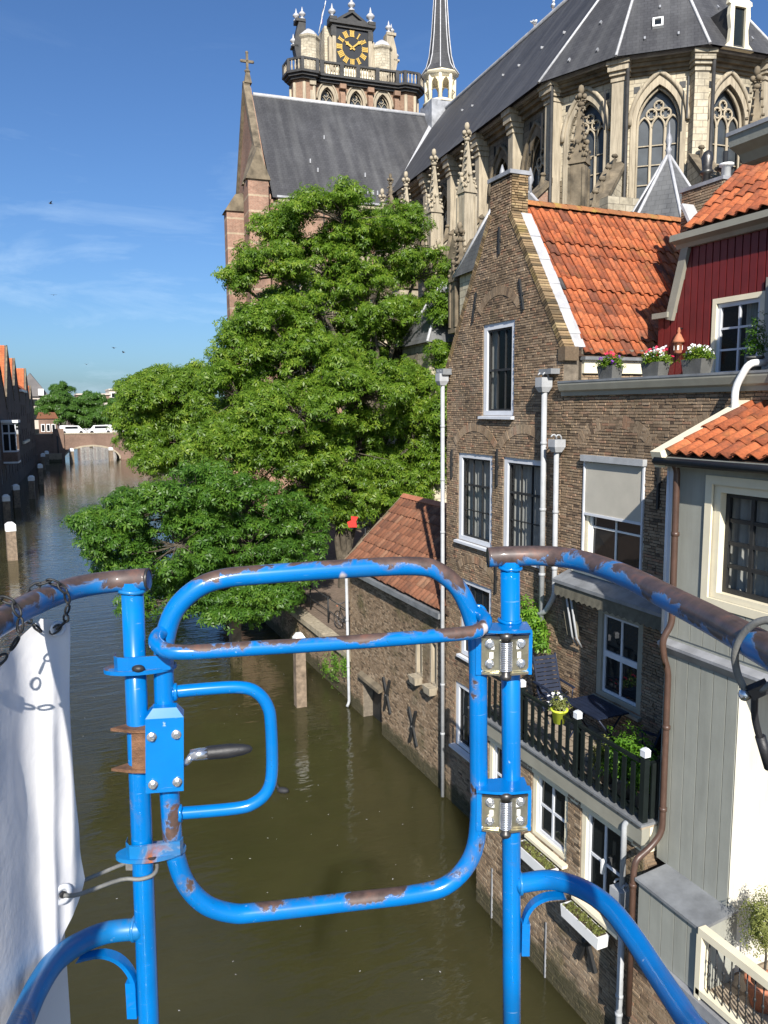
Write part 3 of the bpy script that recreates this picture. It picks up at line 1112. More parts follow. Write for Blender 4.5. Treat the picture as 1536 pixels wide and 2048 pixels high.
window(house, FH, *gw[2], 3, 3, M['offwhite'], M['iron'], 0.13, 0.04, 0.02, c=-0.02, sill=0.1, sillm=M['offwhite'], meet=2, glass='glass_clear', curtain=[(0.0, 1.0)])
window(house, FH, *gw[3], 3, 3, M['offwhite'], M['iron'], 0.13, 0.04, 0.02, c=-0.02, sill=0.1, sillm=M['offwhite'], meet=2)
window(house, FH, *gw[4], 3, 2, M['offwhite'], M['iron'], 0.13, 0.04, 0.02, c=-0.02, sill=0.16, sillm=M['offwhite'])
arch_ring(house, FH, 14.83, 12.02, 0.72, 0.34, 0.19, M['brick'], 0.008, 3)
arch_ring(house, FH, 15.79, 9.1, 0.86, 0.36, 0.19, M['brick'], 0.008, 4)
arch_ring(house, FH, 13.79, 9.1, 0.86, 0.36, 0.19, M['brick'], 0.008, 5)
arch_ring(house, FH, 15.7, 6.1, 0.8, 0.3, 0.18, M['brick'], 0.008, 6)
for a, b0, b1, ln in ((14.78, 8.3, 9.1, 0), (15.9, 11.9, 12.55, -0.25), (13.85, 11.95, 12.6, 0.25), (14.8, 13.2, 13.75, 0), (14.78, 5.9, 6.6, 0), (16.85, 8.3, 9.0, 0)):
    anchor_bar(house, FH, a, b0, b1, M['iron'], ln)
# copings of the gable: brick edge and the lead strip beside the tiles
for sgn, (y0, z0), (y1, z1) in ((1, (YR, 11.12), (14.4, 13.95)), (-1, (YL, 10.95), (15.22, 14.05))):
    d = V((0, y1 - y0, z1 - z0))
    nn = V((0, -sgn * d.z * sgn, 0))
    up = V((0, -d.z, d.y)) if sgn > 0 else V((0, d.z, -d.y))
    G = Fr((XF - 0.03, y0, z0), (1, 0, 0), d, up)
    c = MB()
    q = rnd(7)
    b = -0.1
    while b < d.length:
        c.box(G, 0.0, 0.24, b + 0.006, b + 0.058, -0.08, 0.045 + q.uniform(-0.006, 0.006))
        b += 0.064
    c.build('gable_coping', M['brick_lichen'], house)
    if sgn > 0:
        f = MB()
        for k in range(11):
            f.box(G, 0.24, 0.50, d.length * k / 11 - 0.02, d.length * (k + 1) / 11, -0.05, 0.03 + 0.012 * (k % 2))
        f.build('lead_flashing', M['leadwhite'], house)
MB().wbox(XF - 0.06, XF + 0.46, 14.36, 15.26, 14.72, 14.80).build('gable_top_slab', M['lead'], house)
MB().wbox(XF, XF + 0.4, 14.4, 15.22, 13.8, 14.72).build('gable_stack', M['mortar'], house)
FS = Fr((XF, 14.4, 0), (1, 0, 0), (0, 0, 1), (0, -1, 0))
bricks(house, FS, rect(0.0, 0.4, 13.9, 14.72), [], M['brick_lichen'], 12, single=0)
# kneeler at the foot of the gable
MB().wbox(XF - 0.05, XF + 0.26, YR - 0.10, YR + 0.12, 10.86, 11.12).build('kneeler', M['brick_old'], house)
# roof
dr = V((0, 14.82 - 12.45, 14.25 - 10.98))
FR = Fr((XF + 0.42, 12.45, 10.98), (1, 0, 0), dr, (0, -dr.z, dr.y))
MB().box(FR, -0.2, 5.3, -0.02, dr.length, -0.14, -0.03).build('roof_boarding', M['soil'], house)
dl = V((0, 14.82 - 17.1, 14.25 - 10.9))
MB().box(Fr((XF + 0.3, 17.1, 10.9), (1, 0, 0), dl, (0, dl.z, -dl.y)), 0, 5.6, 0, dl.length, -0.1, 0.0).build('rear_slope', M['tile_old'], house)
PT = pantile_mesh('roof_tile', 0.245, 0.325, M['tile'])
PTD = pantile_mesh('roof_tile_dark', 0.245, 0.325, M['tile_dark'])
lay_tiles(house, FR, 5.3, dr.length, 0.245, 0.325, PT, 5, 0.012, PTD)
ridge = MB()
for k in range(15):
    x = XF + 0.55 + k * 0.36
    ridge.add([V((x + t, 14.82 + 0.13 * math.cos(a), 14.24 + 0.13 * math.sin(a) - (0.012 if t else 0))) for t in (0, 0.375) for a in [PI * j / 6 for j in range(7)]],
              [(j, j + 1, 8 + j, 7 + j) for j in range(6)], True)
ridge.build('ridge_tiles', pieces('lichened_ridge', [(0, (0.30, 0.12, 0.05)), (1, (0.42, 0.17, 0.06))], moss=(0.9, 3.0, (0.30, 0.22, 0.05))), house)
# eaves wall over the neighbour's terrace
FE = Fr((XF + 0.4, 12.5, 0), (1, 0, 0), (0, 0, 1), (0, -1, 0))
MB().panel(FE, rect(0, 2.6, 10.3, 11.1), [], 0.0, 0, 0.2).build('eaves_wall', M['mortar'], house)
bricks(house, FE, rect(0.0, 2.5, 10.3, 10.62), [], M['brick_old'], 13, single=0)
MB().box(FE, 0.02, 2.5, 10.63, 10.88, 0.0, 0.07).build('eaves_board', M['cream'], house)
MB().box(FE, -0.02, 2.55, 10.88, 10.94, 0.0, 0.15).build('eaves_gutter', M['zinc'], house)
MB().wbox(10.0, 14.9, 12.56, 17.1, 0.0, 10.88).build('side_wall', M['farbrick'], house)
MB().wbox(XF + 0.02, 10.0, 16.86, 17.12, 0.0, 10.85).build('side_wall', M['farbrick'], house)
# rainwater pipes
for a, top, bot, r, col in ((17.08, 10.55, 0.05, 0.05, 'pipe_grey'), (12.88, 10.30, 5.75, 0.055, 'pipe_grey')):
    downpipe(house, [FH(a, top, 0.16), FH(a, bot, 0.13)], r, M[col], rings=[(FH(a, top - 1.3 * k - 1.0, 0.16 - 0.03 * (1.3 * k + 1) / (top - bot)), (0, 0, 1)) for k in range(int((top - bot) / 1.35))])
    hopper(house, FH, a, top - 0.02, 0.18, M['pipe_grey'], 0.22, 0.28)
MB().box(FH, 16.9, 17.25, 10.78, 10.92, 0.0, 0.25).build('gutter_end', M['zinc'], house)
MB().box(FH, 12.6, 13.0, 10.62, 10.72, 0.0, 0.22).build('gutter_end', M['zinc'], house)

# ------------------------------------------------------------------ flat-roofed brick house beside it
h2 = thing('terrace_house', 'brown brick house with flat roof terrace and railed balcony over the canal', 'house')
o2 = [(6.0, 4.0), (YR - 0.004, 4.0), (YR - 0.004, 10.22), (6.0, 10.22)]
w4 = (10.2, 11.78, 7.12, 9.1)
w5 = (10.12, 11.3, 4.75, 6.42)
hh = [rect(*w4), rect(*w5)]
MB().panel(FH, o2, hh, -0.01, 0.22, 0.3).build('wall', M['mortar'], h2)
bricks(h2, FH, o2, hh, M['brick'], 21, hide=lambda t: t[0] < 9.3)
wn4 = window(h2, FH, *w4, 2, 3, M['cream'], M['white'], 0.09, 0.06, 0.035, c=-0.03, meet=None, label='tall window half covered by a grey roller sunscreen')
sc = MB()
sc.box(FH, w4[0] + 0.03, w4[1] - 0.03, 8.07, 9.0, 0.005, 0.018)
sc.build('sunscreen', M['screen'], wn4)
MB().box(FH, w4[0] + 0.02, w4[1] - 0.02, 8.03, 8.075, 0.0, 0.035).build('screen_bar', M['offwhite'], wn4)
MB().box(FH, w4[0] - 0.03, w4[1] + 0.03, 9.02, 9.13, 0.0, 0.10).build('screen_box', M['pipe_grey'], wn4)
for a in (w4[0] + 0.0, w4[1] - 0.03):
    MB().box(FH, a, a + 0.035, 7.12, 9.02, 0.003, 0.04).build('screen_rail', M['offwhite'], wn4)
window(h2, FH, *w5, 2, 2, M['greybeige'], M['offwhite'], 0.12, 0.05, 0.045, c=0.0, sill=0.1, sillm=M['greybeige'], meet=1, label='white sash window in the shade at the back of the balcony')
arch_ring(h2, FH, 10.99, 9.22, 0.98, 0.42, 0.22, M['brick'], 0.0, 8, n=24)
arch_ring(h2, FH, 8.7, 9.3, 0.9, 0.4, 0.22, M['brick'], 0.0, 9, n=22)
for a, b0, b1 in ((9.86, 8.35, 9.3), (9.55, 5.8, 6.3)):
    anchor_bar(h2, FH, a, b0, b1, M['iron'])
MB().wbox(10.0, 13.0, 5.0, 12.45, 0.0, 10.25).build('rear_wall', M['farbrick'], h2)
# terrace edge with moulded gutter
G = Fr((0, YR - 0.02, 0), (-1, 0, 0), (0, 0, 1), (0, -1, 0))
MB().prism(G, [(-XF, 10.2), (-XF + 0.06, 10.2), (-XF + 0.07, 10.27), (-XF + 0.12, 10.30), (-XF + 0.15, 10.40), (-XF + 0.15, 10.44), (-XF - 0.2, 10.44)], 0, 6.4).build('roof_gutter', M['greybeige'], h2)
MB().box(FH, 6.0, YR - 0.03, 10.44, 10.475, -0.3, 0.16).build('gutter_lip', M['zinc'], h2)
MB().wbox(XF + 0.02, 13.0, 5.0, YR - 0.01, 10.28, 10.40).build('roof_deck', M['zinc'], h2)
downpipe(h2, [FH(12.45, 9.15, 0.16), FH(12.45, 6.35, 0.14), FH(12.75, 5.95, 0.14), FH(13.2, 5.8, 0.14)], 0.05, M['pipe_grey'], rings=[(FH(12.45, 8.0, 0.15), (0, 0, 1)), (FH(12.45, 6.9, 0.145), (0, 0, 1))])
hopper(h2, FH, 12.42, 9.15, 0.18, M['pipe_grey'], 0.22, 0.24)
downpipe(h2, [FH(8.05, 10.58, -0.1), FH(8.05, 10.58, 0.2), FH(8.25, 10.25, 0.22), FH(8.25, 9.7, 0.2)], 0.05, M['white'], name='overflow_pipe')
# awning folded under its little roof
aw = MB()
aw.prism(G, [(-XF + 0.0, 7.02), (-XF + 0.5, 6.82), (-XF + 0.5, 6.76), (-XF, 6.93)], 0.45, 3.75)
awn = aw.build('awning_hood', M['zinc'], h2)
MB().prism(G, [(-XF, 7.05), (-XF + 0.18, 7.0), (-XF + 0.18, 6.97), (-XF, 7.02)], 0.6, 2.2).build('hood_board', M['cream'], h2)
vl = MB()
for k in range(22):
    y = 12.0 - k * 0.15
    vl.add([(XF - 0.46, y, 6.77), (XF - 0.46, y - 0.15, 6.77), (XF - 0.47, y - 0.15, 6.55), (XF - 0.475, y - 0.075, 6.515), (XF - 0.47, y, 6.55)], [(0, 1, 2, 3, 4)])
vl.build('awning_valance', M['awning'], h2)
for y in (11.75, 11.62):
    MB().tube([(XF - 0.42, y, 6.75), (XF - 0.22, y, 5.75), (XF - 0.1, y, 5.55)], 0.022, 6).build('awning_arm', M['pipe_grey'], h2)
cl = MB()
for k in range(6):
    t = k * 0.05
    cl.add([(XF - 0.4 + t * 0.4, 11.95 - t, 6.72), (XF - 0.36 + t * 0.4, 11.92 - t, 6.72), (XF - 0.14, 11.9 - t, 5.75), (XF - 0.2, 11.93 - t, 5.72)], [(0, 1, 2, 3)])
cl.build('awning_cloth', M['awning'], h2)

# extension standing in the water, the balcony on its roof
XE = 7.67
FX = Fr((XE, 0, 0), (0, 1, 0), (0, 0, 1), (-1, 0, 0))
oe = rect(8.3, 13.03, -0.6, 3.72)
e1, e2 = (10.1, 11.12, 2.45, 3.70), (8.72, 9.74, 2.1, 3.70)
e3 = (11.75, 12.6, 2.3, 3.70)
he = [rect(*e1), rect(*e2), rect(*e3)]
MB().panel(FX, oe, he, 0.0, 0.2, 1.4).build('extension_wall', M['mortar'], h2)
bricks(h2, FX, oe, he, M['brick_old'], 31)
FXS = Fr((XE, 8.3, 0), (1, 0, 0), (0, 0, 1), (0, -1, 0))
bricks(h2, FXS, rect(0.0, 1.4, -0.6, 3.72), [], M['brick'], 32, single=0)
for w, lb in ((e1, 'cream-framed casement over a white flower box'), (e2, 'tall cream-framed garden window with white handle'), (e3, None)):
    ww = window(h2, FX, *w, 2, 2, M['cream'], M['offwhite'], 0.10, 0.055, 0.045, c=-0.02, sill=0.12, sillm=M['cream'], label=lb)
    if w is e2:
        MB().box(FX, 9.2, 9.24, 2.75, 2.98, -0.06, 0.0).build('window_handle', M['white'], ww)
# balcony slab: lead edge, beam and cream fascia
MB().wbox(XE - 0.16, XF - 0.02, 8.2, 13.06, 4.04, 4.10).build('balcony_floor', M['paver'], h2)
MB().wbox(XE - 0.2, XE + 0.1, 8.16, 13.1, 4.10, 4.135).build('balcony_kerb', M['zinc'], h2)
MB().wbox(XE - 0.15, XE - 0.01, 8.2, 13.06, 3.80, 4.04).build('balcony_beam', M['greybeige'], h2)
MB().wbox(XE - 0.015, XE + 0.3, 8.28, 13.04, 3.60, 3.80).build('balcony_fascia', M['cream'], h2)
MB().wbox(XE + 0.02, XE + 1.3, 8.22, 8.31, 3.72, 4.04).build('balcony_end_board', M['cream'], h2)
# balustrade
posts = [13.0, 11.35, 9.77, 8.24]
for y in posts:
    p = MB().wbox(XE - 0.145, XE - 0.055, y - 0.045, y + 0.045, 4.12, 5.08).build('balcony_post', M['dkgreen'], h2)
    c = MB().wbox(XE - 0.15, XE - 0.05, y - 0.05, y + 0.05, 5.11, 5.20)
    c.taper(Fr((XE - 0.1, y, 5.2), (1, 0, 0), (0, 1, 0)), -0.055, 0.055, -0.055, 0.055, 0, 0.035, 0.5)
    c.build('post_cap', M['offwhite'], p)
for y0, y1 in zip(posts[:-1], posts[1:]):
    MB().wbox(XE - 0.125, XE - 0.075, y1 + 0.045, y0 - 0.045, 4.98, 5.03).build('balcony_rail', M['dkgreen'], h2)
    MB().wbox(XE - 0.125, XE - 0.075, y1 + 0.045, y0 - 0.045, 4.22, 4.27).build('balcony_rail', M['dkgreen'], h2)
    n = 7
    for k in range(1, n + 1):
        y = y0 + (y1 - y0) * k / (n + 1)
        MB().wbox(XE - 0.15, XE - 0.128, y - 0.04, y + 0.04, 4.17, 4.96).build('baluster', M['dkgreen'], h2)
for k in range(4):
    x = XE + 0.0 + k * 0.10
    MB().wbox(x, x + 0.075, 8.2, 8.23, 4.17, 5.0).build('baluster', M['dkgreen'], h2)
MB().wbox(XE - 0.05, XE + 0.42, 8.24, 8.28, 4.95, 5.0).build('balcony_rail', M['dkgreen'], h2)
cross_anchor(h2, FX, 9.44, 1.5, 0.48, M['iron'])
cross_anchor(h2, FX, 11.5, 1.5, 0.45, M['iron'])
for y in (12.4, 10.6):
    MB().box(FX, y - 0.012, y + 0.012, -0.4, 1.05, 0.0, 0.035).build('movement_strip', M['lead'], h2)
hopper(h2, FX, 8.55, 2.62, 0.16, M['pipe_grey'], 0.24, 0.34)
downpipe(h2, [(XE - 0.02, 8.42, 4.0), (XE - 0.16, 8.55, 4.0), (XE - 0.16, 8.55, 2.95)], 0.045, M['pipe_grey'])
downpipe(h2, [(XE - 0.14, 8.55, 2.66), (XE - 0.14, 8.55, -0.3)], 0.05, M['pipe_grey'], rings=[((XE - 0.14, 8.55, 2.45), (0, 0, 1)), ((XE - 0.14, 8.55, 1.2), (0, 0, 1)), ((XE - 0.14, 8.55, 0.9), (0, 0, 1))])


def flower_box(y0, y1, z, lab):
    t = thing('flower_box', lab, 'flower box')
    m = MB()
    G2 = Fr((XE - 0.24, (y0 + y1) / 2, z), (1, 0, 0), (0, 1, 0))
    hw = (y1 - y0) / 2
    m.taper(G2, -0.1, 0.1, -hw, hw, 0.0, 0.2, 1.06)
    m.build('box', M['white'], t)
    MB().box(G2, -0.09, 0.09, -hw + 0.02, hw - 0.02, 0.19, 0.207).build('soil', M['soil'], t)
    for s in (-0.6, 0.6):
        MB().box(G2, -0.105, 0.25, s * hw - 0.015, s * hw + 0.015, -0.02, 0.0).build('bracket', M['iron'], t)
    rg = np.random.default_rng(int(y0 * 10))
    n = 260
    pos = np.stack([rg.uniform(-0.09, 0.09, n) + XE - 0.24, rg.uniform(y0 + 0.03, y1 - 0.03, n), z + 0.2 + rg.uniform(0, 0.03, n)], 1)
    quads_obj('dry_moss', leaf_cloud(pos, rg.normal(size=(n, 3)) * 0.5 + (0, 0, 1), 0.035, 3), M['leaf_olive'], t)
    return t


flower_box(10.15, 11.1, 2.15, 'white flower box of dry moss below the casement under the balcony')
flower_box(8.85, 9.75, 1.8, 'white flower box below the tall garden window under the balcony')

# ------------------------------------------------------------------ red boarded roof storey
rd = thing('red_roof_house', 'oxblood boarded upper storey with beige cornice and orange tiled roof', 'house')
XR = 11.0
FRd = Fr((XR, 0, 0), (0, 1, 0), (0, 0, 1), (-1, 0, 0))
ro = [(7.2, 10.4), (12.05, 10.4), (12.05, 11.66), (11.75, 11.66), (11.42, 12.85), (7.2, 12.95)]
rw = (9.62, 10.72, 10.45, 11.85)
MB().panel(FRd, ro, [rect(*rw)], 0.0, 0.15, 0.1).build('wall', M['red'], rd)
y = 12.05
while y > 7.3:
    top = 11.66 if y > 11.75 else (11.66 + (11.75 - y) / 0.33 * 1.19 if y > 11.42 else 12.85)
    y2 = y - 0.148
    cuts = [(10.4, top)] if not (rw[0] - 0.01 < y2 + 0.07 < rw[1] + 0.01) else [(rw[3], top)]
    for z0, z1 in cuts:
        MB().box(FRd, y2, y - 0.012, z0, max(z1 - 0.02, z0 + 0.1), 0.003, 0.022).build('board', M['red'], rd)
    y -= 0.16
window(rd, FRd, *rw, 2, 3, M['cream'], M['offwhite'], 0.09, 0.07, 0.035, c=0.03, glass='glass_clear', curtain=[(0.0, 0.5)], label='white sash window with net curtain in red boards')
MB().box(FRd, 9.38, 9.58, 10.45, 12.05, 0.03, 0.07).build('shutter', M['greengrey'], rd)
G3 = Fr((0, 11.46, 0), (-1, 0, 0), (0, 0, 1), (0, -1, 0))
MB().prism(G3, [(-XR, 12.83), (-XR + 0.1, 12.83), (-XR + 0.14, 12.9), (-XR + 0.28, 12.95), (-XR + 0.28, 13.06), (-XR - 0.2, 13.06)], -0.1, 4.3).build('cornice', M['greybeige'], rd)
MB().box(Fr((XR, 11.75, 11.66), (0, -0.33, 1.19), (1, 0, 0), (0, 1.19, 0.33)), -0.05, 1.25, -0.1, 0.05, -0.14, 0.03).build('raking_trim', M['greybeige'], rd)
MB().box(FRd, 11.7, 12.1, 11.64, 11.74, -0.1, 0.14).build('cornice_foot', M['greybeige'], rd)
d3 = V((1.0, 0, 0.92))
FR3 = Fr((XR - 0.2, 11.3, 13.10), (0, -1, 0), d3, (-0.92, 0, 1.0))
MB().box(FR3, 0.0, 3.8, 0, 3.2, -0.14, -0.03).build('roof_boarding', M['soil'], rd)
PT3 = pantile_mesh('roof_tile', 0.235, 0.31, M['tile'])
lay_tiles(rd, FR3, 3.6, 3.1, 0.235, 0.31, PT3, 9, 0.0)
# lead valley and chimney behind
MB().box(Fr((12.0, 12.2, 13.2), (1, 0, 0), (0, 0.6, 1.0)), 0, 0.5, 0, 0.9, -0.02, 0.04).build('lead_valley', M['leadwhite'], rd)
ch = thing('chimney_stack', 'brown brick chimney with dark metal cowls and white flue behind orange roofs', 'chimney')
MB().wbox(12.32, 13.28, 11.92, 12.98, 12.2, 14.30).build('stack_core', M['mortar'], ch)
bricks(ch, Fr((12.32, 0, 0), (0, 1, 0), (0, 0, 1), (-1, 0, 0)), rect(11.92, 12.98, 12.3, 14.3), [], M['brick'], 41, single=0)
bricks(ch, Fr((12.32, 11.92, 0), (1, 0, 0), (0, 0, 1), (0, -1, 0)), rect(0.0, 0.96, 12.3, 14.3), [], M['brick_old'], 42, single=0)
MB().wbox(12.28, 13.32, 11.88, 13.02, 14.30, 14.37).build('stack_cap', M['lead'], ch)
MB().lathe((12.6, 12.62, 14.37), [(0.08, 0), (0.08, 0.22), (0.13, 0.24), (0.13, 0.3), (0.09, 0.32), (0.12, 0.55), (0.07, 0.66), (0.02, 0.69)], 12).build('flue_cowl', M['darksteel'], ch)
MB().lathe((12.75, 12.3, 14.37), [(0.08, 0), (0.08, 0.24), (0.15, 0.25), (0.15, 0.33), (0.05, 0.36), (0.05, 0.6)], 12).build('flue_cowl', M['iron'], ch)
MB().lathe((12.6, 12.12, 14.37), [(0.09, 0), (0.09, 0.25), (0.14, 0.26), (0.14, 0.3)], 12).build('white_flue', M['white'], ch)

# ------------------------------------------------------------------ grey boarded bay house at the right
bay = thing('grey_bay_house', 'grey-green boarded canal house with cream window and low orange pantile roof', 'house')
XB = 7.85
FB = Fr((XB, 0, 0), (0, 1, 0), (0, 0, 1), (-1, 0, 0))
bw = (6.1, 7.56, 7.5, 9.06)
MB().panel(FB, [(3.6, 6.78), (8.22, 6.78), (8.22, 9.3), (3.6, 9.3)], [rect(*bw)], 0.0, 0.2, 1.25).build('wall', M['greengrey'], bay)
MB().panel(FB, rect(6.92, 8.2, 3.55, 6.72), [], 0.03, 0, 1.25).build('lower_wall', M['greengrey'], bay)
y = 8.2
while y > 6.95:
    y2 = max(y - 0.215, 6.925)
    MB().box(FB, y2 + 0.004, y - 0.004, 3.56, 6.6, 0.03, 0.043).build('board', M['greengrey'], bay)
    y -= 0.22
for k in range(9):
    y = 8.22 - k * 0.22
    if y - 0.2 < 6.2:
        break
    MB().box(FB, y - 0.212, y - 0.004, 6.86, 7.42, 0.002, 0.016).build('board', M['greengrey'], bay)
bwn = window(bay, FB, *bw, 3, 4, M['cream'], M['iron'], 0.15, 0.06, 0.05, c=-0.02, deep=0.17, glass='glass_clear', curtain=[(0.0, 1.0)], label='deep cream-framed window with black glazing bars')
MB().panel(FB, rect(bw[0] - 0.07, bw[1] + 0.06, bw[2] - 0.07, bw[3] + 0.06), [rect(bw[0] + 0.05, bw[1] - 0.05, bw[2] + 0.04, bw[3] - 0.05)], 0.03, 0.03, 0.03).build('window_surround', M['cream'], bwn)
MB().prism(Fr((XB, 8.26, 6.72), (-1, 0, 0), (0, 0, 1), (0, -1, 0)), [(-0.05, 0.10), (0.13, 0.04), (0.13, 0.0), (0.04, -0.12), (-0.05, -0.12)], 0, 4.6).build('ledge', M['lead'], bay)
MB().box(FB, 8.16, 8.27, 6.86, 9.25, 0.02, 0.06).build('corner_board', M['offwhite'], bay)
# camera-facing white wall under the overhang
FW = Fr((XB, 6.915, 0), (1, 0, 0), (0, 0, 1), (0, -1, 0))
MB().panel(FW, rect(-0.03, 5.0, -0.5, 6.72), [], 0.0, 0, 0.1).build('end_wall', M['render_wall'], bay)
# roof
d4 = V((1.95, 0, 0.84))
FR4 = Fr((7.66, 8.2, 9.36), (0, -1, 0), d4, (-0.84, 0, 1.95))
MB().box(FR4, 0.0, 4.6, 0, 2.2, -0.12, -0.03).build('roof_boarding', M['soil'], bay)
PT4 = pantile_mesh('roof_tile', 0.225, 0.36, M['tile'], 0.036)
lay_tiles(bay, FR4, 4.5, 2.16, 0.225, 0.36, PT4, 17, 0.0)
MB().box(FR4, -0.16, 0.03, -0.08, 2.25, -0.16, 0.07).build('verge_board', M['cream'], bay)
MB().tube([(7.6, 8.3, 9.27), (7.6, 3.6, 9.27)], 0.055, 8).build('gutter', M['iron'], bay)
MB().wbox(7.66, 7.85, 3.6, 8.22, 9.2, 9.33).build('eaves_board', M['greengrey'], bay)
# brown rainwater pipe with its swan neck
downpipe(bay, [(7.66, 8.02, 9.25), (7.72, 8.02, 9.15), (7.74, 8.02, 7.05), (7.62, 8.06, 6.86), (7.66, 8.06, 6.6), (7.72, 8.03, 6.4), (7.72, 8.02, 4.05), (7.55, 8.05, 3.85), (7.30, 8.06, 3.72), (7.27, 8.06, 3.55), (7.27, 8.06, 1.35)], 0.045, M['pipe_brown'],
         name='brown_downpipe', rings=[((7.735, 8.02, 8.3), (0, 0, 1)), ((7.72, 8.02, 5.6), (0, 0, 1)), ((7.72, 8.02, 4.4), (0, 0, 1)), ((7.27, 8.06, 3.35), (0, 0, 1))])
downpipe(bay, [(7.80, 8.24, 9.2), (7.80, 8.24, 6.9)], 0.03, M['offwhite'])
# zinc ledge and lower box over the water
MB().prism(Fr((0, 8.0, 0), (1, 0, 0), (0, 0, 1), (0, -1, 0)), [(7.24, 3.50), (7.88, 3.58), (7.88, 3.54), (7.24, 3.46)], 0, 1.2).build('zinc_ledge', M['zinc'], bay)
MB().wbox(7.30, 7.9, 6.83, 7.97, 2.55, 3.48).build('lower_box', M['greengrey'], bay)
for k in range(5):
    MB().wbox(7.285, 7.30, 6.84 + k * 0.226, 6.84 + k * 0.226 + 0.215, 2.56, 3.46).build('board', M['greengrey'], bay)
MB().wbox(7.2, 7.9, 4.0, 8.0, 2.40, 2.55).build('box_sill', M['lead'], bay)
MB().wbox(7.47, 9.1, 4.0, 8.25, -0.6, 2.40).build('base_wall', M['mortar'], bay)
bricks(bay, Fr((7.47, 0, 0), (0, 1, 0), (0, 0, 1), (-1, 0, 0)), rect(4.0, 8.25, -0.6, 2.4), [], M['brick'], 91)
# corner of a higher cornice that juts in above
MB().prism(Fr((0, 8.1, 0), (-1, 0, 0), (0, 0, 1), (0, -1, 0)), [(-8.9, 13.15), (-8.7, 13.15), (-8.62, 13.25), (-8.45, 13.32), (-8.42, 13.45), (-8.9, 13.45)], 0, 4).build('upper_cornice', M['greengrey'], bay)
MB().wbox(8.86, 12, 4.1, 7.42, 9.9, 13.4).build('upper_storey', M['greengrey'], bay)
MB().wbox(8.4, 9.2, 4.05, 8.12, 13.45, 13.5).build('upper_lead', M['lead'], bay)

# little loggia with potted olive at the foot of the white wall
lg = thing('loggia_railing', 'cream handrail with thin black iron balusters on canal terrace', 'railing')
MB().wbox(7.22, 7.34, 4.4, 6.82, 3.42, 3.52).build('handrail', M['cream'], lg)
MB().wbox(7.22, 7.34, 4.4, 6.82, 2.62, 2.70).build('bottom_rail', M['cream'], lg)
MB().wbox(7.22, 7.36, 6.76, 6.84, 2.56, 3.42).build('end_post', M['cream'], lg)
for k in range(16):
    y = 6.68 - k * 0.115
    m = MB().tube([(7.28, y, 2.68), (7.28, y, 3.44)], 0.009, 6)
    for z in (2.95, 3.12):
        m.ball((7.28, y, z), 0.02, 6, 4, (1, 1, 1.6))
    m.build('baluster', M['iron'], lg)
structure(MB().wbox(7.34, 12, 3.0, 6.915, 2.45, 2.58).build('terrace_floor', M['paver']))


def potted_olive(x, y, z, h, lab, name='potted_olive_tree', r=0.2):
    t = thing(name, lab, 'potted tree')
    MB().lathe((x, y, z), [(r * 0.7, 0), (r, r * 1.5), (r * 1.1, r * 1.5), (r * 1.1, r * 1.8), (r * 0.95, r * 1.8), (r * 0.9, r * 1.6)], 16).build('pot', M['terracotta'], t)
    MB().lathe((x, y, z + r * 1.55), [(r * 0.95, 0), (r * 0.3, 0.03)], 12).build('soil', M['soil'], t)
    MB().tube([(x, y, z + r), (x + 0.02, y, z + h * 0.5), (x - 0.02, y + 0.02, z + h * 0.8)], [0.018, 0.015, 0.008], 6).build('stem', M['bark'], t)
    rg = np.random.default_rng(int(h * 100))
    n = 1500
    d = rg.normal(size=(n, 3)); d /= np.linalg.norm(d, axis=1, keepdims=True)
    pos = np.array((x, y, z + h * 0.82)) + d * (rg.uniform(0.2, 1, (n, 1)) ** 0.6) * np.array((0.28, 0.28, 0.36)) * (1 + 0.3 * np.sin(d[:, :1] * 7))
    quads_obj('leaves', leaf_cloud(pos, d + rg.normal(size=(n, 3)) * 0.6, 0.055, 5, 3, 0.1, 0.3), M['leaf_olive'], t)
    return t


potted_olive(7.85, 6.35, 2.58, 1.35, 'olive tree in a terracotta pot behind the thin black balusters')
# ------------------------------------------------------------------ the church
CA = R(4.4)
AX = V((math.sin(CA), math.cos(CA), 0))      # along the nave, away from us
BX = V((math.cos(CA), -math.sin(CA), 0))     # across it
UP = V((0, 0, 1))


def CH(s, q, z):
    return AX * s + BX * q + UP * z


church = thing('church', 'great gothic church of pale stone and brick with slate roofs and clock tower', 'church')


def cbuild(m, name, mat, parent=None, **k):
    return m.build(name, M[mat], parent or church, **k)


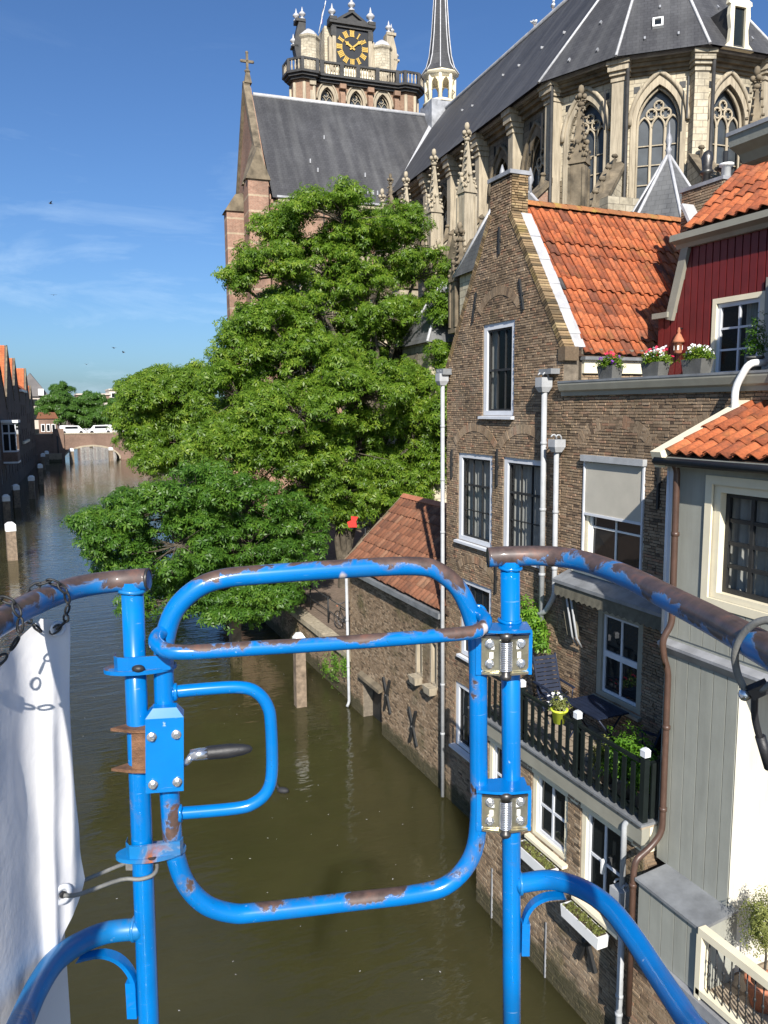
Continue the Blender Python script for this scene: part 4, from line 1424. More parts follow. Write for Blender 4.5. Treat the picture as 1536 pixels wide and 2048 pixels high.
def tracery(parent, F, a0, a1, b0, b1, lights, c, r=0.07, k=1.0):
    """mullions, sub-arches and foiled circles of a gothic window"""
    m = MB()
    w = a1 - a0
    lw = w / lights
    top = b1 + w * 0.866 * k
    sub = b1 - 0.1
    for i in range(1, lights):
        m.tube([F(a0 + lw * i, b0, c), F(a0 + lw * i, sub, c)], r, 6)
    for i in range(lights):
        pts = pointed(a0 + lw * i + 0.02, a0 + lw * (i + 1) - 0.02, sub - 0.02, sub, 1.0, 5)[1:-0 or None]
        m.tube([F(a, b, c) for a, b in pts], r * 0.8, 6)
    sub_top = sub + lw * 0.866
    if lights == 2:
        rad = w * 0.17
        cs_ = [(a0 + w / 2, sub_top + rad * 0.75, rad)]
    else:
        rad = lw * 0.36
        cs_ = [(a0 + lw, sub_top + rad * 0.35, rad), (a0 + 2 * lw, sub_top + rad * 0.35, rad), (a0 + w / 2, sub_top + rad * 1.95, rad * 0.9)]
    for ca, cb, rr in cs_:
        m.tube([F(ca + rr * math.cos(t), cb + rr * math.sin(t), c) for t in [2 * PI * j / 14 for j in range(14)]], r * 0.75, 6, closed=True)
        for j in range(4):
            t = PI / 4 + PI / 2 * j
            m.tube([F(ca + rr * 0.95 * math.cos(t), cb + rr * 0.95 * math.sin(t), c), F(ca + rr * 0.45 * math.cos(t), cb + rr * 0.45 * math.sin(t), c)], [r * 0.7, r * 0.25], 5)
    # the leaded glass has iron bars
    z = b0 + 0.8
    while z < sub:
        m.box(F, a0, a1, z, z + 0.05, c - 0.05, c - 0.01)
        z += 0.9
    return m.build('tracery', M['cdress'], parent)


def gothic_window(F, a0, a1, b0, b1, lights=3, deep=0.7, c=0.0, surround=0.32, k=1.0, mat='cdress', parent=None):
    outer = pointed(a0 - surround, a1 + surround, b0 - 0.3, b1, 1.0, 9)
    inner = pointed(a0, a1, b0, b1, k, 9)
    w = MB().panel(F, outer, [inner], c + 0.07, deep * 0.55, 0.12)
    # hood mould
    hm = pointed(a0 - surround - 0.06, a1 + surround + 0.06, b1 - 0.6, b1, 1.0, 9)[2:]
    w.tube([F(a, b, c + 0.1) for a, b in hm], 0.11, 6)
    # inner roll
    rl = pointed(a0 + 0.05, a1 - 0.05, b0, b1, k, 9)
    w.tube([F(a, b, c - deep * 0.3) for a, b in rl[1:] + rl[:1]], 0.075, 6)
    wo = w.build('gothic_window', M[mat], parent or church)
    MB().panel(F, pointed(a0 - 0.15, a1 + 0.15, b0 - 0.2, b1, 1.0, 9), [], c - deep * 0.62, 0, 0).build('leaded_glass', M['church_glass'], wo)
    tracery(wo, F, a0 + 0.03, a1 - 0.03, b0, b1, lights, c - deep * 0.5, 0.075 * (a1 - a0) / 2.2)
    return wo


def pinnacle(o, h, w, d=None, shaft=0.5, mat='cdark', seed=0):
    """square shaft, four gablets and a crocketed spirelet with finial"""
    q = rnd(seed)
    G = Fr(o, AX, BX, UP) if d is None else Fr(o, d, UP.cross(V(d)), UP)
    m = MB()
    hs = h * shaft
    m.box(G, -w / 2, w / 2, -w / 2, w / 2, 0, hs)
    for s in (-1, 1):                                    # sunk panels on the shaft edges
        for t in (-1, 1):
            m.box(G, s * w * 0.5 - 0.06, s * w * 0.5 + 0.06, t * w * 0.5 - 0.06, t * w * 0.5 + 0.06, hs * 0.06, hs * 0.92)
    m.box(G, -w * 0.62, w * 0.62, -w * 0.62, w * 0.62, -0.12, 0.06)
    gh_ = w * 1.15
    for u2, v2 in ((G.u, G.v), (G.v, -G.u), (-G.u, -G.v), (-G.v, G.u)):
        F2 = Fr(G(0, 0, hs), v2, UP, u2)
        m.prism(F2, [(-w * 0.62, -0.1), (w * 0.62, -0.1), (0, gh_)], w * 0.35, w * 0.6)
        m.ball(F2(0, gh_ + 0.05, w * 0.5), 0.12, 5, 4)
        for z in (0.25, 0.55):
            for s in (-1, 1):
                m.ball(F2(s * w * 0.62 * (1 - z), gh_ * z, w * 0.62), 0.08, 4, 3)
    sp = h - hs
    m.taper(G, -w * 0.42, w * 0.42, -w * 0.42, w * 0.42, hs, h * 0.96, 0.12)
    n = 8
    for i in range(n):
        t = (i + 0.7) / (n + 0.5)
        rr = w * 0.42 * (1 - 0.88 * t) + 0.06
        for s in (-1, 1):
            for t2 in (-1, 1):
                k = 0.095 * (1 - 0.35 * t) * q.uniform(0.75, 1.2)
                m.ball(G(s * rr, t2 * rr, hs + (sp * 0.96) * t), k, 4, 3, (1.2, 1.2, 0.8))
    for s, t2 in ((1, 0), (-1, 0), (0, 1), (0, -1)):
        m.ball(G(s * 0.16, t2 * 0.16, h * 0.965), 0.12, 5, 4)
    m.ball(G(0, 0, h + 0.08), 0.14, 6, 4, (1, 1, 1.5))
    m.ball(G(0, 0, h - 0.5), 0.17, 6, 4, (1, 1, 0.7))
    return cbuild(m, 'pinnacle', mat)


# choir: eaves at 26 m, the east end five-sided
EZ, RZ, QA = 26.0, 35.2, 28.5
APEX = CH(38.0, QA, RZ)
half = [(37.3, 22.0), (33.9, 23.7), (31.7, 26.6)]
ring = half + [(s, 2 * QA - q) for s, q in half[::-1]]
# walls
ztop = 25.75


def facet(s0, q0, s1, q1):
    p0, p1 = CH(s0, q0, 0), CH(s1, q1, 0)
    u = (p1 - p0)
    n = u.cross(UP)
    mid = (p0 + p1) / 2 - CH(40, QA, 0)
    if n.dot(mid) < 0:
        n = -n
    return Fr(p0, u, UP, n), u.length


pull = 0.35
for i in range(5):
    (s0, q0), (s1, q1) = ring[i], ring[i + 1]
    F, L = facet(s0, q0, s1, q1)
    F.o = F.o - F.n * pull
    hw = 1.0
    hole = pointed(L / 2 - hw, L / 2 + hw, 13.5, 23.3, 1.0, 9)
    cbuild(MB().panel(F, rect(-0.1, L + 0.1, 8, ztop), [hole], 0, 0.8, 0), 'choir_wall', 'cstone')
    if i < 3:
        gothic_window(F, L / 2 - hw, L / 2 + hw, 13.5, 23.3, 3, surround=0.25)
        # long-and-short quoins beside the window
        m = MB()
        q = rnd(i)
        z = 14.0
        while z < 21.5:
            for s in (-1, 1):
                x = L / 2 + s * (hw + 0.32)
                w = q.uniform(0.15, 0.42)
                m.box(F, min(x, x + s * w), max(x, x + s * w), z, z + 0.27, 0.0, 0.05)
            z += 0.3
        cbuild(m, 'quoins', 'cdark')
        for a in (L * 0.22, L * 0.78):
            cbuild(MB().box(F, a - 0.14, a + 0.14, 24.75, 25.05, -0.1, 0.015), 'putlog_vent', 'iron')
    # cornice of several steps
    m = MB()
    for z0, z1, out in ((25.5, 25.64, 0.12), (25.64, 25.8, 0.24), (25.8, 25.96, 0.42), (25.96, 26.08, 0.52)):
        m.box(F, -0.12 - out * 0.42, L + 0.12 + out * 0.42, z0, z1, -0.1, out)
    cbuild(m, 'cornice', 'cdark')
    cbuild(MB().box(F, -0.36, L + 0.36, 26.08, 26.24, 0.05, 0.68), 'lead_gutter', 'lead')
# corner shafts with caps
for i, (s, q) in enumerate(ring[:5]):
    d = (CH(s, q, 0) - CH(38, QA, 0)).normalized()
    G = Fr(CH(s, q, 0) - d * 0.35, UP.cross(d), d, UP)
    w = 0.33
    m = MB().box(G, -w, w, -0.3, 0.42, 8, 25.25)
    m.box(G, -w - 0.05, w + 0.05, -0.3, 0.48, 25.25, 25.4)
    m.box(G, -w - 0.01, w + 0.01, -0.3, 0.44, 25.4, 25.5)
    m.box(G, -w - 0.10, w + 0.10, -0.3, 0.58, 25.5, 25.66)
    m.box(G, -w - 0.16, w + 0.16, -0.3, 0.70, 25.66, 25.92)
    m.box(G, -w - 0.21, w + 0.21, -0.3, 0.78, 25.92, 26.1)
    cbuild(m, 'wall_shaft', 'cdress' if i != 2 else 'cstone')
    if i in (0, 1, 2):
        cbuild(MB().tube([G(w + 0.12, 0.6, 26.0), G(w + 0.12, 0.6, 12)], 0.09, 6), 'church_downpipe', 'cblack')
    # iron straps
    cbuild(MB().box(G, -w - 0.35, -w - 0.28, 0.35, 0.43, 23.2, 25.0), 'tie_strap', 'iron')

# clerestory facing the canal
FC = Fr(CH(0, 22.35, 0), AX, UP, -BX)
bays = [37.3, 41.0, 45.2, 49.4, 53.6, 57.8]
holes = []
for b0, b1 in zip(bays[:-1], bays[1:]):
    c = (b0 + b1) / 2
    holes.append((c - 1.05, c + 1.05))
holes.append((58.6, 59.6))
cbuild(MB().panel(FC, rect(37.2, 60.2, 8, ztop), [pointed(a, b, 14.5, 22.5, 1.0, 9) for a, b in holes[:-1]], 0, 0.8, 0), 'choir_wall', 'cshade')  # wall colour carries the shade of the bays
for a, b in holes[:-1]:
    gothic_window(FC, a, b, 14.5, 22.5, 3, mat='cdark')  # dark sandstone frames, their tone also standing in for bay shade
m = MB()
for z0, z1, out in ((25.5, 25.75, 0.2), (25.75, 25.95, 0.42), (25.95, 26.08, 0.54)):
    m.box(FC, 36.9, 60.3, z0, z1, -0.1, out)
cbuild(m, 'cornice', 'cdark')
cbuild(MB().box(FC, 36.9, 60.3, 26.08, 26.22, 0.1, 0.72), 'lead_gutter', 'lead')
for s in bays[1:]:
    m = MB().box(FC, s - 0.27, s + 0.27, 12, 24.9, -0.2, 0.62)
    m.box(FC, s - 0.33, s + 0.33, 24.9, 25.08, -0.2, 0.7)
    m.box(FC, s - 0.29, s + 0.29, 25.08, 25.2, -0.2, 0.64)
    m.box(FC, s - 0.36, s + 0.36, 25.2, 25.45, -0.2, 0.76)
    m.box(FC, s - 0.42, s + 0.42, 25.45, 25.85, -0.2, 0.88)
    m.box(FC, s - 0.48, s + 0.48, 25.85, 26.12, -0.2, 0.98)
    cbuild(m, 'wall_shaft', 'cdress')
    for k in (-1.2, 1.25):
        cbuild(MB().box(FC, s + k, s + k + 0.08, 23.6, 25.2, 0.0, 0.09), 'tie_strap', 'iron')

# roof: long slopes, facets round the east end, lead hips
ov = 0.75
eave = []
for s, q in ring:
    d = V((s - 38.0, q - QA, 0)).normalized()
    eave.append((s + d.x * ov, q + d.y * ov))
ez = EZ + 0.12
roof = MB()
wS = 92.0
roof.poly(CH(eave[0][0], eave[0][1], ez), APEX, CH(wS, QA, RZ), CH(wS, 22 - ov, ez))
roof.poly(CH(eave[5][0], eave[5][1], ez), CH(wS, 35 + ov, ez), CH(wS, QA, RZ), APEX)
for i in range(5):
    roof.poly(CH(*eave[i], ez), CH(*eave[i + 1], ez), APEX)
ro_ = cbuild(roof, 'choir_roof', 'slate')
for s, q in eave:
    p, a = CH(s, q, ez), APEX
    cbuild(MB().tube([p + (a - p) * 0.0 + UP * 0.02, a + UP * 0.05], 0.075, 5), 'lead_hip', 'leadwhite', ro_)
cbuild(MB().tube([APEX + UP * 0.06, CH(wS, QA, RZ + 0.06)], 0.16, 6), 'lead_ridge', 'lead', ro_)
# snow hooks and a roof light
m = MB()
for i in range(5):
    p0, p1 = CH(*eave[i], ez), CH(*eave[i + 1], ez)
    n = (p1 - p0).cross(APEX - p0).normalized()
    n = n if n.z > 0 else -n
    for t, h in ((0.3, 0.09), (0.7, 0.09), (0.5, 0.3), (0.4, 0.52)):
        e = p0.lerp(p1, t).lerp(APEX, h)
        m.box(Fr(e, p1 - p0, n.cross(p1 - p0), n), -0.04, 0.04, -0.1, 0.1, 0, 0.1)
q = rnd(5)
for k in range(7):
    s, h = 40 + k * 3.1, 0.12 + 0.5 * q.random()
    e = CH(s, 22 - ov, ez).lerp(CH(s, QA, RZ), h)
    m.box(Fr(e, AX, UP), -0.04, 0.04, -0.03, 0.1, -0.1, 0.1)
cbuild(m, 'roof_hooks', 'lead', ro_, kind='stuff')
p0, p1 = CH(*eave[1], ez), CH(*eave[2], ez)
n = (p1 - p0).cross(APEX - p0).normalized()
n = n if n.z > 0 else -n
e = p0.lerp(p1, 0.46).lerp(APEX, 0.185)
vv = n.cross(p1 - p0).normalized()
vv = vv if vv.z > 0 else -vv
GL = Fr(e, p1 - p0, vv, n)
sk = cbuild(MB().panel(GL, rect(-0.24, 0.24, -0.36, 0.36), [rect(-0.15, 0.15, -0.26, 0.26)], 0.14, 0.08, 0.2), 'roof_light', 'white', ro_)
cbuild(MB().panel(GL, rect(-0.16, 0.16, -0.27, 0.27), [], 0.08, 0, 0), 'pane', 'glass', sk)
# dormer with a scrolled cream front on the east facet
FD, LD = facet(*ring[2], *ring[3])
dm = MB()
prof = [(a_ * 0.88, b_ * 0.8) for a_, b_ in [(-1.0, 0), (-0.62, 0.35), (-0.55, 1.1), (-0.66, 1.8), (-0.62, 2.35), (-0.75, 2.4), (-0.72, 2.6), (-0.3, 2.8), (0.3, 2.8), (0.72, 2.6), (0.75, 2.4), (0.62, 2.35), (0.66, 1.8), (0.55, 1.1), (0.62, 0.35), (1.0, 0)]]
FD2 = Fr(FD(1.45, 26.12, 0.66), FD.u, UP, FD.n)
dor = cbuild(MB().panel(FD2, prof, [rect(-0.32, 0.32, 0.1, 1.82)], 0, 0.15, 0.2), 'roof_dormer', 'cream', ro_)
cbuild(MB().panel(FD2, rect(-0.34, 0.34, 0.08, 1.86), [], -0.12, 0, 0), 'hatch', 'dkgreen', dor)
cbuild(MB().box(FD2, -0.46, 0.46, 0.08, 1.9, -2.2, -0.2), 'dormer_cheeks', 'cblack', dor)

# outer piers, pinnacles and flying buttresses
piers = [(CH(36.5, 17.0, 0), CH(37.3, 22.0, 0), 23.3), (CH(40.6, 17.0, 0), CH(41.0, 22.0, 0), 23.3), (CH(44.8, 17.0, 0), CH(45.2, 22.0, 0), 23.3), (CH(49.0, 17.0, 0), CH(49.4, 22.0, 0), 23.4), (CH(53.2, 17, 0), CH(53.6, 22, 0), 23.4),
         (CH(30.5, 19.45, 0), CH(33.9, 23.7, 0), 23.1), (CH(26.5, 24.9, 0), CH(31.7, 26.6, 0), 23.0)]
for i, (p, w, top) in enumerate(piers):
    d = (w - p).normalized()
    G = Fr(p, UP.cross(d), d, UP)
    m = MB().box(G, -0.5, 0.5, -0.7, 0.7, 2, 17.2)
    for z in (6.0, 11.5, 15.0):
        m.box(G, -0.6, 0.6, -0.8, 0.8, z, z + 0.25)
    cbuild(m, 'buttress_pier', 'cstone')
    m = MB()
    for sgn in (-1, 1):                                   # little gables at the head of the pier
        m.prism(Fr(G(0, 0, 0), G.u, UP, G.v * sgn), [(-0.62, 16.9), (0.62, 16.9), (0.0, 18.3)], 0.4, 0.8)
        m.prism(Fr(G(0, 0, 0), G.v, UP, G.u * sgn), [(-0.8, 16.9), (0.8, 16.9), (0.0, 18.1)], 0.3, 0.62)
        for t in (-1, 1):
            m.ball(G(sgn * 0.56, t * 0.7, 17.45), 0.14, 6, 4, (1, 1, 1.6))
    cbuild(m, 'pier_gablets', 'cdark')
    pinnacle(p + UP * 17.2, top - 17.2, 0.62, d, 0.52, 'cdress' if i < 5 else 'cdark', i)
    if i in (0, 1, 2):
        pinnacle(p + d * 1.6 + UP * 15.6, 4.2, 0.5, d, 0.55, 'cdress', i + 30)
    # flyer: sloping coping on a half arch
    L = (w - p).length
    FB2 = Fr(p, d, UP, G.u)
    arc = [(0.7 + (L - 0.7) * (1 - math.cos(t)), 13.2 + 5.0 * math.sin(t)) for t in [PI / 2 * j / 7 for j in range(8)]]
    poly_ = [(0.5, 13.2)] + arc + [(L + 0.2, 18.2), (L + 0.2, 21.6), (0.5, 17.5)]
    tri = MB().prism(FB2, poly_, -0.32, 0.32)
    cbuild(tri, 'flying_buttress', 'cband' if i in (0, 1) else 'cstone')
    cd = V((L - 0.3, 4.1, 0)).normalized()
    GC = Fr(FB2(0.5, 17.5, 0), FB2.u * cd.x + UP * cd.y, FB2.n, UP)
    m = MB().box(GC, 0, L * 1.16, -0.46, 0.46, -0.05, 0.22)
    for k in range(5):
        x = 0.7 + k * L * 1.1 / 5
        m.add([GC(x, -0.1, 0.2), GC(x + 0.35, -0.1, 0.2), GC(x + 0.5, 0, 0.75), GC(x + 0.2, 0, 0.65), GC(x, 0.1, 0.2), GC(x + 0.35, 0.1, 0.2)], [(0, 1, 2, 3), (5, 4, 3, 2), (0, 3, 4), (1, 5, 2)])
        m.ball(GC(x + 0.38, 0, 0.66), 0.15, 5, 4, (1.3, 0.9, 0.7))
    cbuild(m, 'flyer_coping', 'cdark')

# ambulatory and chapels below
amb = [(60, 17.4), (36.6, 17.4), (31.0, 20.0), (27.5, 25.2), (27.5, 31)]
for (s0, q0), (s1, q1) in zip(amb[:-1], amb[1:]):
    F, L = facet(s0, q0, s1, q1)
    nb = max(1, int(round(L / 4.2)))
    hs = []
    for k in range(nb):
        c = L * (k + 0.5) / nb
        hs.append((c - 1.1, c + 1.1))
    cbuild(MB().panel(F, rect(-0.1, L + 0.1, 1.7, 14.0), [pointed(a, b, 4.5, 9.5, 1.0, 7) for a, b in hs], 0, 0.7, 0), 'aisle_wall', 'cstone')
    for a, b in hs:
        gothic_window(F, a, b, 4.5, 9.5, 3)
    cbuild(MB().box(F, -0.3, L + 0.3, 13.6, 14.0, -0.1, 0.4), 'aisle_cornice', 'cdress')
    m = MB()                                              # pierced parapet
    for k in range(int(L / 0.62)):
        a = 0.3 + k * 0.62
        m.panel(F, rect(a - 0.31, a + 0.31, 14.0, 15.1), [[(a + 0.2 * math.cos(t), 14.55 + 0.33 * math.sin(t)) for t in [2 * PI * j / 6 for j in range(6)]]], 0.3, 0.15, 0)
    m.box(F, 0, L, 15.1, 15.25, 0.1, 0.36)
    cbuild(m, 'aisle_parapet', 'cdark')
m = MB()
for (o0, o1), (i0, i1) in (((amb[0], amb[1]), ((60, 22.4), (37.3, 22.4))), ((amb[1], amb[2]), ((37.3, 22.4), (33.9, 24))), ((amb[2], amb[3]), ((33.9, 24), (31.9, 26.8)))):
    m.poly(CH(*o0, 14.2), CH(*o1, 14.2), CH(*i1, 16.2), CH(*i0, 16.2))
cbuild(m, 'aisle_roof', 'slate2')


def pyramid_roof(c, r, z0, z1, n, a0, name, ribs=True):
    pts = [CH(c[0] + r * math.cos(a0 + 2 * PI * k / n), c[1] + r * math.sin(a0 + 2 * PI * k / n), z0) for k in range(n)]
    tip = CH(c[0], c[1], z1)
    m = MB()
    for k in range(n):
        m.poly(pts[k], pts[(k + 1) % n], tip)
    o = cbuild(m, name, 'slate2')
    for p in pts:
        cbuild(MB().tube([p, tip], 0.065, 5), 'lead_hip', 'leadwhite', o)
    m = MB()
    m.lathe(tip - UP * 0.25, [(0.14, 0), (0.09, 0.3), (0.13, 0.38), (0.06, 0.5), (0.13, 0.7), (0.10, 0.85), (0.04, 1.0), (0.012, 1.4)], 8)
    cbuild(m, 'lead_finial', 'lead', o)
    w = MB().prism(Fr((0, 0, 0), AX, BX, UP), [(c[0] + r * 0.93 * math.cos(a0 + 2 * PI * k / n), c[1] + r * 0.93 * math.sin(a0 + 2 * PI * k / n)) for k in range(n)], 1.7, z0)
    cbuild(w, 'chapel_wall', 'cstone')
    return o


pyramid_roof((26.2, 20.6), 2.9, 14.9, 19.5, 6, 0.35, 'chapel_roof')
# hipped chapel roofs peeping over the gabled house
m = MB()
e4 = [CH(28.2, 14.5, 15.6), CH(32.4, 14.5, 15.6), CH(32.4, 18.8, 15.6), CH(28.2, 18.8, 15.6)]
r4 = [CH(30.3, 15.7, 18.8), CH(30.3, 17.0, 18.8)]
m.poly(e4[0], e4[1], r4[0]).poly(e4[1], e4[2], r4[1], r4[0]).poly(e4[2], e4[3], r4[1]).poly(e4[3], e4[0], r4[0], r4[1])
cr = cbuild(m, 'chapel_roof', 'slate2')
for a, b in ((e4[0], r4[0]), (e4[1], r4[0]), (e4[2], r4[1]), (e4[3], r4[1]), (r4[0], r4[1])):
    cbuild(MB().tube([a, b], 0.075, 5), 'lead_hip', 'leadwhite', cr)
for p in r4:
    cbuild(MB().lathe(p, [(0.09, 0), (0.06, 0.3), (0.15, 0.5), (0.11, 0.72), (0.02, 1.0)], 8), 'lead_finial', 'lead', cr)
cbuild(MB().prism(Fr((0, 0, 0), AX, BX, UP), [(28.4, 14.7), (32.2, 14.7), (32.2, 18.6), (28.4, 18.6)], 1.7, 15.65), 'chapel_wall', 'cstone')
m = MB()
e4 = [CH(34.2, 14.0, 13.0), CH(38.2, 14.0, 13.0), CH(38.2, 17.2, 13.0), CH(34.2, 17.2, 13.0)]
t4 = CH(36.2, 15.6, 16.0)
for k in range(4):
    m.poly(e4[k], e4[(k + 1) % 4], t4)
cr = cbuild(m, 'chapel_roof', 'slate2')
for p in e4:
    cbuild(MB().tube([p, t4], 0.075, 5), 'lead_hip', 'leadwhite', cr)
cbuild(MB().prism(Fr((0, 0, 0), AX, BX, UP), [(34.4, 14.2), (38.0, 14.2), (38.0, 17.0), (34.4, 17.0)], 1.7, 13.05), 'chapel_wall', 'cstone')
pinnacle(CH(32.9, 15.0, 13.4), 4.4, 0.6, None, 0.5, 'cdark', 51)
pinnacle(CH(38.6, 16.4, 14.0), 4.3, 0.6, None, 0.5, 'cdress', 52)
# blind arch and turret base beside the gabled roof
FA = Fr(CH(29.0, 21.5, 0), BX, UP, -AX)
cbuild(MB().panel(FA, rect(-1.6, 1.9, 8, 18.6), [pointed(-0.55, 0.85, 8.5, 16.6, 1.0, 7)], 0, 0.5, 0.6), 'chapel_wall', 'cstone')
cbuild(MB().panel(FA, rect(-0.7, 1.0, 8.2, 18.3), [], -0.5, 0, 0), 'dark_opening', 'iron')
cbuild(MB().tube([FA(a, b, 0.06) for a, b in pointed(-0.6, 0.9, 14.5, 16.6, 1.0, 7)[1:]], 0.14, 6), 'arch_mould', 'cdress')

# transept
TQ0 = 11.7
FT = Fr(CH(60, 0, 0), BX, UP, -AX)
th = [pointed(13.6, 16.6, 5, 18.0, 1.0, 8), pointed(18.2, 20.4, 8, 18.0, 1.0, 8)]
cbuild(MB().panel(FT, rect(TQ0, 22.4, 1.7, 25.3), th, 0, 0.8, 0), 'transept_wall', 'cbrick')
gothic_window(FT, 13.6, 16.6, 5, 18.0, 3, c=0.0)
gothic_window(FT, 18.2, 20.4, 8, 18.0, 3, c=0.0)
m = MB()
for z0, z1, o in ((24.7, 24.9, 0.12), (24.9, 25.1, 0.22), (25.1, 25.35, 0.38)):
    m.box(FT, TQ0 + 0.9, 22.4, z0, z1, -0.1, o)
cbuild(m, 'transept_cornice', 'cdress')
cbuild(MB().box(FT, TQ0 + 0.8, 22.4, 25.35, 25.5, 0.0, 0.52), 'lead_gutter', 'lead')
cbuild(MB().box(FT, TQ0 + 0.6, 22.4, 21.6, 21.85, 0, 0.07), 'stone_band', 'cdress')
for k in range(6):
    cbuild(MB().box(FT, 12.9 + k * 1.6, 12.98 + k * 1.6, 23.4, 24.7, 0, 0.06), 'tie_strap', 'iron')
FTG = Fr(CH(0, TQ0, 0), AX, UP, -BX)
gp = [(60, 1.7), (74, 1.7), (74, 25.5), (67, 35.6), (60, 25.5)]
cbuild(MB().panel(FTG, gp, [pointed(64, 70, 6, 20, 1.0, 8)], 0, 0.8, 0.45), 'transept_gable', 'cbrick')
tr = MB()
tr.poly(CH(59.6, TQ0 + 0.5, 25.35), CH(67, TQ0 + 0.5, 35.0), CH(67, QA, 35.0), CH(59.6, 21.6, 25.35))
tr.poly(CH(74.4, TQ0 + 0.5, 25.35), CH(74.4, 21.6, 25.35), CH(67, QA, 35.0), CH(67, TQ0 + 0.5, 35.0))
tro = cbuild(tr, 'transept_roof', 'slate')
cbuild(MB().tube([CH(67, TQ0 + 0.6, 35.05), CH(67, QA, 35.05)], 0.17, 6), 'lead_ridge', 'leadwhite', tro)
e0, e1_ = CH(59.7, 21.75, 26.2), CH(66.9, 28.3, 35.1)
wv = (e1_ - e0).normalized()
nv = V((-0.55, -0.6, 0.9)).normalized()
sv = wv.cross(nv).normalized()
cbuild(MB().box(Fr(e0, wv, sv, sv.cross(wv)), 0, (e1_ - e0).length, -0.24, 0.24, -0.08, 0.10), 'lead_valley', 'leadwhite', tro)
m = MB()
q = rnd(15)
for k in range(10):
    e = CH(59.6, 12.8 + q.random() * 8.5, 25.35).lerp(CH(67, 12.8 + k * 0.9, 35.0), 0.1 + 0.75 * q.random() * (k % 2))
    m.box(Fr(e, BX, UP), -0.05, 0.05, -0.02, 0.3, -0.05, 0.1)
cbuild(m, 'roof_hooks', 'lead', tro, kind='stuff')
# gable coping, seen edge on, with the stone cross
for sg in (-1, 1):
    a, b = CH(67 + sg * 7.0, TQ0 - 0.1, 25.6), CH(67, TQ0 - 0.1, 35.9)
    dd = b - a
    GG = Fr(a, dd, BX, BX.cross(dd) * (1 if BX.cross(dd).z > 0 else -1))
    cbuild(MB().box(GG, 0, dd.length, -0.1, 0.42, -0.4, 0.1), 'gable_coping', 'cdark')
cx = MB()
top = CH(67, TQ0 + 0.2, 35.8)
cx.taper(Fr(top, AX, BX, UP), -0.3, 0.3, -0.3, 0.3, 0, 0.9, 0.45)
cx.box(Fr(top, AX, BX, UP), -0.09, 0.09, -0.09, 0.09, 0.9, 2.3)
cx.box(Fr(top, BX, AX, UP), -0.45, 0.45, -0.09, 0.09, 1.6, 1.78)
for a_ in (-0.45, 0.45):
    cx.ball(top + BX * a_ + UP * 1.69, 0.13, 6, 4)
cx.ball(top + UP * 2.35, 0.14, 6, 4)
cx.ball(top + UP * 0.95, 0.26, 6, 4, (1, 1, 0.6))
cbuild(cx, 'gable_cross', 'cdark')
# corner buttresses of the transept: banded brick with gabled heads
bt = MB()
GB = Fr(CH(60.2, 11.2, 0), BX, AX, UP)
bt.box(GB, -0.85, 0.62, -0.95, 1.2, 1.7, 26.6)
cbuild(bt, 'corner_buttress', 'cband')
bt = MB()
for sg, fr in ((1, Fr(GB(-0.12, 0, 0), BX, UP, -AX)), (-1, Fr(GB(-0.12, 0, 0), BX, UP, AX))):
    bt.prism(fr, [(-0.9, 26.4), (0.9, 26.4), (0.0, 28.6)], 0.5, 1.1)
bt.add([GB(-0.95, -1.0, 26.6), GB(0.75, -1.0, 26.6), GB(0.75, 1.2, 26.6), GB(-0.95, 1.2, 26.6), GB(-0.1, -0.7, 28.5), GB(-0.1, 1.2, 29.5)], [(0, 1, 4), (1, 2, 5, 4), (2, 3, 5), (3, 0, 4, 5)])
cbuild(bt, 'buttress_head', 'cdark')
bt = MB()
GB2 = Fr(CH(62.6, 10.0, 0), BX, AX, UP)
bt.box(GB2, -0.85, 1.6, -0.7, 0.7, 1.7, 24.8)
bt.box(GB2, -1.25, 1.6, -0.85, 0.85, 1.7, 14.6)
cbuild(bt, 'gable_buttress', 'cband')
cbuild(MB().prism(Fr(GB2(0, 0, 0), BX, UP, -AX), [(-1.0, 24.7), (1.6, 24.7), (1.6, 26.3), (-0.2, 25.9)], -0.85, 0.85), 'buttress_head', 'cdark')
cbuild(MB().tube([CH(59.4, 11.0, 25), CH(59.4, 11.0, 6)], 0.09, 6), 'church_downpipe', 'cream')
pinnacle(CH(59.2, 21.2, 21.8), 5.6, 0.8, None, 0.45, 'cdark', 41)
pinnacle(CH(59.0, 17.4, 15), 7.6, 0.8, None, 0.5, 'cdark', 42)

# ridge turret
tz = 34.6
fl = MB()
GFl = Fr(CH(66.7, QA, 0), AX, BX, UP)
cbuild(MB().box(GFl, -1.35, 1.35, -1.35, 1.35, tz - 1.5, tz + 1.3), 'turret_base', 'lead')
m = MB()
for k in range(8):
    a = PI / 8 + k * PI / 4
    m.tube([GFl(1.2 * math.cos(a), 1.2 * math.sin(a), tz + 1.3), GFl(1.2 * math.cos(a), 1.2 * math.sin(a), tz + 3.6)], 0.17, 6)
m.lathe(GFl(0, 0, tz + 1.25), [(1.5, 0), (1.5, 0.15), (1.3, 0.25), (1.3, 0.3)], 8, a0=PI / 8)
m.lathe(GFl(0, 0, tz + 3.3), [(1.3, 0), (1.35, 0.25), (1.6, 0.35), (1.6, 0.5)], 8, a0=PI / 8)
for k in range(8):
    a = PI / 4 * k
    F2 = Fr(GFl(1.14 * math.cos(a), 1.14 * math.sin(a), tz), -AX * math.sin(a) + BX * math.cos(a), UP)
    m.panel(F2, rect(-0.5, 0.5, 2.3, 3.4), [pointed(-0.3, 0.3, 2.2999, 2.7, 1.0, 4)], 0, 0.12, 0)
cbuild(m, 'turret_lantern', 'cream')
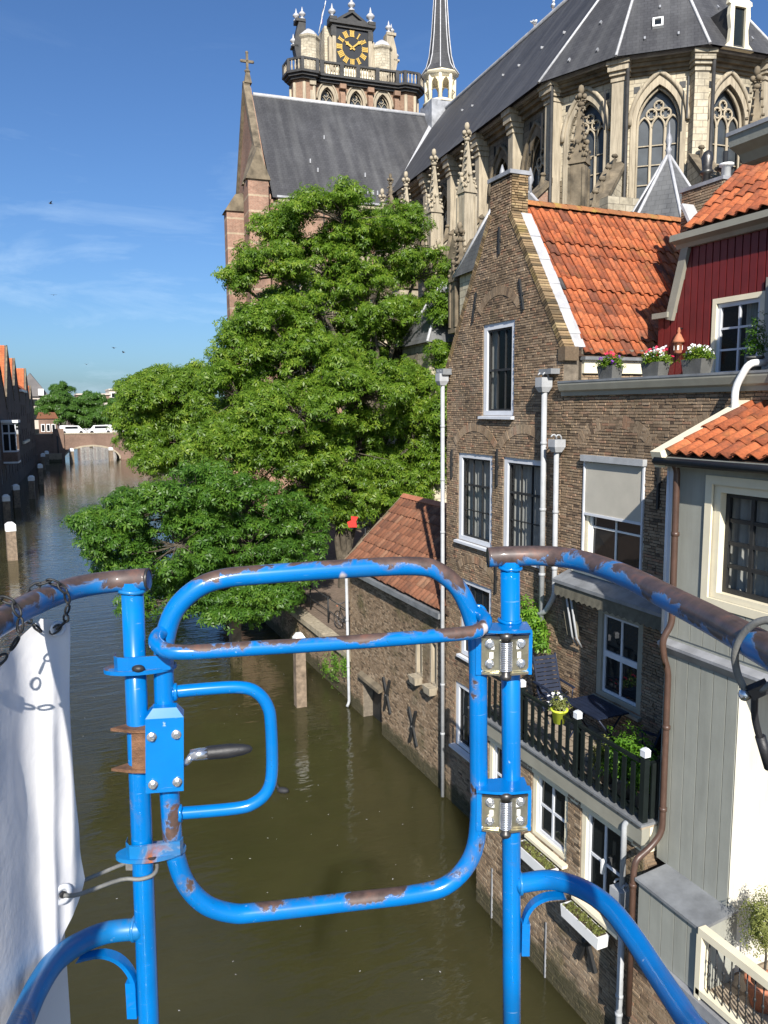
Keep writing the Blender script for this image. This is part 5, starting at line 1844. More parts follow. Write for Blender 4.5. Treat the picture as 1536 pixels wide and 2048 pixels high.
cbuild(MB().lathe(GFl(0, 0, tz + 3.78), [(1.62, 0), (1.2, 0.6), (0.95, 1.5), (0.75, 3.2), (0.05, 13.5)], 8, smooth=False, a0=PI / 8), 'turret_spire', 'slate')
for k in range(8):
    a = PI / 8 + k * PI / 4
    cbuild(MB().tube([GFl(r_ * math.cos(a), r_ * math.sin(a), tz + 3.8 + z_) for r_, z_ in ((1.62, 0), (1.2, 0.6), (0.95, 1.5), (0.75, 3.2), (0.05, 13.5))], 0.055, 5), 'lead_hip', 'leadwhite')

# tower with clock storey
TS = 91.0
FTo = Fr(CH(TS, 0, 0), BX, UP, -AX)
wins = [25.1, 28.5, 31.7]
cbuild(MB().panel(FTo, rect(22.3, 35.0, 10, 46.6), [pointed(c - 0.8, c + 0.8, 36, 44.4, 1.0, 8) for c in wins], 0, 1.2, 13), 'tower_wall', 'ctower')
for c in wins:
    gothic_window(FTo, c - 0.8, c + 0.8, 36, 44.4, 2, deep=1.0, surround=0.35)
for a in (23.3, 26.8, 30.1, 33.3):
    m = MB().box(FTo, a - 0.28, a + 0.28, 10, 45.0, 0, 0.55)
    m.prism(Fr(FTo(a, 0, 0), -AX, UP, BX), [(0, 45.0), (0.55, 45.0), (0.0, 45.9)], -0.28, 0.28)
    m.box(FTo, a - 0.36, a + 0.36, 45.6, 46.1, 0, 0.7)
    cbuild(m, 'tower_pilaster', 'cdress' if a < 26 else 'ctower')
# polygonal corner turrets
tcs = [(TS + 0.9, 22.7), (TS + 0.9, 34.7)]
for s, q in tcs:
    m = MB().lathe(CH(s, q, 10), [(1.55, 0), (1.55, 36.4)], 8, smooth=False, a0=PI / 8)
    cbuild(m, 'tower_turret', 'ctower')
    m = MB()
    for k in range(8):
        a = PI / 8 + k * PI / 4 + 0.07
        m.tube([CH(s, q, 10) + V((math.cos(a), math.sin(a), 0)) * 1.52, CH(s, q, 45.8) + V((math.cos(a), math.sin(a), 0)) * 1.52], 0.2, 6)
    cbuild(m, 'turret_shafts', 'cdress')
# black cornice and balustrade
m = MB()
for z0, z1, o in ((46.1, 46.35, 0.4), (46.35, 46.6, 0.7), (46.6, 46.85, 0.95)):
    m.box(FTo, 22.4, 35.0, z0, z1, -0.2, o)
    for s, q in tcs:
        m.lathe(CH(s, q, z0), [(1.55 + o, 0), (1.55 + o, z1 - z0)], 8, smooth=False, a0=PI / 8)
m.box(FTo, 24.2, 33.3, 47.95, 48.15, 0.55, 0.95)
for s, q in tcs:
    pts = [CH(s, q, 48.05) + V((math.cos(a), math.sin(a), 0)) * 2.25 for a in [PI / 8 + k * PI / 4 for k in range(8)]]
    m.tube(pts, 0.17, 4, closed=True, smooth=False)
    for p in pts:
        m.box(Fr(p - UP * 1.2, AX, BX, UP), -0.17, 0.17, -0.17, 0.17, 0, 1.25)
for a in (24.3, 26.6, 28.5, 30.8, 33.2):
    m.box(FTo, a - 0.22, a + 0.22, 46.85, 48.2, 0.5, 0.97)
cbuild(m, 'tower_cornice', 'cblack')
m = MB()
for k in range(30):
    a = 24.4 + k * 0.3
    m.lathe(FTo(a, 46.85, 0.75), [(0.07, 0), (0.07, 0.15), (0.13, 0.4), (0.05, 0.8), (0.09, 1.1)], 6)
for s, q in tcs:
    for k in range(8):
        a0_, a1_ = PI / 8 + k * PI / 4, PI / 8 + (k + 1) * PI / 4
        p, r_ = V((math.cos(a0_), math.sin(a0_), 0)) * 2.25, V((math.cos(a1_), math.sin(a1_), 0)) * 2.25
        for t in (0.25, 0.5, 0.75):
            m.lathe(CH(s, q, 46.85) + p.lerp(r_, t), [(0.07, 0), (0.07, 0.15), (0.13, 0.4), (0.05, 0.8), (0.09, 1.1)], 6)
cbuild(m, 'tower_balusters', 'cdress')
cbuild(MB().box(FTo, 22.5, 34.8, 46.4, 46.84, -12.5, -0.1), 'tower_deck', 'lead')
# sloped stone base, drum and clock gable
m = MB()
m.add([FTo(24.3, 46.9, -1.0), FTo(32.8, 46.9, -1.0), FTo(31.2, 49.3, -2.2), FTo(25.9, 49.3, -2.2), FTo(24.3, 46.9, -11), FTo(32.8, 46.9, -11), FTo(31.2, 49.3, -10), FTo(25.9, 49.3, -10)],
      [(0, 1, 2, 3), (1, 5, 6, 2), (4, 0, 3, 7), (3, 2, 6, 7)])
cbuild(m, 'clock_stage_base', 'cream')
cbuild(MB().box(FTo, 25.6, 31.5, 48.6, 53.4, -10, -2.6), 'clock_stage', 'cstone')
FCk = Fr(CH(TS + 1.9, 28.6, 51.0), BX, UP, -AX)
ck = cbuild(MB().box(FCk, -1.95, 1.95, -1.95, 1.95, 0, 0.25), 'clock_dial', 'dial')
for k in range(12):
    a = -2 * PI * k / 12
    G = Fr(FCk(1.52 * -math.sin(a), 1.52 * math.cos(a), 0.25), FCk.u * math.cos(a) + UP * math.sin(a), -FCk.u * math.sin(a) + UP * math.cos(a), FCk.n)
    m = MB()
    n = (3, 1, 2, 3, 3, 2, 3, 3, 4, 3, 2, 3)[k]
    w = 0.13
    for j in range(n):
        x = (j - (n - 1) / 2) * w * 1.35
        m.box(G, x - w / 2, x + w / 2, -0.3, 0.3, 0, 0.05)
    ext = n * w * 0.68 + 0.04
    for b in (-0.33, 0.29):
        m.box(G, -ext, ext, b, b + 0.05, 0, 0.06)
    cbuild(m, 'clock_numeral', 'gold', ck)
for ang, L, wd, nm in ((-52, 1.5, 0.15, 'minute_hand'), (-304, 1.05, 0.19, 'hour_hand')):
    a = R(ang)
    G = Fr(FCk(0, 0, 0.32), FCk.u * math.cos(a) + UP * math.sin(a), -FCk.u * math.sin(a) + UP * math.cos(a), FCk.n)
    m = MB().prism(G, [(-wd * 0.5, -0.35), (wd * 0.5, -0.35), (wd * 0.6, L * 0.55), (wd * 1.3, L * 0.72), (wd * 0.5, L * 0.8), (0, L * 1.1), (-wd * 0.5, L * 0.8), (-wd * 1.3, L * 0.72), (-wd * 0.6, L * 0.55)], 0, 0.06)
    cbuild(m, nm, 'gold', ck)
for sg in (-1, 1):
    m = MB()
    m.box(FCk, sg * 2.15 - 0.2, sg * 2.15 + 0.2, -2.2, 2.0, -0.3, 0.4)
    m.box(FCk, sg * 2.45 - 0.28, sg * 2.45 + 0.28, -2.5, 1.0, -0.5, 0.2)
    m.box(FCk, sg * 2.3 - 0.35, sg * 2.3 + 0.35, -2.75, -2.45, -0.4, 0.5)
    cbuild(m, 'clock_pilaster', 'cdress')
m = MB()
m.box(FCk, -2.4, 2.4, 2.0, 2.3, -0.6, 0.45).box(FCk, -2.75, 2.75, 2.3, 2.6, -0.6, 0.7)
m.box(FCk, -2.3, 2.3, 2.6, 2.75, -0.6, 0.5)
for sg in (-1, 1):
    m.box(FCk, sg * 2.3 - 0.42, sg * 2.3 + 0.42, 2.6, 2.95, -0.6, 0.75)
    m.box(FCk, sg * 2.2 - 0.3, sg * 2.2 + 0.3, 1.0, 2.0, -0.4, 0.43)
m.panel(FCk, [(-2.0, 2.75), (2.0, 2.75), (0, 4.0)], [[(-1.2, 2.95), (1.2, 2.95), (0, 3.7)]], 0.5, 0.3, 0.9)
m.panel(FCk, [(-1.6, 2.8), (1.6, 2.8), (0, 3.8)], [], 0.25, 0, 0)
cbuild(m, 'clock_pediment', 'cblack')


def urn(o, h, name='urn_finial'):
    m = MB().lathe(o, [(0.28 * h, 0), (0.28 * h, 0.12 * h), (0.1 * h, 0.18 * h), (0.12 * h, 0.3 * h), (0.3 * h, 0.42 * h), (0.34 * h, 0.55 * h), (0.2 * h, 0.72 * h), (0.1 * h, 0.78 * h), (0.09 * h, 0.9 * h), (0.02 * h, 1.2 * h)], 10)
    return cbuild(m, name, 'leadwhite')


urn(FCk(-2.3, 2.95, 0.1), 1.3)
urn(FCk(2.3, 2.95, 0.1), 1.5)
urn(FCk(0, 3.95, 0.2), 1.3)
for q0, sg in ((23.6, -1), (32.4, 1)):
    c = CH(TS + 2.2, q0, 0)
    cbuild(MB().lathe(c + UP * 46.9, [(1.35, 0), (1.25, 0.5), (1.2, 4.3), (1.35, 4.5), (1.35, 4.7)], 8, smooth=False, a0=PI / 8), 'corner_pier', 'cstone')
    cbuild(MB().lathe(c + UP * 51.6, [(1.3, 0), (0.9, 0.5), (0.3, 0.9), (0.1, 1.0)], 8, smooth=False, a0=PI / 8), 'pier_cap', 'leadwhite')
    F2 = Fr(c + BX * sg * 1.0, BX * sg, UP, -AX)
    m = MB().prism(F2, [(-0.3, 47), (0.5, 47), (0.45, 48.8), (0.75, 50.2), (0.6, 51.6), (0.2, 53.0), (-0.6, 53.2), (-0.5, 51.0)], -0.6, 0.6)
    m.box(F2, -0.55, 0.55, 53.0, 53.3, -0.7, 0.7)
    m.box(F2, 0.3, 1.0, 50.3, 50.5, -0.6, 0.6)
    cbuild(m, 'side_scroll', 'cblack' if sg < 0 else 'cdress')
    urn(F2(-0.25, 53.3, 0.3), 1.15)
    urn(F2(0.3, 53.3, -0.3), 1.15)
    urn(F2(0.75, 50.5, 0), 1.1)
fp = cbuild(MB().tube([FCk(-3.6, 1.6, -1.0), FCk(-2.7, 5.2, -1.0)], 0.05, 6), 'flag_pole', 'white')
fg = MB()
pts = []
for i in range(5):
    for j in range(7):
        t, w = j / 6, i / 4
        p0 = FCk(-2.72 - 0.22 * w * 0.9, 5.0 - 0.2 * w, -1.0)
        pts.append(p0 + BX * (-0.55 * t + 0.06 * math.sin(t * 7 + w * 2)) - UP * (2.3 * t) + AX * (0.22 * math.sin(t * 5 + w * 4)))
for nm, r0, r1, mt in (('flag_red', 0, 1, 'petal_red'), ('flag_white', 1, 3, 'petal_white'), ('flag_blue', 3, 4, 'blueshade')):
    m = MB()
    sub = [pts[i * 7 + j] for i in range(r0, r1 + 1) for j in range(7)]
    m.add(sub, [(i * 7 + j, i * 7 + j + 1, (i + 1) * 7 + j + 1, (i + 1) * 7 + j) for i in range(r1 - r0) for j in range(6)], True)
    cbuild(m, nm, mt, fp)
# ------------------------------------------------------------------ brick shed on the water and the quay beyond it
XS = 9.2
shed = thing('canal_shed', 'low brick shed with weathered red tile roof standing in the canal', 'shed')
FSh = Fr((XS, 0, 0), (0, 1, 0), (0, 0, 1), (-1, 0, 0))
so = rect(17.18, 24.05, -0.6, 4.85)
door = rect(21.42, 22.95, -0.2, 1.42)
sl = [rect(18.62, 18.95, 2.75, 3.9), rect(17.75, 18.08, 2.75, 3.9)]
MB().panel(FSh, so, [door] + sl, 0, 0.35, 0.3).build('wall', M['mortar'], shed)
bricks(shed, FSh, so, [door] + sl, M['brick_old'], 61)
MB().panel(FSh, rect(21.2, 23.2, -0.4, 1.6), [], -0.33, 0, 0).build('water_door', M['iron'], shed)
MB().prism(Fr((XS, 21.3, 0), (-1, 0, 0), (0, 0, 1), (0, 1, 0)), [(0, 1.42), (0.16, 1.36), (0.16, 1.46), (0, 1.56)], 0, 1.75).build('door_lintel', M['cdark'], shed)
for a0, a1, b0, b1 in ((18.62, 18.95, 2.75, 3.9), (17.75, 18.08, 2.75, 3.9)):
    w = MB().panel(FSh, rect(a0 - 0.05, a1 + 0.05, b0 - 0.05, b1 + 0.05), [rect(a0 + 0.03, a1 - 0.03, b0 + 0.03, b1 - 0.03)], 0.02, 0.2, 0.03).build('slit_window', M['cdress'], shed)
    MB().panel(FSh, rect(a0, a1, b0, b1), [], -0.18, 0, 0).build('pane', M['glass'], w)
    MB().taper(Fr(FSh((a0 + a1) / 2, b0 - 0.02, 0.12), (0, 1, 0), (1, 0, 0), (0, 0, -1)), -0.22, 0.22, -0.14, 0.14, 0, 0.22, 0.75).build('sill', M['cdress'], w)
cross_anchor(shed, FSh, 20.9, 1.45, 0.55, M['iron'])
cross_anchor(shed, FSh, 19.1, 1.15, 0.55, M['iron'])
downpipe(shed, [FSh(24.0, 4.75, 0.14), FSh(24.0, 0.15, 0.1), FSh(23.95, 0.02, 0.2)], 0.05, M['pipe_grey'], rings=[(FSh(24.0, 3.0, 0.13), (0, 0, 1)), (FSh(24.0, 1.4, 0.115), (0, 0, 1))])
# roof: slope to the canal, ridge parallel to it
ds = V((2.15, 0, 2.05))
FRs = Fr((XS - 0.14, 24.2, 4.9), (0, -1, 0), ds, (-ds.z, 0, ds.x))
MB().box(FRs, 0.0, 7.2, 0, ds.length, -0.12, -0.02).build('roof_boarding', M['soil'], shed)
PTS = pantile_mesh('roof_tile', 0.24, 0.33, M['tile_old'], 0.026)
lay_tiles(shed, FRs, 7.0, ds.length, 0.24, 0.33, PTS, 77, 0.0)
MB().box(FRs, -0.05, 7.1, ds.length - 0.02, ds.length + 0.16, -0.06, 0.09).build('ridge_cap', M['terracotta'], shed)
MB().box(FRs, -0.12, 0.02, -0.05, ds.length, -0.16, 0.05).build('verge', M['brick_old'], shed)
MB().wbox(XS - 0.26, XS - 0.12, 17.2, 24.25, 4.72, 4.86).build('gutter', M['zinc'], shed)
MB().poly(FRs(0, ds.length, 0), FRs(7.0, ds.length, 0), (XS + 5.0, 17.2, 4.8), (XS + 5.0, 24.2, 4.8)).build('rear_slope', M['redtilefar'], shed)
MB().poly((XS, 24.06, 1.5), (XS + 4.6, 24.06, 1.5), (XS + 4.6, 24.06, 4.9), (XS + 2.0, 24.06, 6.9), (XS, 24.06, 4.85)).build('end_wall', M['bridgebrick'], shed)
# second red roof showing just behind the ridge
MB().prism(Fr((0, 17.3, 0), (1, 0, 0), (0, 0, 1), (0, 1, 0)), [(12.4, 1.7), (16.0, 1.7), (16.0, 6.3), (14.2, 7.9), (12.4, 6.3)], 0, 5.0).build('rear_wing', M['redtilefar'], shed)

# quay wall
FQ = Fr((9.3, 0, 0), (0, 1, 0), (0, 0, 1), (-1, 0, 0))
qw = thing('quay_wall', 'old brick quay wall with stone coping beside the shed', 'wall')
MB().panel(FQ, rect(24.05, 60, -0.6, 1.55), [], 0, 0, 0.4).build('core', M['mortar'], qw)
bricks(qw, FQ, rect(24.05, 36, -0.6, 1.5), [], M['brick_old'], 71)
q = rnd(3)
y = 24.1
while y < 60:
    L = q.uniform(0.8, 1.2)
    MB().wbox(9.18, 9.72, y, y + L - 0.015, 1.52, 1.72 + q.uniform(-0.008, 0.008)).build('coping_stone', M['cdress'], qw)
    y += L
# weeds in the wall
for (yy, zz, n, s_) in ((25.6, 0.9, 160, 0.3), (26.6, 0.6, 80, 0.2), (24.5, 1.3, 150, 0.2)):
    rg = np.random.default_rng(int(yy * 10))
    d = rg.normal(size=(n, 3)) * (0.12, s_ * 0.6, s_)
    pos = np.array((9.24, yy, zz)) + d
    t = quads_obj('wall_plant', leaf_cloud(pos, rg.normal(size=(n, 3)) + (-1, 0, 0.6), 0.10, 3, 3), M['leaf_bright'])
    tag(t, {25.6: 'biggest green weed hanging from the quay wall near the shed', 26.6: 'small weed low on the quay wall', 24.5: 'little weed high on the quay wall beside the shed pipe'}[yy], 'plant')

# iron railing along the quay with thin rods
rl = thing('quay_railing', 'black iron railing of thin rods along the quay under the trees', 'railing')
for k in range(9):
    y = 26.2 + k * 2.2
    MB().tube([(9.95, y, 1.7), (9.95, y, 2.75)], 0.035, 6).build('railing_post', M['iron'], rl)
for z in (2.2, 2.7):
    MB().tube([(9.95, 26.2, z), (9.95, 43.8, z)], 0.02, 6).build('railing_rod', M['iron'], rl)
MB().tube([(9.95, 26.2, 2.7), (9.75, 25.6, 2.3), (9.7, 25.2, 1.75)], 0.02, 6).build('railing_stay', M['iron'], rl)


def bicycle(o, rz, lab):
    b = thing('bicycle', lab, 'bicycle', loc=o, rz=rz)
    for x in (-0.52, 0.52):
        w = MB().tube([(x + 0.34 * math.cos(t), 0, 0.34 + 0.34 * math.sin(t)) for t in [2 * PI * k / 20 for k in range(20)]], 0.018, 6, closed=True).build('wheel', M['rubber'], b)
        m = MB()
        for k in range(10):
            t = PI * 2 * k / 10
            m.tube([(x, 0, 0.34), (x + 0.33 * math.cos(t), 0, 0.34 + 0.33 * math.sin(t))], 0.004, 4)
        m.build('spokes', M['bolt'], w)
    m = MB()
    for p in ([(-0.52, 0, 0.34), (-0.1, 0, 0.32)], [(-0.1, 0, 0.32), (0.38, 0, 0.78)], [(-0.2, 0, 0.8), (0.38, 0, 0.82)], [(-0.1, 0, 0.32), (-0.22, 0, 0.88)], [(-0.52, 0, 0.34), (-0.2, 0, 0.8)], [(0.34, 0, 0.95), (0.52, 0, 0.34)]):
        m.tube(p, 0.018, 6)
    m.build('frame', M['iron'], b)
    MB().tube(smooth_path([(0.15, -0.28, 1.02), (0.3, -0.24, 1.06), (0.35, 0, 1.0), (0.3, 0.24, 1.06), (0.15, 0.28, 1.02)], 4), 0.014, 6).build('handlebar', M['bolt'], b)
    for s in (-1, 1):
        MB().tube([(0.17, s * 0.275, 1.025), (0.06, s * 0.3, 1.0)], 0.022, 6).build('grip', M['terracotta'], b)
    s = MB().ball((-0.26, 0, 0.93), 0.13, 10, 6, (1.15, 0.75, 0.35)).build('saddle', M['terracotta'], b)
    return b


bicycle((9.85, 25.1, 1.72), R(72), 'black bicycle with tan saddle and grips parked beside the shed')
bicycle((10.1, 26.9, 1.72), R(100), 'dark bicycle leaning by the quay railing post')


# ------------------------------------------------------------------ mooring piles
def pile(x, y, top, w, lab, group=None, name='mooring_pile'):
    t = thing(name, lab, 'mooring pile', group)
    h = w / 2
    a = rnd(int(y * 10)).uniform(-0.3, 0.3)
    G = Fr((x, y, -0.8), (math.cos(a), math.sin(a), 0), (-math.sin(a), math.cos(a), 0), (0, 0, 1))
    MB().taper(G, -h, h, -h, h, 0, top + 0.8 - 0.55, 0.94).build('post', M['wood_pile'], t)
    c = MB().box(G, -h * 1.03, h * 1.03, -h * 1.03, h * 1.03, top + 0.8 - 0.55, top + 0.8 - 0.12)
    c.taper(G, -h * 1.03, h * 1.03, -h * 1.03, h * 1.03, top + 0.8 - 0.12, top + 0.8 + 0.05, 0.45)
    c.build('white_cap', M['white'], t)
    return t


pile(7.62, 24.75, 2.5, 0.36, 'square mooring pile with white cap just off the shed wall')
row = [(-2.09, 58.1, 2.55), (-3.0, 78.2, 2.5), (-2.48, 90.0, 2.4), (-1.04, 98.5, 2.6), (-0.06, 117.6, 2.75), (0.5, 145.3, 2.8), (1.2, 158, 2.6)]
fronts = ['standing in full sun, apart from the shaded house fronts', 'before the house with the white cornice and cream band', 'before the house with orange roof and white verge', 'below the white oriel bay', 'before the house with tall orange roof and broad chimney', 'before the tall house with white crown cornice', 'before the last dark house by the bridge']
for (x, y, t), wh in zip(row, fronts):
    pile(x, y, t, 0.62, 'white-capped wooden mooring pile ' + wh, 'piles along the shaded house fronts')
for x, y, wh in ((5.66, 164.0, 'at the drainpipe end of the bridge arch'), (12.83, 164.0, 'at the end of the bridge arch where the trees overhang')):
    pile(x, y, 2.7, 0.75, 'white-capped pile ' + wh, 'piles before the bridge')
pile(6.9, 31.2, 2.9, 0.4, 'dark mooring pile in the shade under the overhanging branches')

# ------------------------------------------------------------------ bridge
br = thing('arched_bridge', 'brown brick bridge with one low stone-edged arch across the canal', 'bridge')
YB = 168.7
FBr = Fr((0, YB, 0), (1, 0, 0), (0, 0, 1), (0, -1, 0))
arc = [(4.2 + 5.4 * (1 - math.cos(t)), 0.2 + 2.75 * math.sin(t)) for t in [PI * k / 16 for k in range(17)]]
hole = [(4.2, -1.0)] + arc + [(15.0, -1.0)]
MB().panel(FBr, [(-0.6, -1.2), (27, -1.2), (27, 5.3), (-0.6, 5.3)], [hole], 0, 8, 8).build('bridge_wall', M['bridgebrick'], br)
m = MB()
m.tube([FBr(a, b, 0.05) for a, b in arc], 0.22, 4, smooth=False)
m.build('arch_ring', M['cdress'], br)
MB().box(FBr, -0.6, 27, 5.3, 5.5, -0.4, 0.12).build('coping', M['cdress'], br)
MB().box(FBr, 2.6, 4.6, -1, 6.4, -0.5, 0.35).build('pier', M['bridgebrick'], br)
MB().box(FBr, 1.4, 4.0, -1, 1.6, 0.3, 1.4).build('pier_foot', M['brick_old'], br)
MB().tube([FBr(3.4, 5.0, 0.5), FBr(3.4, -0.5, 0.5)], 0.13, 6).build('drain_pipe', M['iron'], br)
for z in (5.95, 6.3):
    MB().tube([FBr(4.8, z, -0.2), FBr(27, z, -0.2)], 0.035, 6).build('rail', M['offwhite'], br)
for k in range(12):
    MB().box(FBr, 5.0 + k * 1.9, 5.08 + k * 1.9, 5.5, 6.35, -0.24, -0.16).build('rail_post', M['offwhite'], br)
MB().wbox(-0.6, 40, YB + 0.5, YB + 8, 4.9, 5.1).build('deck', M['street'], br)

# ------------------------------------------------------------------ houses in shade on the far left
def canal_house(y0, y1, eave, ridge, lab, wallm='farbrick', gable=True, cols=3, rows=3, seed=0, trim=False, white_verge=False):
    """gable to the canal; front turned to follow the bank"""
    t = thing('canal_house', lab, 'house', 'houses along the shaded bank')
    xa, xb = -5.4 + (y0 - 74) * 0.055, -5.4 + (y1 - 74) * 0.055
    o, e = V((xa, y0, 0)), V((xb, y1, 0))
    u = (e - o).normalized()
    L = (e - o).length
    n = u.cross(UP)
    F = Fr(o, u, UP, n)
    if gable:
        pts = [(0, -0.8), (L, -0.8), (L, eave), (L / 2, ridge), (0, eave)]
    else:
        pts = rect(0, L, -0.8, eave)
    q = rnd(seed)
    wh = []
    for r in range(rows):
        b0 = 1.4 + r * (eave - 2.0) / rows
        for c in range(cols):
            a = L * (c + 0.5) / cols
            wh.append((a - 0.55, a + 0.55, b0 + 0.3, b0 + 0.3 + min(1.7, (eave - 2.0) / rows * 0.68)))
    MB().panel(F, pts, [rect(*w) for w in wh], 0, 0.25, 9.0).build('wall', M[wallm], t)
    for w in wh:
        wo = MB().panel(F, rect(*w), [rect(w[0] + 0.09, w[1] - 0.09, w[2] + 0.09, w[3] - 0.09)], -0.08, 0.1, 0.1).build('window', M['offwhite'], t)
        MB().panel(F, rect(w[0] + 0.05, w[1] - 0.05, w[2] + 0.05, w[3] - 0.05), [], -0.14, 0, 0).build('pane', M['glass'], wo)
        MB().box(F, (w[0] + w[1]) / 2 - 0.03, (w[0] + w[1]) / 2 + 0.03, w[2], w[3], -0.13, -0.09).build('glazing_bar', M['offwhite'], wo)
    back = -10
    if gable:
        for a, b, nm in ((0, -0.35, 'roof'), (L, L + 0.35, 'roof')):
            m = MB()
            e0, e1 = F(b, eave - 0.25 * (ridge - eave) / (L / 2) * 0.35 * 4, -0.0), F(L / 2, ridge, 0)
            sl_ = (ridge - eave) / (L / 2)
            p0 = F(b, eave - 0.35 * sl_, -0.25); p1 = F(L / 2, ridge + 0.02, -0.25)
            m.add([p0, p1, p1 + n * back, p0 + n * back, p0 - UP * 0.12, p1 - UP * 0.12, p1 + n * back - UP * 0.12, p0 + n * back - UP * 0.12], [(0, 1, 2, 3), (4, 5, 6, 7), (0, 1, 5, 4)])
            m.build(nm, M['fartile'], t)
        for a in (0, L):
            dd = F(L / 2, ridge, 0) - F(a, eave, 0)
            m = MB().tube([F(a, eave, 0.0) , F(L / 2, ridge, 0.0)], 0.2 if white_verge else 0.12, 4, smooth=False)
            m.build('verge', M['white' if white_verge else 'cdark'], t)
    else:
        m = MB()
        m.add([F(-0.1, eave, 0.35), F(L + 0.1, eave, 0.35), F(L + 0.1, ridge, -4.0), F(-0.1, ridge, -4.0), F(L + 0.1, eave, -8.5), F(-0.1, eave, -8.5)], [(0, 1, 2, 3), (3, 2, 4, 5), (0, 3, 5), (1, 4, 2)])
        m.build('roof', M['fartile'], t)
    if trim:
        MB().box(F, -0.05, L + 0.05, eave - 0.35, eave, 0, 0.35).build('cornice', M['white'], t)
        MB().box(F, -0.05, L + 0.05, 5.0, 5.35, 0, 0.3).build('string_course', M['cream'], t)
    c = MB().box(F, L * 0.55, L * 0.55 + 0.9, ridge - 1.2, ridge + 1.3, -5.2, -4.2)
    c.box(F, L * 0.55 - 0.1, L * 0.55 + 1.0, ridge + 1.3, ridge + 1.5, -5.3, -4.1)
    c.build('chimney', M['bridgebrick'], t)
    return t, F, L


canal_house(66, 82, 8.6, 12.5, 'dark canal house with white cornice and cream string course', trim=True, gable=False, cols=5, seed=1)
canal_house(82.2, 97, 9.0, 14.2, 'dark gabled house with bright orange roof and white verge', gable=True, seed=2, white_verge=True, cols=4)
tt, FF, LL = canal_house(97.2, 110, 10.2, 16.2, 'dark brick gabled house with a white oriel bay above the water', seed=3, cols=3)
# oriel bay window
orl = MB().box(FF, 4.6, 7.6, 4.4, 8.6, 0, 1.5).build('oriel', M['offwhite'], tt)
MB().box(FF, 4.5, 7.7, 4.1, 5.2, 0, 1.55).build('oriel_base', M['bridgebrick'], tt)
MB().box(FF, 4.3, 7.9, 8.6, 8.9, 0, 1.8).build('oriel_roof', M['white'], tt)
MB().box(FF, 4.45, 7.75, 3.9, 4.1, 0, 1.6).build('oriel_sill', M['white'], tt)
Fo = Fr(FF(4.6, 0, 0), FF.n, UP, -FF.u)
for a0 in (0.15, 0.85):
    for b0, b1 in ((5.4, 7.3), (7.5, 8.4)):
        MB().panel(Fo, rect(a0, a0 + 0.55, b0, b1), [], 0.02, 0, 0).build('pane', M['glass'], tt)
for a0 in (4.8, 5.8, 6.75):
    MB().panel(Fr(FF(0, 0, 1.52), FF.u, UP, FF.n), rect(a0, a0 + 0.75, 5.4, 8.4), [], 0, 0, 0).build('pane', M['glass'], tt)
canal_house(110.2, 121, 11.6, 18.4, 'dark stepped-back house with tall orange roof and broad chimney', seed=4, cols=3)
canal_house(121.2, 131, 11.4, 17.4, 'narrow dark gabled house with small windows in the shaded row', seed=5, cols=2)
canal_house(131.2, 143, 13.2, 16.6, 'tall dark house with white crown cornice in the shaded row', seed=6, cols=3, gable=False, trim=True)
canal_house(143.2, 152, 11.2, 17.0, 'dark gabled house next to the last one before the bridge', seed=7, cols=2)
canal_house(152.2, 163, 9.6, 14.4, 'last dark house of the row beside the bridge', seed=8, cols=3)
for k, (y, x0, c) in enumerate(((92, -3.0, 'terracotta'), (120, -1.6, 'offwhite'))):
    pass

# buildings beyond the bridge
t = thing('corner_house', 'grey hipped-roof house with red brick lower storey beyond the bridge', 'house')
MB().wbox(-4.0, 2.2, 188, 200, 1.6, 13.0).build('wall', M['farstone'], t)
m = MB()
m.add([(-4.5, 187.5, 13), (2.7, 187.5, 13), (2.7, 200.5, 13), (-4.5, 200.5, 13), (-1.0, 193, 18.2), (-0.8, 195, 18.2)], [(0, 1, 4), (1, 2, 5, 4), (2, 3, 5), (3, 0, 4, 5)])
m.build('roof', M['farroof'], t)
MB().wbox(0.5, 1.6, 187.0, 189.0, 13.2, 14.6).build('dormer', M['white'], t)
for z in (4.6, 8.0, 11):
    for x in (-2.6, -0.8, 0.9):
        MB().wbox(x, x + 1.0, 187.9, 187.99, z, z + 1.4).build('window', M['glass'], t)
t = thing('quayside_cafe', 'small red brick building with white windows beside the bridge', 'building')
MB().wbox(0.2, 3.6, 178.5, 186, 1.6, 8.3).build('wall', M['bridgebrick'], t)
MB().prism(Fr((0, 178.2, 0), (1, 0, 0), (0, 0, 1), (0, 1, 0)), [(-0.2, 8.3), (4.0, 8.3), (3.4, 9.6), (0.3, 9.6)], 0, 8).build('roof', M['tile_old'], t)
for x in (0.6, 1.6, 2.6):
    w = MB().wbox(x, x + 0.75, 178.38, 178.49, 5.6, 7.2).build('window', M['white'], t)
    MB().wbox(x + 0.12, x + 0.63, 178.34, 178.385, 5.75, 7.05).build('pane', M['glass'], w)

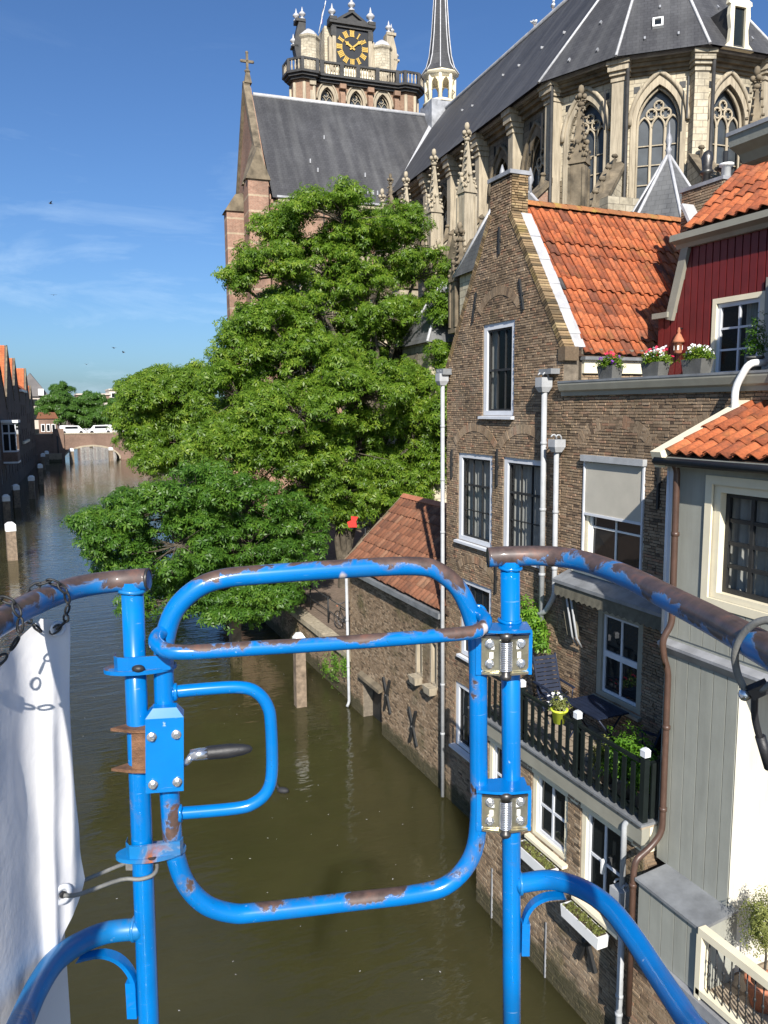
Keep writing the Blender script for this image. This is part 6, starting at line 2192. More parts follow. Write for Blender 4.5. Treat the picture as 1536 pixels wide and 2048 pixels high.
# terraced apartment block
t = thing('apartment_block', 'stepped beige apartment block with terraces on the horizon', 'building')
q = rnd(9)
YA = 300.0
for s_, (x0, x1, top) in enumerate(((13, 24, 15.3), (24, 35, 17.0), (35, 44, 16.2), (44, 56, 15.2))):
    MB().wbox(x0, x1, YA, YA + 16, 2, top).build('wing', M['farstone' if s_ % 2 else 'bridgebrick'], t)
    MB().wbox(x0 - 0.2, x1 + 0.2, YA - 0.6, YA + 16.2, top, top + 0.5).build('parapet', M['farstone'], t)
    for r in range(4):
        z = top - 3.2 - r * 3.1
        MB().wbox(x0 + 0.2, x1 - 0.2, YA - 1.6, YA, z - 0.7, z + 0.5).build('terrace', M['farstone' if r % 2 == 0 else 'white'], t)
        for k in range(4):
            a = x0 + 0.7 + k * (x1 - x0 - 1) / 4
            w = MB().wbox(a, a + 1.6, YA - 0.12, YA - 0.02, z + 0.5, z + 2.2).build('window', M['white'], t)
            MB().wbox(a + 0.12, a + 1.48, YA - 0.2, YA - 0.13, z + 0.6, z + 2.1).build('pane', M['glass'], w)
MB().wbox(36, 39, YA + 3, YA + 7, 16.7, 19.0).build('lift_house', M['iron'], t)
MB().wbox(27, 29, YA + 3, YA + 5, 17.5, 18.8).build('lift_house', M['farstone'], t)


ORD = ['first', 'second', 'third', 'fourth', 'fifth', 'sixth']


def van(x, y, rz, lab):
    t = thing('parked_van', lab, 'van', 'white vans parked beyond the bridge', loc=(x, y, 5.1), rz=rz)
    b = MB().prism(Fr((0, -0.95, 0), (1, 0, 0), (0, 0, 1), (0, 1, 0)), [(-2.4, 0.3), (2.4, 0.3), (2.4, 0.8), (1.9, 1.0), (1.2, 1.75), (-2.2, 1.85), (-2.4, 1.6)], 0, 1.9)
    b.build('body', M['van'], t)
    for s in (-0.96, 0.96):
        MB().box(Fr((0, s, 0), (1, 0, 0), (0, 0, 1), (0, 1, 0)), -1.4, 1.0, 1.1, 1.6, -0.01, 0.01).build('side_window', M['glass'], t)
        for a in (-1.6, 1.6):
            MB().lathe((a, s * 0.9, 0.36), [(0.36, -0.1), (0.36, 0.1)], 12, (0, 1, 0)).build('wheel', M['rubber'], t)
    MB().poly((1.92, -0.8, 1.03), (1.92, 0.8, 1.03), (1.28, 0.8, 1.74), (1.28, -0.8, 1.74)).build('windscreen', M['glass'], t)
    return t


for k in range(6):
    van(6.4 + k * 5.3, 174.2 + (k % 2) * 0.6, R((3, 182, -2, 1, 179, 4)[k]), 'white van parked behind the bridge railing, ' + ORD[k] + ' from the brick pier')
# ------------------------------------------------------------------ trees
def tree(name, lab, base, top_trunk, clumps, seed, n_leaf, size, leafm, trunk_r=0.32, flat=0.62, group=None, leaflets=5, sub=26, twigs=True, spread=1.0, gap=-0.7, dens=60, tuft=1.0):
    """limbs reach into every mass of the crown; leaf fans sit on shells of small clumps"""
    t = thing(name, lab, 'tree', group)
    rg = np.random.default_rng(seed)
    base, tt = V(base), V(top_trunk)
    m = MB()
    mid = base.lerp(tt, 0.5) + V((rg.normal() * 0.15, rg.normal() * 0.15, 0))
    trunk = smooth_path([base - UP * 0.3, base + UP * 0.4, mid, tt], 4)
    rr = [trunk_r * (1.25 - 0.75 * i / (len(trunk) - 1)) for i in range(len(trunk))]
    m.tube(trunk, rr, 9)
    P, N = [], []
    for (cx, cy, cz, rx, ry, rz) in clumps:
        c = V((cx, cy, cz))
        k = min(max(int((cz - base.z) / max(tt.z - base.z, 0.1) * len(trunk) * 0.62), 2), len(trunk) - 1)
        st = trunk[k]
        j = st.lerp(c, 0.5) + V((rg.normal() * 0.3, rg.normal() * 0.3, 0.15 * (c - st).length))
        limb = smooth_path([st, j, c], 5)
        r0 = rr[k] * 0.55
        m.tube(limb, [r0 * (1 - 0.72 * i / (len(limb) - 1)) for i in range(len(limb))], 6)
        vol = (rx * ry * rz) ** (1 / 3)
        ns = max(10, int(sub * vol ** 1.7))
        done = 0
        for s_ in range(ns * 4):
            if done >= ns:
                break
            d = rg.normal(size=3)
            d /= np.linalg.norm(d)
            if d[2] < -0.5 and rg.random() < 0.6:
                continue
            rad = rg.uniform(0.3, 1.12) ** 0.6
            sc = np.array((cx, cy, cz)) + d * np.array((rx, ry, rz)) * rad * spread
            # hollows run through the crown
            g = math.sin(sc[0] * 2.3 + seed) + math.sin(sc[1] * 2.1 + sc[2] * 1.3) + math.sin(sc[2] * 2.9 - sc[0] * 0.9)
            if g < gap:
                continue
            done += 1
            if twigs:
                w = c.lerp(V(sc), 0.55) + V((rg.normal() * 0.1, rg.normal() * 0.1, -0.12))
                m.tube([limb[-2].lerp(c, rg.uniform(0, 1)), w, V(sc) - V((0, 0, 0.12))], [r0 * 0.24, r0 * 0.14, 0.014], 4, caps=False)
            # a loose domed tuft at the twig's end
            tr = rg.uniform(0.26, 0.62) * tuft
            q = max(5, int(dens * (tr / 0.45) ** 2 * rg.uniform(0.6, 1.3)))
            e = rg.normal(size=(q, 3))
            e /= np.linalg.norm(e, axis=1, keepdims=True)
            e[:, 2] = np.where(rg.random(q) < 0.82, np.abs(e[:, 2]), e[:, 2])
            sq = np.array((rg.uniform(0.85, 1.5), rg.uniform(0.85, 1.5), rg.uniform(0.6, 1.1)))
            pos = sc + e * tr * sq * (rg.uniform(0.35, 1.15, (q, 1)) ** 0.6) + rg.normal(size=(q, 3)) * 0.05
            P.append(pos)
            N.append(e * 0.75 + np.array((-0.1, -0.25, 0.5)) + rg.normal(size=(q, 3)) * 0.4)
    m.build('trunk', M['bark'], t)
    P, N = np.concatenate(P), np.concatenate(N)
    sz = size * rg.uniform(0.6, 1.35, len(P))
    quads_obj('crown', leaf_cloud(P, N, sz, seed + 1, leaflets), M[leafm], t)
    return t


# tall one before the transept
tree('chestnut_tree', 'tall open-crowned tree in front of the church transept', (16.0, 37.2, 1.7), (15.0, 37.2, 15.8), [(13.81, 36.12, 18.89, 2.4, 2.0, 1.06), (12.01, 37.83, 18.18, 2.09, 1.74, 1.21), (16.66, 37.63, 18.73, 1.79, 1.49, 1.13), (10.32, 36.41, 16.22, 1.64, 1.37, 1.15), (13.33, 36.99, 16.49, 2.46, 2.05, 1.32), (17.97, 36.88, 16.75, 1.8, 1.5, 1.26), (19.93, 37.36, 16.06, 1.19, 0.99, 1.17), (11.01, 37.69, 14.71, 1.47, 1.23, 0.96), (12.46, 36.03, 14.47, 1.92, 1.6, 1.06), (14.94, 35.87, 14.67, 2.2, 1.84, 1.32), (18.99, 37.81, 14.54, 1.73, 1.44, 1.44), (9.0, 36.84, 15.61, 0.82, 0.68, 0.46), (17.32, 37.63, 12.83, 2.23, 1.86, 1.42), (18.83, 35.81, 13.11, 1.15, 0.96, 1.13), (14.27, 36.87, 12.59, 1.75, 1.46, 1.11), (9.95, 37.53, 13.72, 1.21, 1.01, 0.83), (14.91, 36.35, 17.53, 1.47, 1.23, 0.96), (17.9, 33.2, 14.9, 1.3, 1.1, 1.1), (18.2, 33.0, 12.2, 1.3, 1.1, 1.1), (17.6, 32.0, 9.6, 1.2, 1.0, 1.1)],
     101, 0, 0.185, 'leaf', 0.40, sub=23, gap=-0.55, dens=62, spread=1.06)
# broad one nearer the canal
tree('chestnut_tree', 'broad leafy tree beside the tall one, reaching over the quay', (12.8, 34.0, 1.7), (12.0, 34.0, 8.8), [(11.21, 34.59, 11.95, 2.3, 1.92, 1.35), (8.69, 34.57, 12.34, 1.67, 1.39, 1.09), (13.23, 32.44, 10.57, 2.24, 1.86, 1.43), (10.26, 32.5, 9.73, 2.39, 1.99, 1.38), (7.91, 34.31, 10.6, 1.55, 1.29, 1.3), (16.45, 34.07, 10.37, 1.45, 1.21, 1.42), (13.06, 33.91, 8.1, 2.34, 1.95, 1.49), (9.49, 33.04, 7.91, 2.2, 1.83, 1.4), (16.3, 33.75, 8.25, 1.33, 1.11, 1.54), (14.99, 33.76, 6.41, 1.68, 1.4, 1.17), (11.74, 33.69, 6.22, 2.08, 1.73, 1.13), (7.06, 32.68, 8.53, 1.48, 1.23, 1.24), (12.56, 33.33, 5.19, 1.16, 0.97, 0.64), (16.84, 33.24, 6.61, 0.72, 0.6, 0.94), (9.48, 34.04, 13.6, 1.33, 1.1, 0.87)],
     202, 0, 0.185, 'leaf', 0.38, sub=28, gap=-0.95, dens=66, spread=1.07)
# farther along the quay
tree('chestnut_tree', 'rounded tree farther along the quay towards the bridge', (10.8, 49.0, 1.7), (8.6, 47.0, 8.0), [(6.81, 45.37, 10.52, 2.12, 1.77, 1.33), (5.39, 46.11, 9.57, 1.28, 1.07, 1.26), (8.56, 45.69, 11.36, 1.73, 1.44, 1.13), (6.3, 46.25, 8.29, 1.88, 1.57, 1.27), (8.58, 46.3, 8.81, 2.36, 1.96, 1.73), (6.89, 44.96, 7.21, 1.85, 1.54, 0.97), (4.89, 44.83, 10.52, 0.69, 0.57, 0.67), (5.28, 46.81, 8.43, 1.01, 0.84, 0.99), (9.19, 45.42, 6.82, 1.46, 1.22, 1.29)],
     303, 0, 0.22, 'leaf', 0.34, sub=22, gap=-0.7, dens=58, tuft=1.15)
tree('chestnut_tree', 'smaller tree at the water bend behind the rounded one', (14.6, 73.0, 1.7), (11.5, 73, 8.0), [(8.32, 72.29, 11.27, 1.78, 1.48, 1.31), (10.51, 72.58, 11.71, 2.71, 2.26, 1.77), (7.01, 72.71, 9.12, 0.89, 0.74, 1.31), (9.15, 73.06, 8.65, 1.81, 1.51, 1.78)],
     304, 0, 0.34, 'leaf', 0.32, sub=12, dens=40, tuft=1.6)
# low dark one leaning out over the water
tree('chestnut_tree', 'low dark green tree leaning far out over the canal', (9.9, 32.0, 1.7), (7.6, 31.0, 4.6), [(5.47, 30.02, 6.88, 1.73, 1.45, 0.94), (3.77, 29.79, 6.34, 1.5, 1.25, 0.77), (7.45, 30.31, 6.16, 1.9, 1.58, 0.98), (2.26, 29.88, 5.69, 1.11, 0.92, 0.65), (4.42, 29.72, 4.99, 1.99, 1.66, 0.97), (7.3, 30.32, 4.58, 2.11, 1.76, 1.18), (9.55, 31.25, 4.89, 1.06, 0.88, 1.04), (2.83, 31.04, 4.23, 1.26, 1.05, 0.8), (5.81, 30.98, 3.18, 1.92, 1.6, 0.89), (7.98, 30.0, 2.97, 1.62, 1.35, 0.95), (3.99, 30.57, 2.66, 1.17, 0.98, 0.61), (6.68, 30.1, 2.13, 1.3, 1.09, 0.51), (9.21, 29.91, 3.58, 0.82, 0.68, 0.8), (1.25, 29.79, 5.91, 0.36, 0.3, 0.21), (1.81, 29.99, 5.15, 0.55, 0.46, 0.45)],
     404, 0, 0.18, 'leaf_deep', 0.28, sub=32, gap=-1.2, dens=64, tuft=0.88, spread=1.07)
# by the bridge
for k, (x, y, h, r) in enumerate(((4.4, 182, 11.6, 3.9), (10.4, 184, 10.4, 3.6), (16.0, 183, 10.0, 3.5), (21.8, 184, 10.2, 3.8))):
    tree('street_tree', 'round green tree behind the bridge, ' + ORD[k] + ' from the small red brick building', (x, y, 2.0), (x, y, h - 1.5), [
        (x, y, h, r * 0.8, r * 0.8, r * 0.8), (x - r * 0.5, y - 0.8, h - 1.6, r * 0.65, r * 0.65, r * 0.55), (x + r * 0.5, y - 0.8, h - 1.7, r * 0.65, r * 0.65, r * 0.55), (x, y - 1.5, h - 2.6, r * 0.8, r * 0.6, r * 0.5), (x + 0.6, y, h + r * 0.55, r * 0.5, r * 0.5, r * 0.4)],
        500 + k, 0, 0.5, 'leaf_far', 0.3, 0.8, 'trees behind the bridge', 4, 5, False, dens=34, tuft=2.0)
for k, (x, y, h) in enumerate(((34, 232, 9.5), (43, 240, 9.5), (28, 228, 9), (52, 236, 10))):
    tree('street_tree', 'distant tree before the beige apartment block, ' + ORD[(1, 2, 0, 3)[k]] + ' counted from the bridge trees', (x, y, 2.0), (x, y, h - 1), [(x, y, h, 4, 4, 2.8), (x - 2, y - 1, h - 2, 3, 3, 2), (x + 2, y - 1, h - 2, 3, 3, 2)], 600 + k, 0, 0.8, 'leaf_far', 0.3, 0.8, 'trees before the apartments', 4, 3, False, dens=26, tuft=3.0)
# ------------------------------------------------------------------ work platform: blue tube guardrail with swing gate
BK = thing('platform_guardrail', 'chipped bright blue tubular guardrail with sprung swing gate above the canal', 'guardrail', loc=(0, 0, 10.0), rz=-HEAD)
RT = 0.0212


def bkt(name, path, r, mat, parent=None, n=18, closed=False):
    return MB().tube(path, r, n, closed=closed).build(name, M[mat], parent or BK)


def weld(p, ax, r, mat='paint', parent=None):
    """fillet weld bead where one tube meets another"""
    m = MB()
    q = rnd(int(p[0] * 1000))
    ax = V(ax).normalized()
    x = V((0, 0, 1)) if abs(ax.z) < 0.9 else V((1, 0, 0))
    x = (x - ax * x.dot(ax)).normalized()
    y = ax.cross(x)
    m.tube([V(p) + (x * math.cos(t) + y * math.sin(t)) * r + ax * q.uniform(-0.0012, 0.0012) for t in [2 * PI * k / 16 for k in range(16)]], 0.0045, 5, closed=True)
    return m.build('weld', M[mat], parent or BK)


lp = bkt('post', [(-0.489, 1.5, -0.33), (-0.4935, 1.5, -0.75), (-0.50, 1.5, -1.32), (-0.503, 1.5, -1.62)], RT, 'paint')
rp = bkt('post', [(0.272, 1.68, -0.33), (0.281, 1.68, -0.8), (0.289, 1.68, -1.3), (0.294, 1.68, -1.62)], RT * 0.99, 'paint')
bkt('top_rail', smooth_path([(-0.457, 1.5, -0.325), (-0.522, 1.498, -0.329), (-0.572, 1.455, -0.329), (-0.594, 1.38, -0.328), (-0.594, 1.28, -0.323), (-0.58, 1.16, -0.315), (-0.562, 1.0, -0.307), (-0.55, 0.8, -0.302), (-0.545, 0.5, -0.30), (-0.545, -0.5, -0.30)], 6), RT, 'paint_bare')
bkt('top_rail', smooth_path([(0.224, 1.68, -0.322), (0.272, 1.68, -0.319), (0.365, 1.66, -0.317), (0.420, 1.58, -0.316), (0.458, 1.45, -0.318), (0.477, 1.29, -0.319), (0.484, 1.13, -0.314), (0.479, 0.95, -0.304), (0.472, 0.82, -0.296), (0.465, 0.5, -0.29), (0.465, -0.5, -0.29)], 6), RT * 1.02, 'paint_bare')
bkt('lower_rail', smooth_path([(0.30, 1.68, -1.081), (0.369, 1.66, -1.059), (0.421, 1.6, -1.04), (0.458, 1.52, -1.028), (0.479, 1.43, -1.028), (0.493, 1.33, -1.03), (0.498, 1.2, -1.012), (0.498, 1.05, -0.985), (0.49, 0.6, -0.98), (0.49, -0.5, -0.98)], 6), RT, 'paint')
bkt('lower_rail', smooth_path([(-0.505, 1.5, -1.059), (-0.568, 1.48, -1.052), (-0.603, 1.42, -1.034), (-0.616, 1.34, -1.012), (-0.610, 1.25, -0.998), (-0.592, 1.15, -0.982), (-0.57, 1.0, -0.965), (-0.56, 0.6, -0.96), (-0.56, -0.5, -0.96)], 6), RT, 'paint_rusty')
# hollow rail ends
for p in ((-0.4565, 1.5, -0.325), (0.2235, 1.68, -0.322)):
    s = 1 if p[0] < 0 else -1
    MB().lathe(p, [(RT, -0.004), (RT * 1.02, 0.0006), (RT * 0.84, 0.0008), (RT * 0.82, -0.02)], 18, (s, 0, 0)).build('rail_end', M['darksteel'], BK)
weld((-0.4894, 1.5, -0.348), (0, 0, 1), RT + 0.002, 'paint_rusty')
weld((0.2724, 1.68, -0.345), (0, 0, 1), RT + 0.002)
weld((-0.519, 1.5, -1.058), (1, 0, 0), RT + 0.001, 'paint_rusty')
weld((0.306, 1.68, -1.08), (1, 0, 0), RT + 0.001, 'paint_rusty')
weld((0.2725, 1.68, -0.462), (0, 0, 1), RT + 0.002)


def strap(path, w, t, name, mat='paint', parent=None):
    """flat bar bent along a path; w is across (local y), t its thickness"""
    P = smooth_path(path, 4)
    m = MB()
    pts = []
    for i, p in enumerate(P):
        d = (P[min(i + 1, len(P) - 1)] - P[max(i - 1, 0)]).normalized()
        s = V((0, 1, 0))
        nn = d.cross(s).normalized()
        pts += [p + s * w / 2 + nn * t / 2, p - s * w / 2 + nn * t / 2, p - s * w / 2 - nn * t / 2, p + s * w / 2 - nn * t / 2]
    fs = [(4 * i + k, 4 * i + (k + 1) % 4, 4 * i + 4 + (k + 1) % 4, 4 * i + 4 + k) for i in range(len(P) - 1) for k in range(4)]
    m.add(pts, fs)
    m.f += [(0, 1, 2, 3), tuple(len(pts) - 4 + k for k in (3, 2, 1, 0))]
    m.sm += [False, False]
    return m.build(name, M[mat], parent or BK)


strap([(0.316, 1.675, -1.24), (0.315, 1.675, -1.17), (0.332, 1.668, -1.124), (0.362, 1.655, -1.096), (0.395, 1.625, -1.074)], 0.022, 0.009, 'brace')
strap([(-0.526, 1.495, -1.225), (-0.524, 1.495, -1.17), (-0.544, 1.487, -1.122), (-0.574, 1.465, -1.088), (-0.604, 1.42, -1.064)], 0.022, 0.009, 'brace')
MB().box(WORLD, 0.309, 0.327, 1.664, 1.686, -1.25, -1.17).build('brace_plate', M['paint'], BK)
MB().box(WORLD, -0.539, -0.519, 1.484, 1.506, -1.25, -1.17).build('brace_plate', M['paint'], BK)

# gate: one closed tube loop
gp_ = [(-0.438, 1.511, -0.501), (-0.440, 1.512, -0.626), (-0.438, 1.515, -0.829), (-0.434, 1.516, -0.901), (-0.417, 1.521, -0.970), (-0.380, 1.53, -1.025), (-0.326, 1.542, -1.054), (-0.270, 1.555, -1.061), (-0.08, 1.596, -1.066), (0.074, 1.629, -1.069), (0.142, 1.642, -1.053),
       (0.190, 1.653, -0.999), (0.206, 1.656, -0.912), (0.204, 1.655, -0.748), (0.201, 1.655, -0.554), (0.193, 1.653, -0.470), (0.163, 1.647, -0.391), (0.117, 1.638, -0.345), (0.064, 1.626, -0.329), (-0.071, 1.596, -0.327), (-0.25, 1.555, -0.330), (-0.322, 1.538, -0.334), (-0.369, 1.526, -0.350), (-0.41, 1.517, -0.387), (-0.431, 1.512, -0.438)]
cl_ = gp_[-2:] + gp_ + gp_[:3]
sp_ = smooth_path(cl_, 5)[10:10 + 5 * len(gp_)]
gate = bkt('gate', sp_, 0.0198, 'paint_worn', closed=True, n=18)
bkt('crossbar', smooth_path([(-0.430, 1.512, -0.430), (-0.440, 1.482, -0.434), (-0.428, 1.447, -0.442), (-0.383, 1.430, -0.450), (-0.25, 1.462, -0.453), (-0.107, 1.497, -0.456), (0.152, 1.559, -0.456), (0.197, 1.583, -0.453), (0.212, 1.618, -0.444), (0.201, 1.65, -0.436)], 5), 0.0142, 'paint_worn', gate, 14)
bkt('hand_loop', smooth_path([(-0.436, 1.513, -0.559), (-0.363, 1.53, -0.558), (-0.295, 1.546, -0.561), (-0.262, 1.553, -0.575), (-0.242, 1.559, -0.607), (-0.2365, 1.56, -0.648), (-0.237, 1.561, -0.745), (-0.247, 1.559, -0.789), (-0.273, 1.553, -0.813), (-0.313, 1.544, -0.821), (-0.438, 1.514, -0.816)], 5), 0.0128, 'paint', gate, 14)
weld((-0.418, 1.517, -0.559), (1, 0.2, 0), 0.0145, 'paint', gate)
weld((-0.419, 1.517, -0.816), (1, 0.2, 0), 0.0145, 'paint', gate)
weld((0.2, 1.652, -0.437), (0, 1, 0), 0.0155, 'paint', gate)


def oval_collar(c, yaw, mat, name='stop_collar'):
    """oval plate with an upstanding lip that meets the post"""
    m = MB()
    G = Fr(c, (math.cos(yaw), math.sin(yaw), 0.0), (-math.sin(yaw), math.cos(yaw), 0))
    n = 28
    rim = [(0.069 * math.cos(t), 0.034 * math.sin(t)) for t in [2 * PI * k / n for k in range(n)]]
    m.prism(G, rim, -0.004, 0.004)
    # lip: half ring hugging the tubes
    pts = []
    lip = [(-0.040, -0.004)] + [(-0.018 + 0.028 * math.cos(t), -0.004 + 0.026 * math.sin(t)) for t in [PI + 0.15 + 0.22 * k for k in range(8)]] + [(0.062, -0.028)]
    lip = [(-0.046, 0.014), (-0.048, -0.006), (-0.040, -0.022), (-0.020, -0.028), (0.058, -0.026), (0.064, -0.012)]
    k = len(lip)
    for a, b in lip:
        for z in (0.0, 0.03):
            for d in (0.0, 0.005):
                pts.append(G(a, b + d, z))
    fs = []
    for i in range(k - 1):
        o = 4 * i
        fs += [(o, o + 4, o + 6, o + 2), (o + 1, o + 3, o + 7, o + 5), (o + 2, o + 6, o + 7, o + 3)]
    m.add(pts, fs)
    return m.build(name, M[mat], gate)


c1 = oval_collar((-0.480, 1.497, -0.502), R(13), 'paint_worn')
MB().ball((-0.475, 1.468, -0.494), 0.011, 10, 6, (1.2, 0.8, 0.7)).build('rubber_stop', M['rubber'], BK)
c2 = oval_collar((-0.478, 1.503, -0.892), R(13), 'paint_rusty')
MB().lathe((-0.468, 1.475, -0.8885), [(0.008, 0), (0.008, 0.0012)], 12).build('drilled_hole', M['rubber'], BK)

# latch box with four bolts and lever
GLt = Fr((-0.434, 1.478, -0.67), V((1, 0.23, -0.04)), V((0.04, 0, 1)))
lb = MB().box(GLt, -0.036, 0.036, -0.076, 0.076, -0.030, 0.010)
lb.taper(Fr(GLt(0, 0.076, -0.01), GLt.u, GLt.n, GLt.v), -0.036, 0.036, -0.02, 0.02, 0, 0.018, 0.62)
latch = lb.build('latch_box', M['paint'], BK)


def bolt(G, a, b, c, r, parent, mat='bolt'):
    m = MB().lathe(G(a, b, c), [(r * 1.45, 0), (r * 1.45, 0.0022), (r * 1.1, 0.0024)], 16, G.n)
    m.lathe(G(a, b, c + 0.002), [(r, 0), (r, 0.0075), (r * 0.8, 0.0085)], 6, G.n, smooth=False)
    return m.build('bolt', M[mat], parent)


fn = 0.0102
Gf = Fr(GLt(0, 0, 0), GLt.u, GLt.v, -GLt.n if GLt.n.y > 0 else GLt.n)
cface = 0.030 if GLt.n.y > 0 else 0.010
for a, b in ((-0.024, 0.040), (0.022, 0.042), (-0.022, -0.058), (0.024, -0.056)):
    bolt(Gf, a, b, cface, 0.0066, latch)
lev = MB().tube([(-0.400, 1.49, -0.698), (-0.390, 1.482, -0.688), (-0.382, 1.48, -0.676)], 0.007, 8).tube([(-0.385, 1.481, -0.676), (-0.352, 1.487, -0.674)], [0.011, 0.013], 10)
lev.build('latch_lever', M['bolt'], BK)
pts = []
for t, r in ((0, 0.012), (0.1, 0.0135), (0.5, 0.014), (0.8, 0.011), (0.95, 0.007), (1.0, 0.002)):
    pts.append((V((-0.358, 1.486, -0.674)).lerp(V((-0.266, 1.502, -0.672)), t), r))
MB().tube([p for p, r in pts], [r for p, r in pts], 12).build('lever_grip', M['rubber'], BK)
# rusty catch on the left post
cz_ = MB()
GCt = Fr((-0.492, 1.475, -0.66), (1, 0, -0.03), (0.03, 0, 1), (0, -1, 0))
cz_.box(GCt, -0.004, 0.028, -0.042, 0.042, -0.012, 0.006)
for b in (0.038, -0.044):
    cz_.prism(Fr(GCt(0, b, 0), GCt.u, GCt.n, GCt.v), [(-0.045, 0.004), (-0.02, -0.02), (0.03, -0.02), (0.03, 0.01), (0.0, 0.012)], 0, 0.006)
catch = cz_.build('strike_catch', M['rust'], BK)
MB().box(GCt, 0.030, 0.038, -0.022, 0.022, -0.015, 0.003).build('latch_tongue', M['cdress'], BK)


# spring hinges
def hinge(c):
    c = V(c)
    for s, tilt in ((-1, 0.20), (1, -0.30)):
        G = Fr(c, (s * math.cos(tilt), -math.sin(abs(tilt)) * -0.55 * 1, 0), (0, 0, 1), (0, -1, 0))
        pl = MB().prism(G, [(0.004, -0.038), (0.047, -0.036), (0.051, -0.03), (0.051, 0.036), (0.048, 0.042), (0.004, 0.038)], -0.003, 0.003).build('hinge_leaf', M['zinc_plate'], BK)
        for a, b in ((0.034, 0.024), (0.034, -0.02)):
            bolt(G, a, b, 0.003, 0.0072, pl)
        for a, b in ((0.024, 0.012), (0.026, -0.008)):
            MB().box(G, a, a + 0.008, b, b + 0.014, 0.003, 0.0036).build('slot', M['white'], pl)
        # blue bracket carrying the leaf
        w0, w1 = (0.02, 0.062) if s < 0 else (0.012, 0.058)
        MB().box(Fr(c + V((0, 0.016, 0)), (s, 0, 0), (0, 0, 1), (0, -1, 0)), w0, w1, -0.046, 0.048, -0.012, 0.010).build('hinge_bracket', M['paint'], BK)
        MB().prism(Fr(c + V((0, 0, -0.040)), (s, 0, 0), (0, 1, 0), (0, 0, 1)), [(0.0, -0.012), (0.05, 0.0), (0.05, 0.012), (0, 0.012)], -0.003, 0.002).build('hinge_lug', M['zinc_plate'], BK)
        MB().prism(Fr(c + V((0, 0, 0.040)), (s, 0, 0), (0, 1, 0), (0, 0, 1)), [(0.0, -0.012), (0.05, 0.0), (0.05, 0.012), (0, 0.012)], -0.003, 0.002).build('hinge_lug', M['darksteel'], BK)
    h = []
    for k in range(16 * 12 + 1):
        t = 2 * PI * k / 12
        h.append(c + V((0.0125 * math.cos(t), -0.008 + 0.0125 * math.sin(t), -0.033 + 0.064 * k / (16 * 12))))
    MB().tube(h, 0.0019, 5).build('hinge_spring', M['bolt'], BK)
    MB().lathe(c + V((0, -0.008, -0.052)), [(0.009, 0), (0.012, 0.004), (0.012, 0.01), (0.0095, 0.012), (0.0095, 0.088), (0.014, 0.09), (0.014, 0.10), (0.008, 0.104)], 14).build('hinge_pin', M['darksteel'], BK)


hinge((0.256, 1.625, -0.522))
hinge((0.260, 1.625, -0.878))
# stop-collar brackets above each hinge
for z in (-0.468, -0.826):
    MB().prism(Fr((0.258, 1.64, z), (1, 0, 0), (0, 1, 0), (0, 0, 1)), [(-0.062, -0.022), (-0.02, -0.03), (0.02, -0.03), (0.052, -0.024), (0.052, 0.04), (-0.062, 0.03)], -0.003, 0.003).build('hinge_shelf', M['paint'], BK)

# ------------------------------------------------------------------ white tarpaulin on the left rail
TP = thing('tarpaulin', 'dirty white tarpaulin with eyelets hung from the curved blue rail', 'tarpaulin', loc=(0, 0, 10.0), rz=-HEAD)
plan = smooth_path([(-0.585, 1.430, 0), (-0.606, 1.412, 0), (-0.630, 1.387, 0), (-0.648, 1.352, 0), (-0.650, 1.30, 0), (-0.652, 1.22, 0), (-0.664, 1.10, 0), (-0.69, 0.9, 0), (-0.73, 0.6, 0), (-0.78, 0.2, 0)], 7)
nP, nZ = len(plan), 44
hem = [-0.905, -0.97, -1.02, -1.06, -1.12, -1.25, -1.42, -1.6, -1.6, -1.6]
pts = []
for i, p in enumerate(plan):
    k = i / 7
    k0 = min(int(k), 8)
    zb = hem[k0] + (hem[k0 + 1] - hem[k0]) * (k - k0)
    yy = p.y
    zt = -0.374 - 0.055 * abs(math.sin((1.395 - yy) / 0.235 * PI)) if yy < 1.395 else -0.374 - (yy - 1.395) * 0.55
    d = (plan[min(i + 1, nP - 1)] - plan[max(i - 1, 0)]).normalized()
    nn = V((d.y, -d.x, 0))
    for j in range(nZ + 1):
        t = j / nZ
        z = zt + (zb - zt) * t
        w = 0.0022 * math.sin(i * 0.22 + t * 3.0) * (0.3 + t) + 0.0007 * math.sin(i * 0.6 - t * 7) * t + 0.0012 * math.sin(t * 17 + i * 0.5)
        fold = 0.012 * math.exp(-((i - 9 - t * 7) / 3.0) ** 2) * min(t * 3, 1)
        pull = 0.012 * math.exp(-((t - 0.9) / 0.08) ** 2) * math.exp(-(i / 5) ** 2)
        swing = V((-0.012 * math.sin(t * PI) * math.exp(-i / 6), 0, 0))
        pts.append(V((p.x, p.y, z)) + nn * (w + fold - pull) * -1 + swing)
m = MB()
m.add(pts, [(i * (nZ + 1) + j, (i + 1) * (nZ + 1) + j, (i + 1) * (nZ + 1) + j + 1, i * (nZ + 1) + j + 1) for i in range(nP - 1) for j in range(nZ)], True)
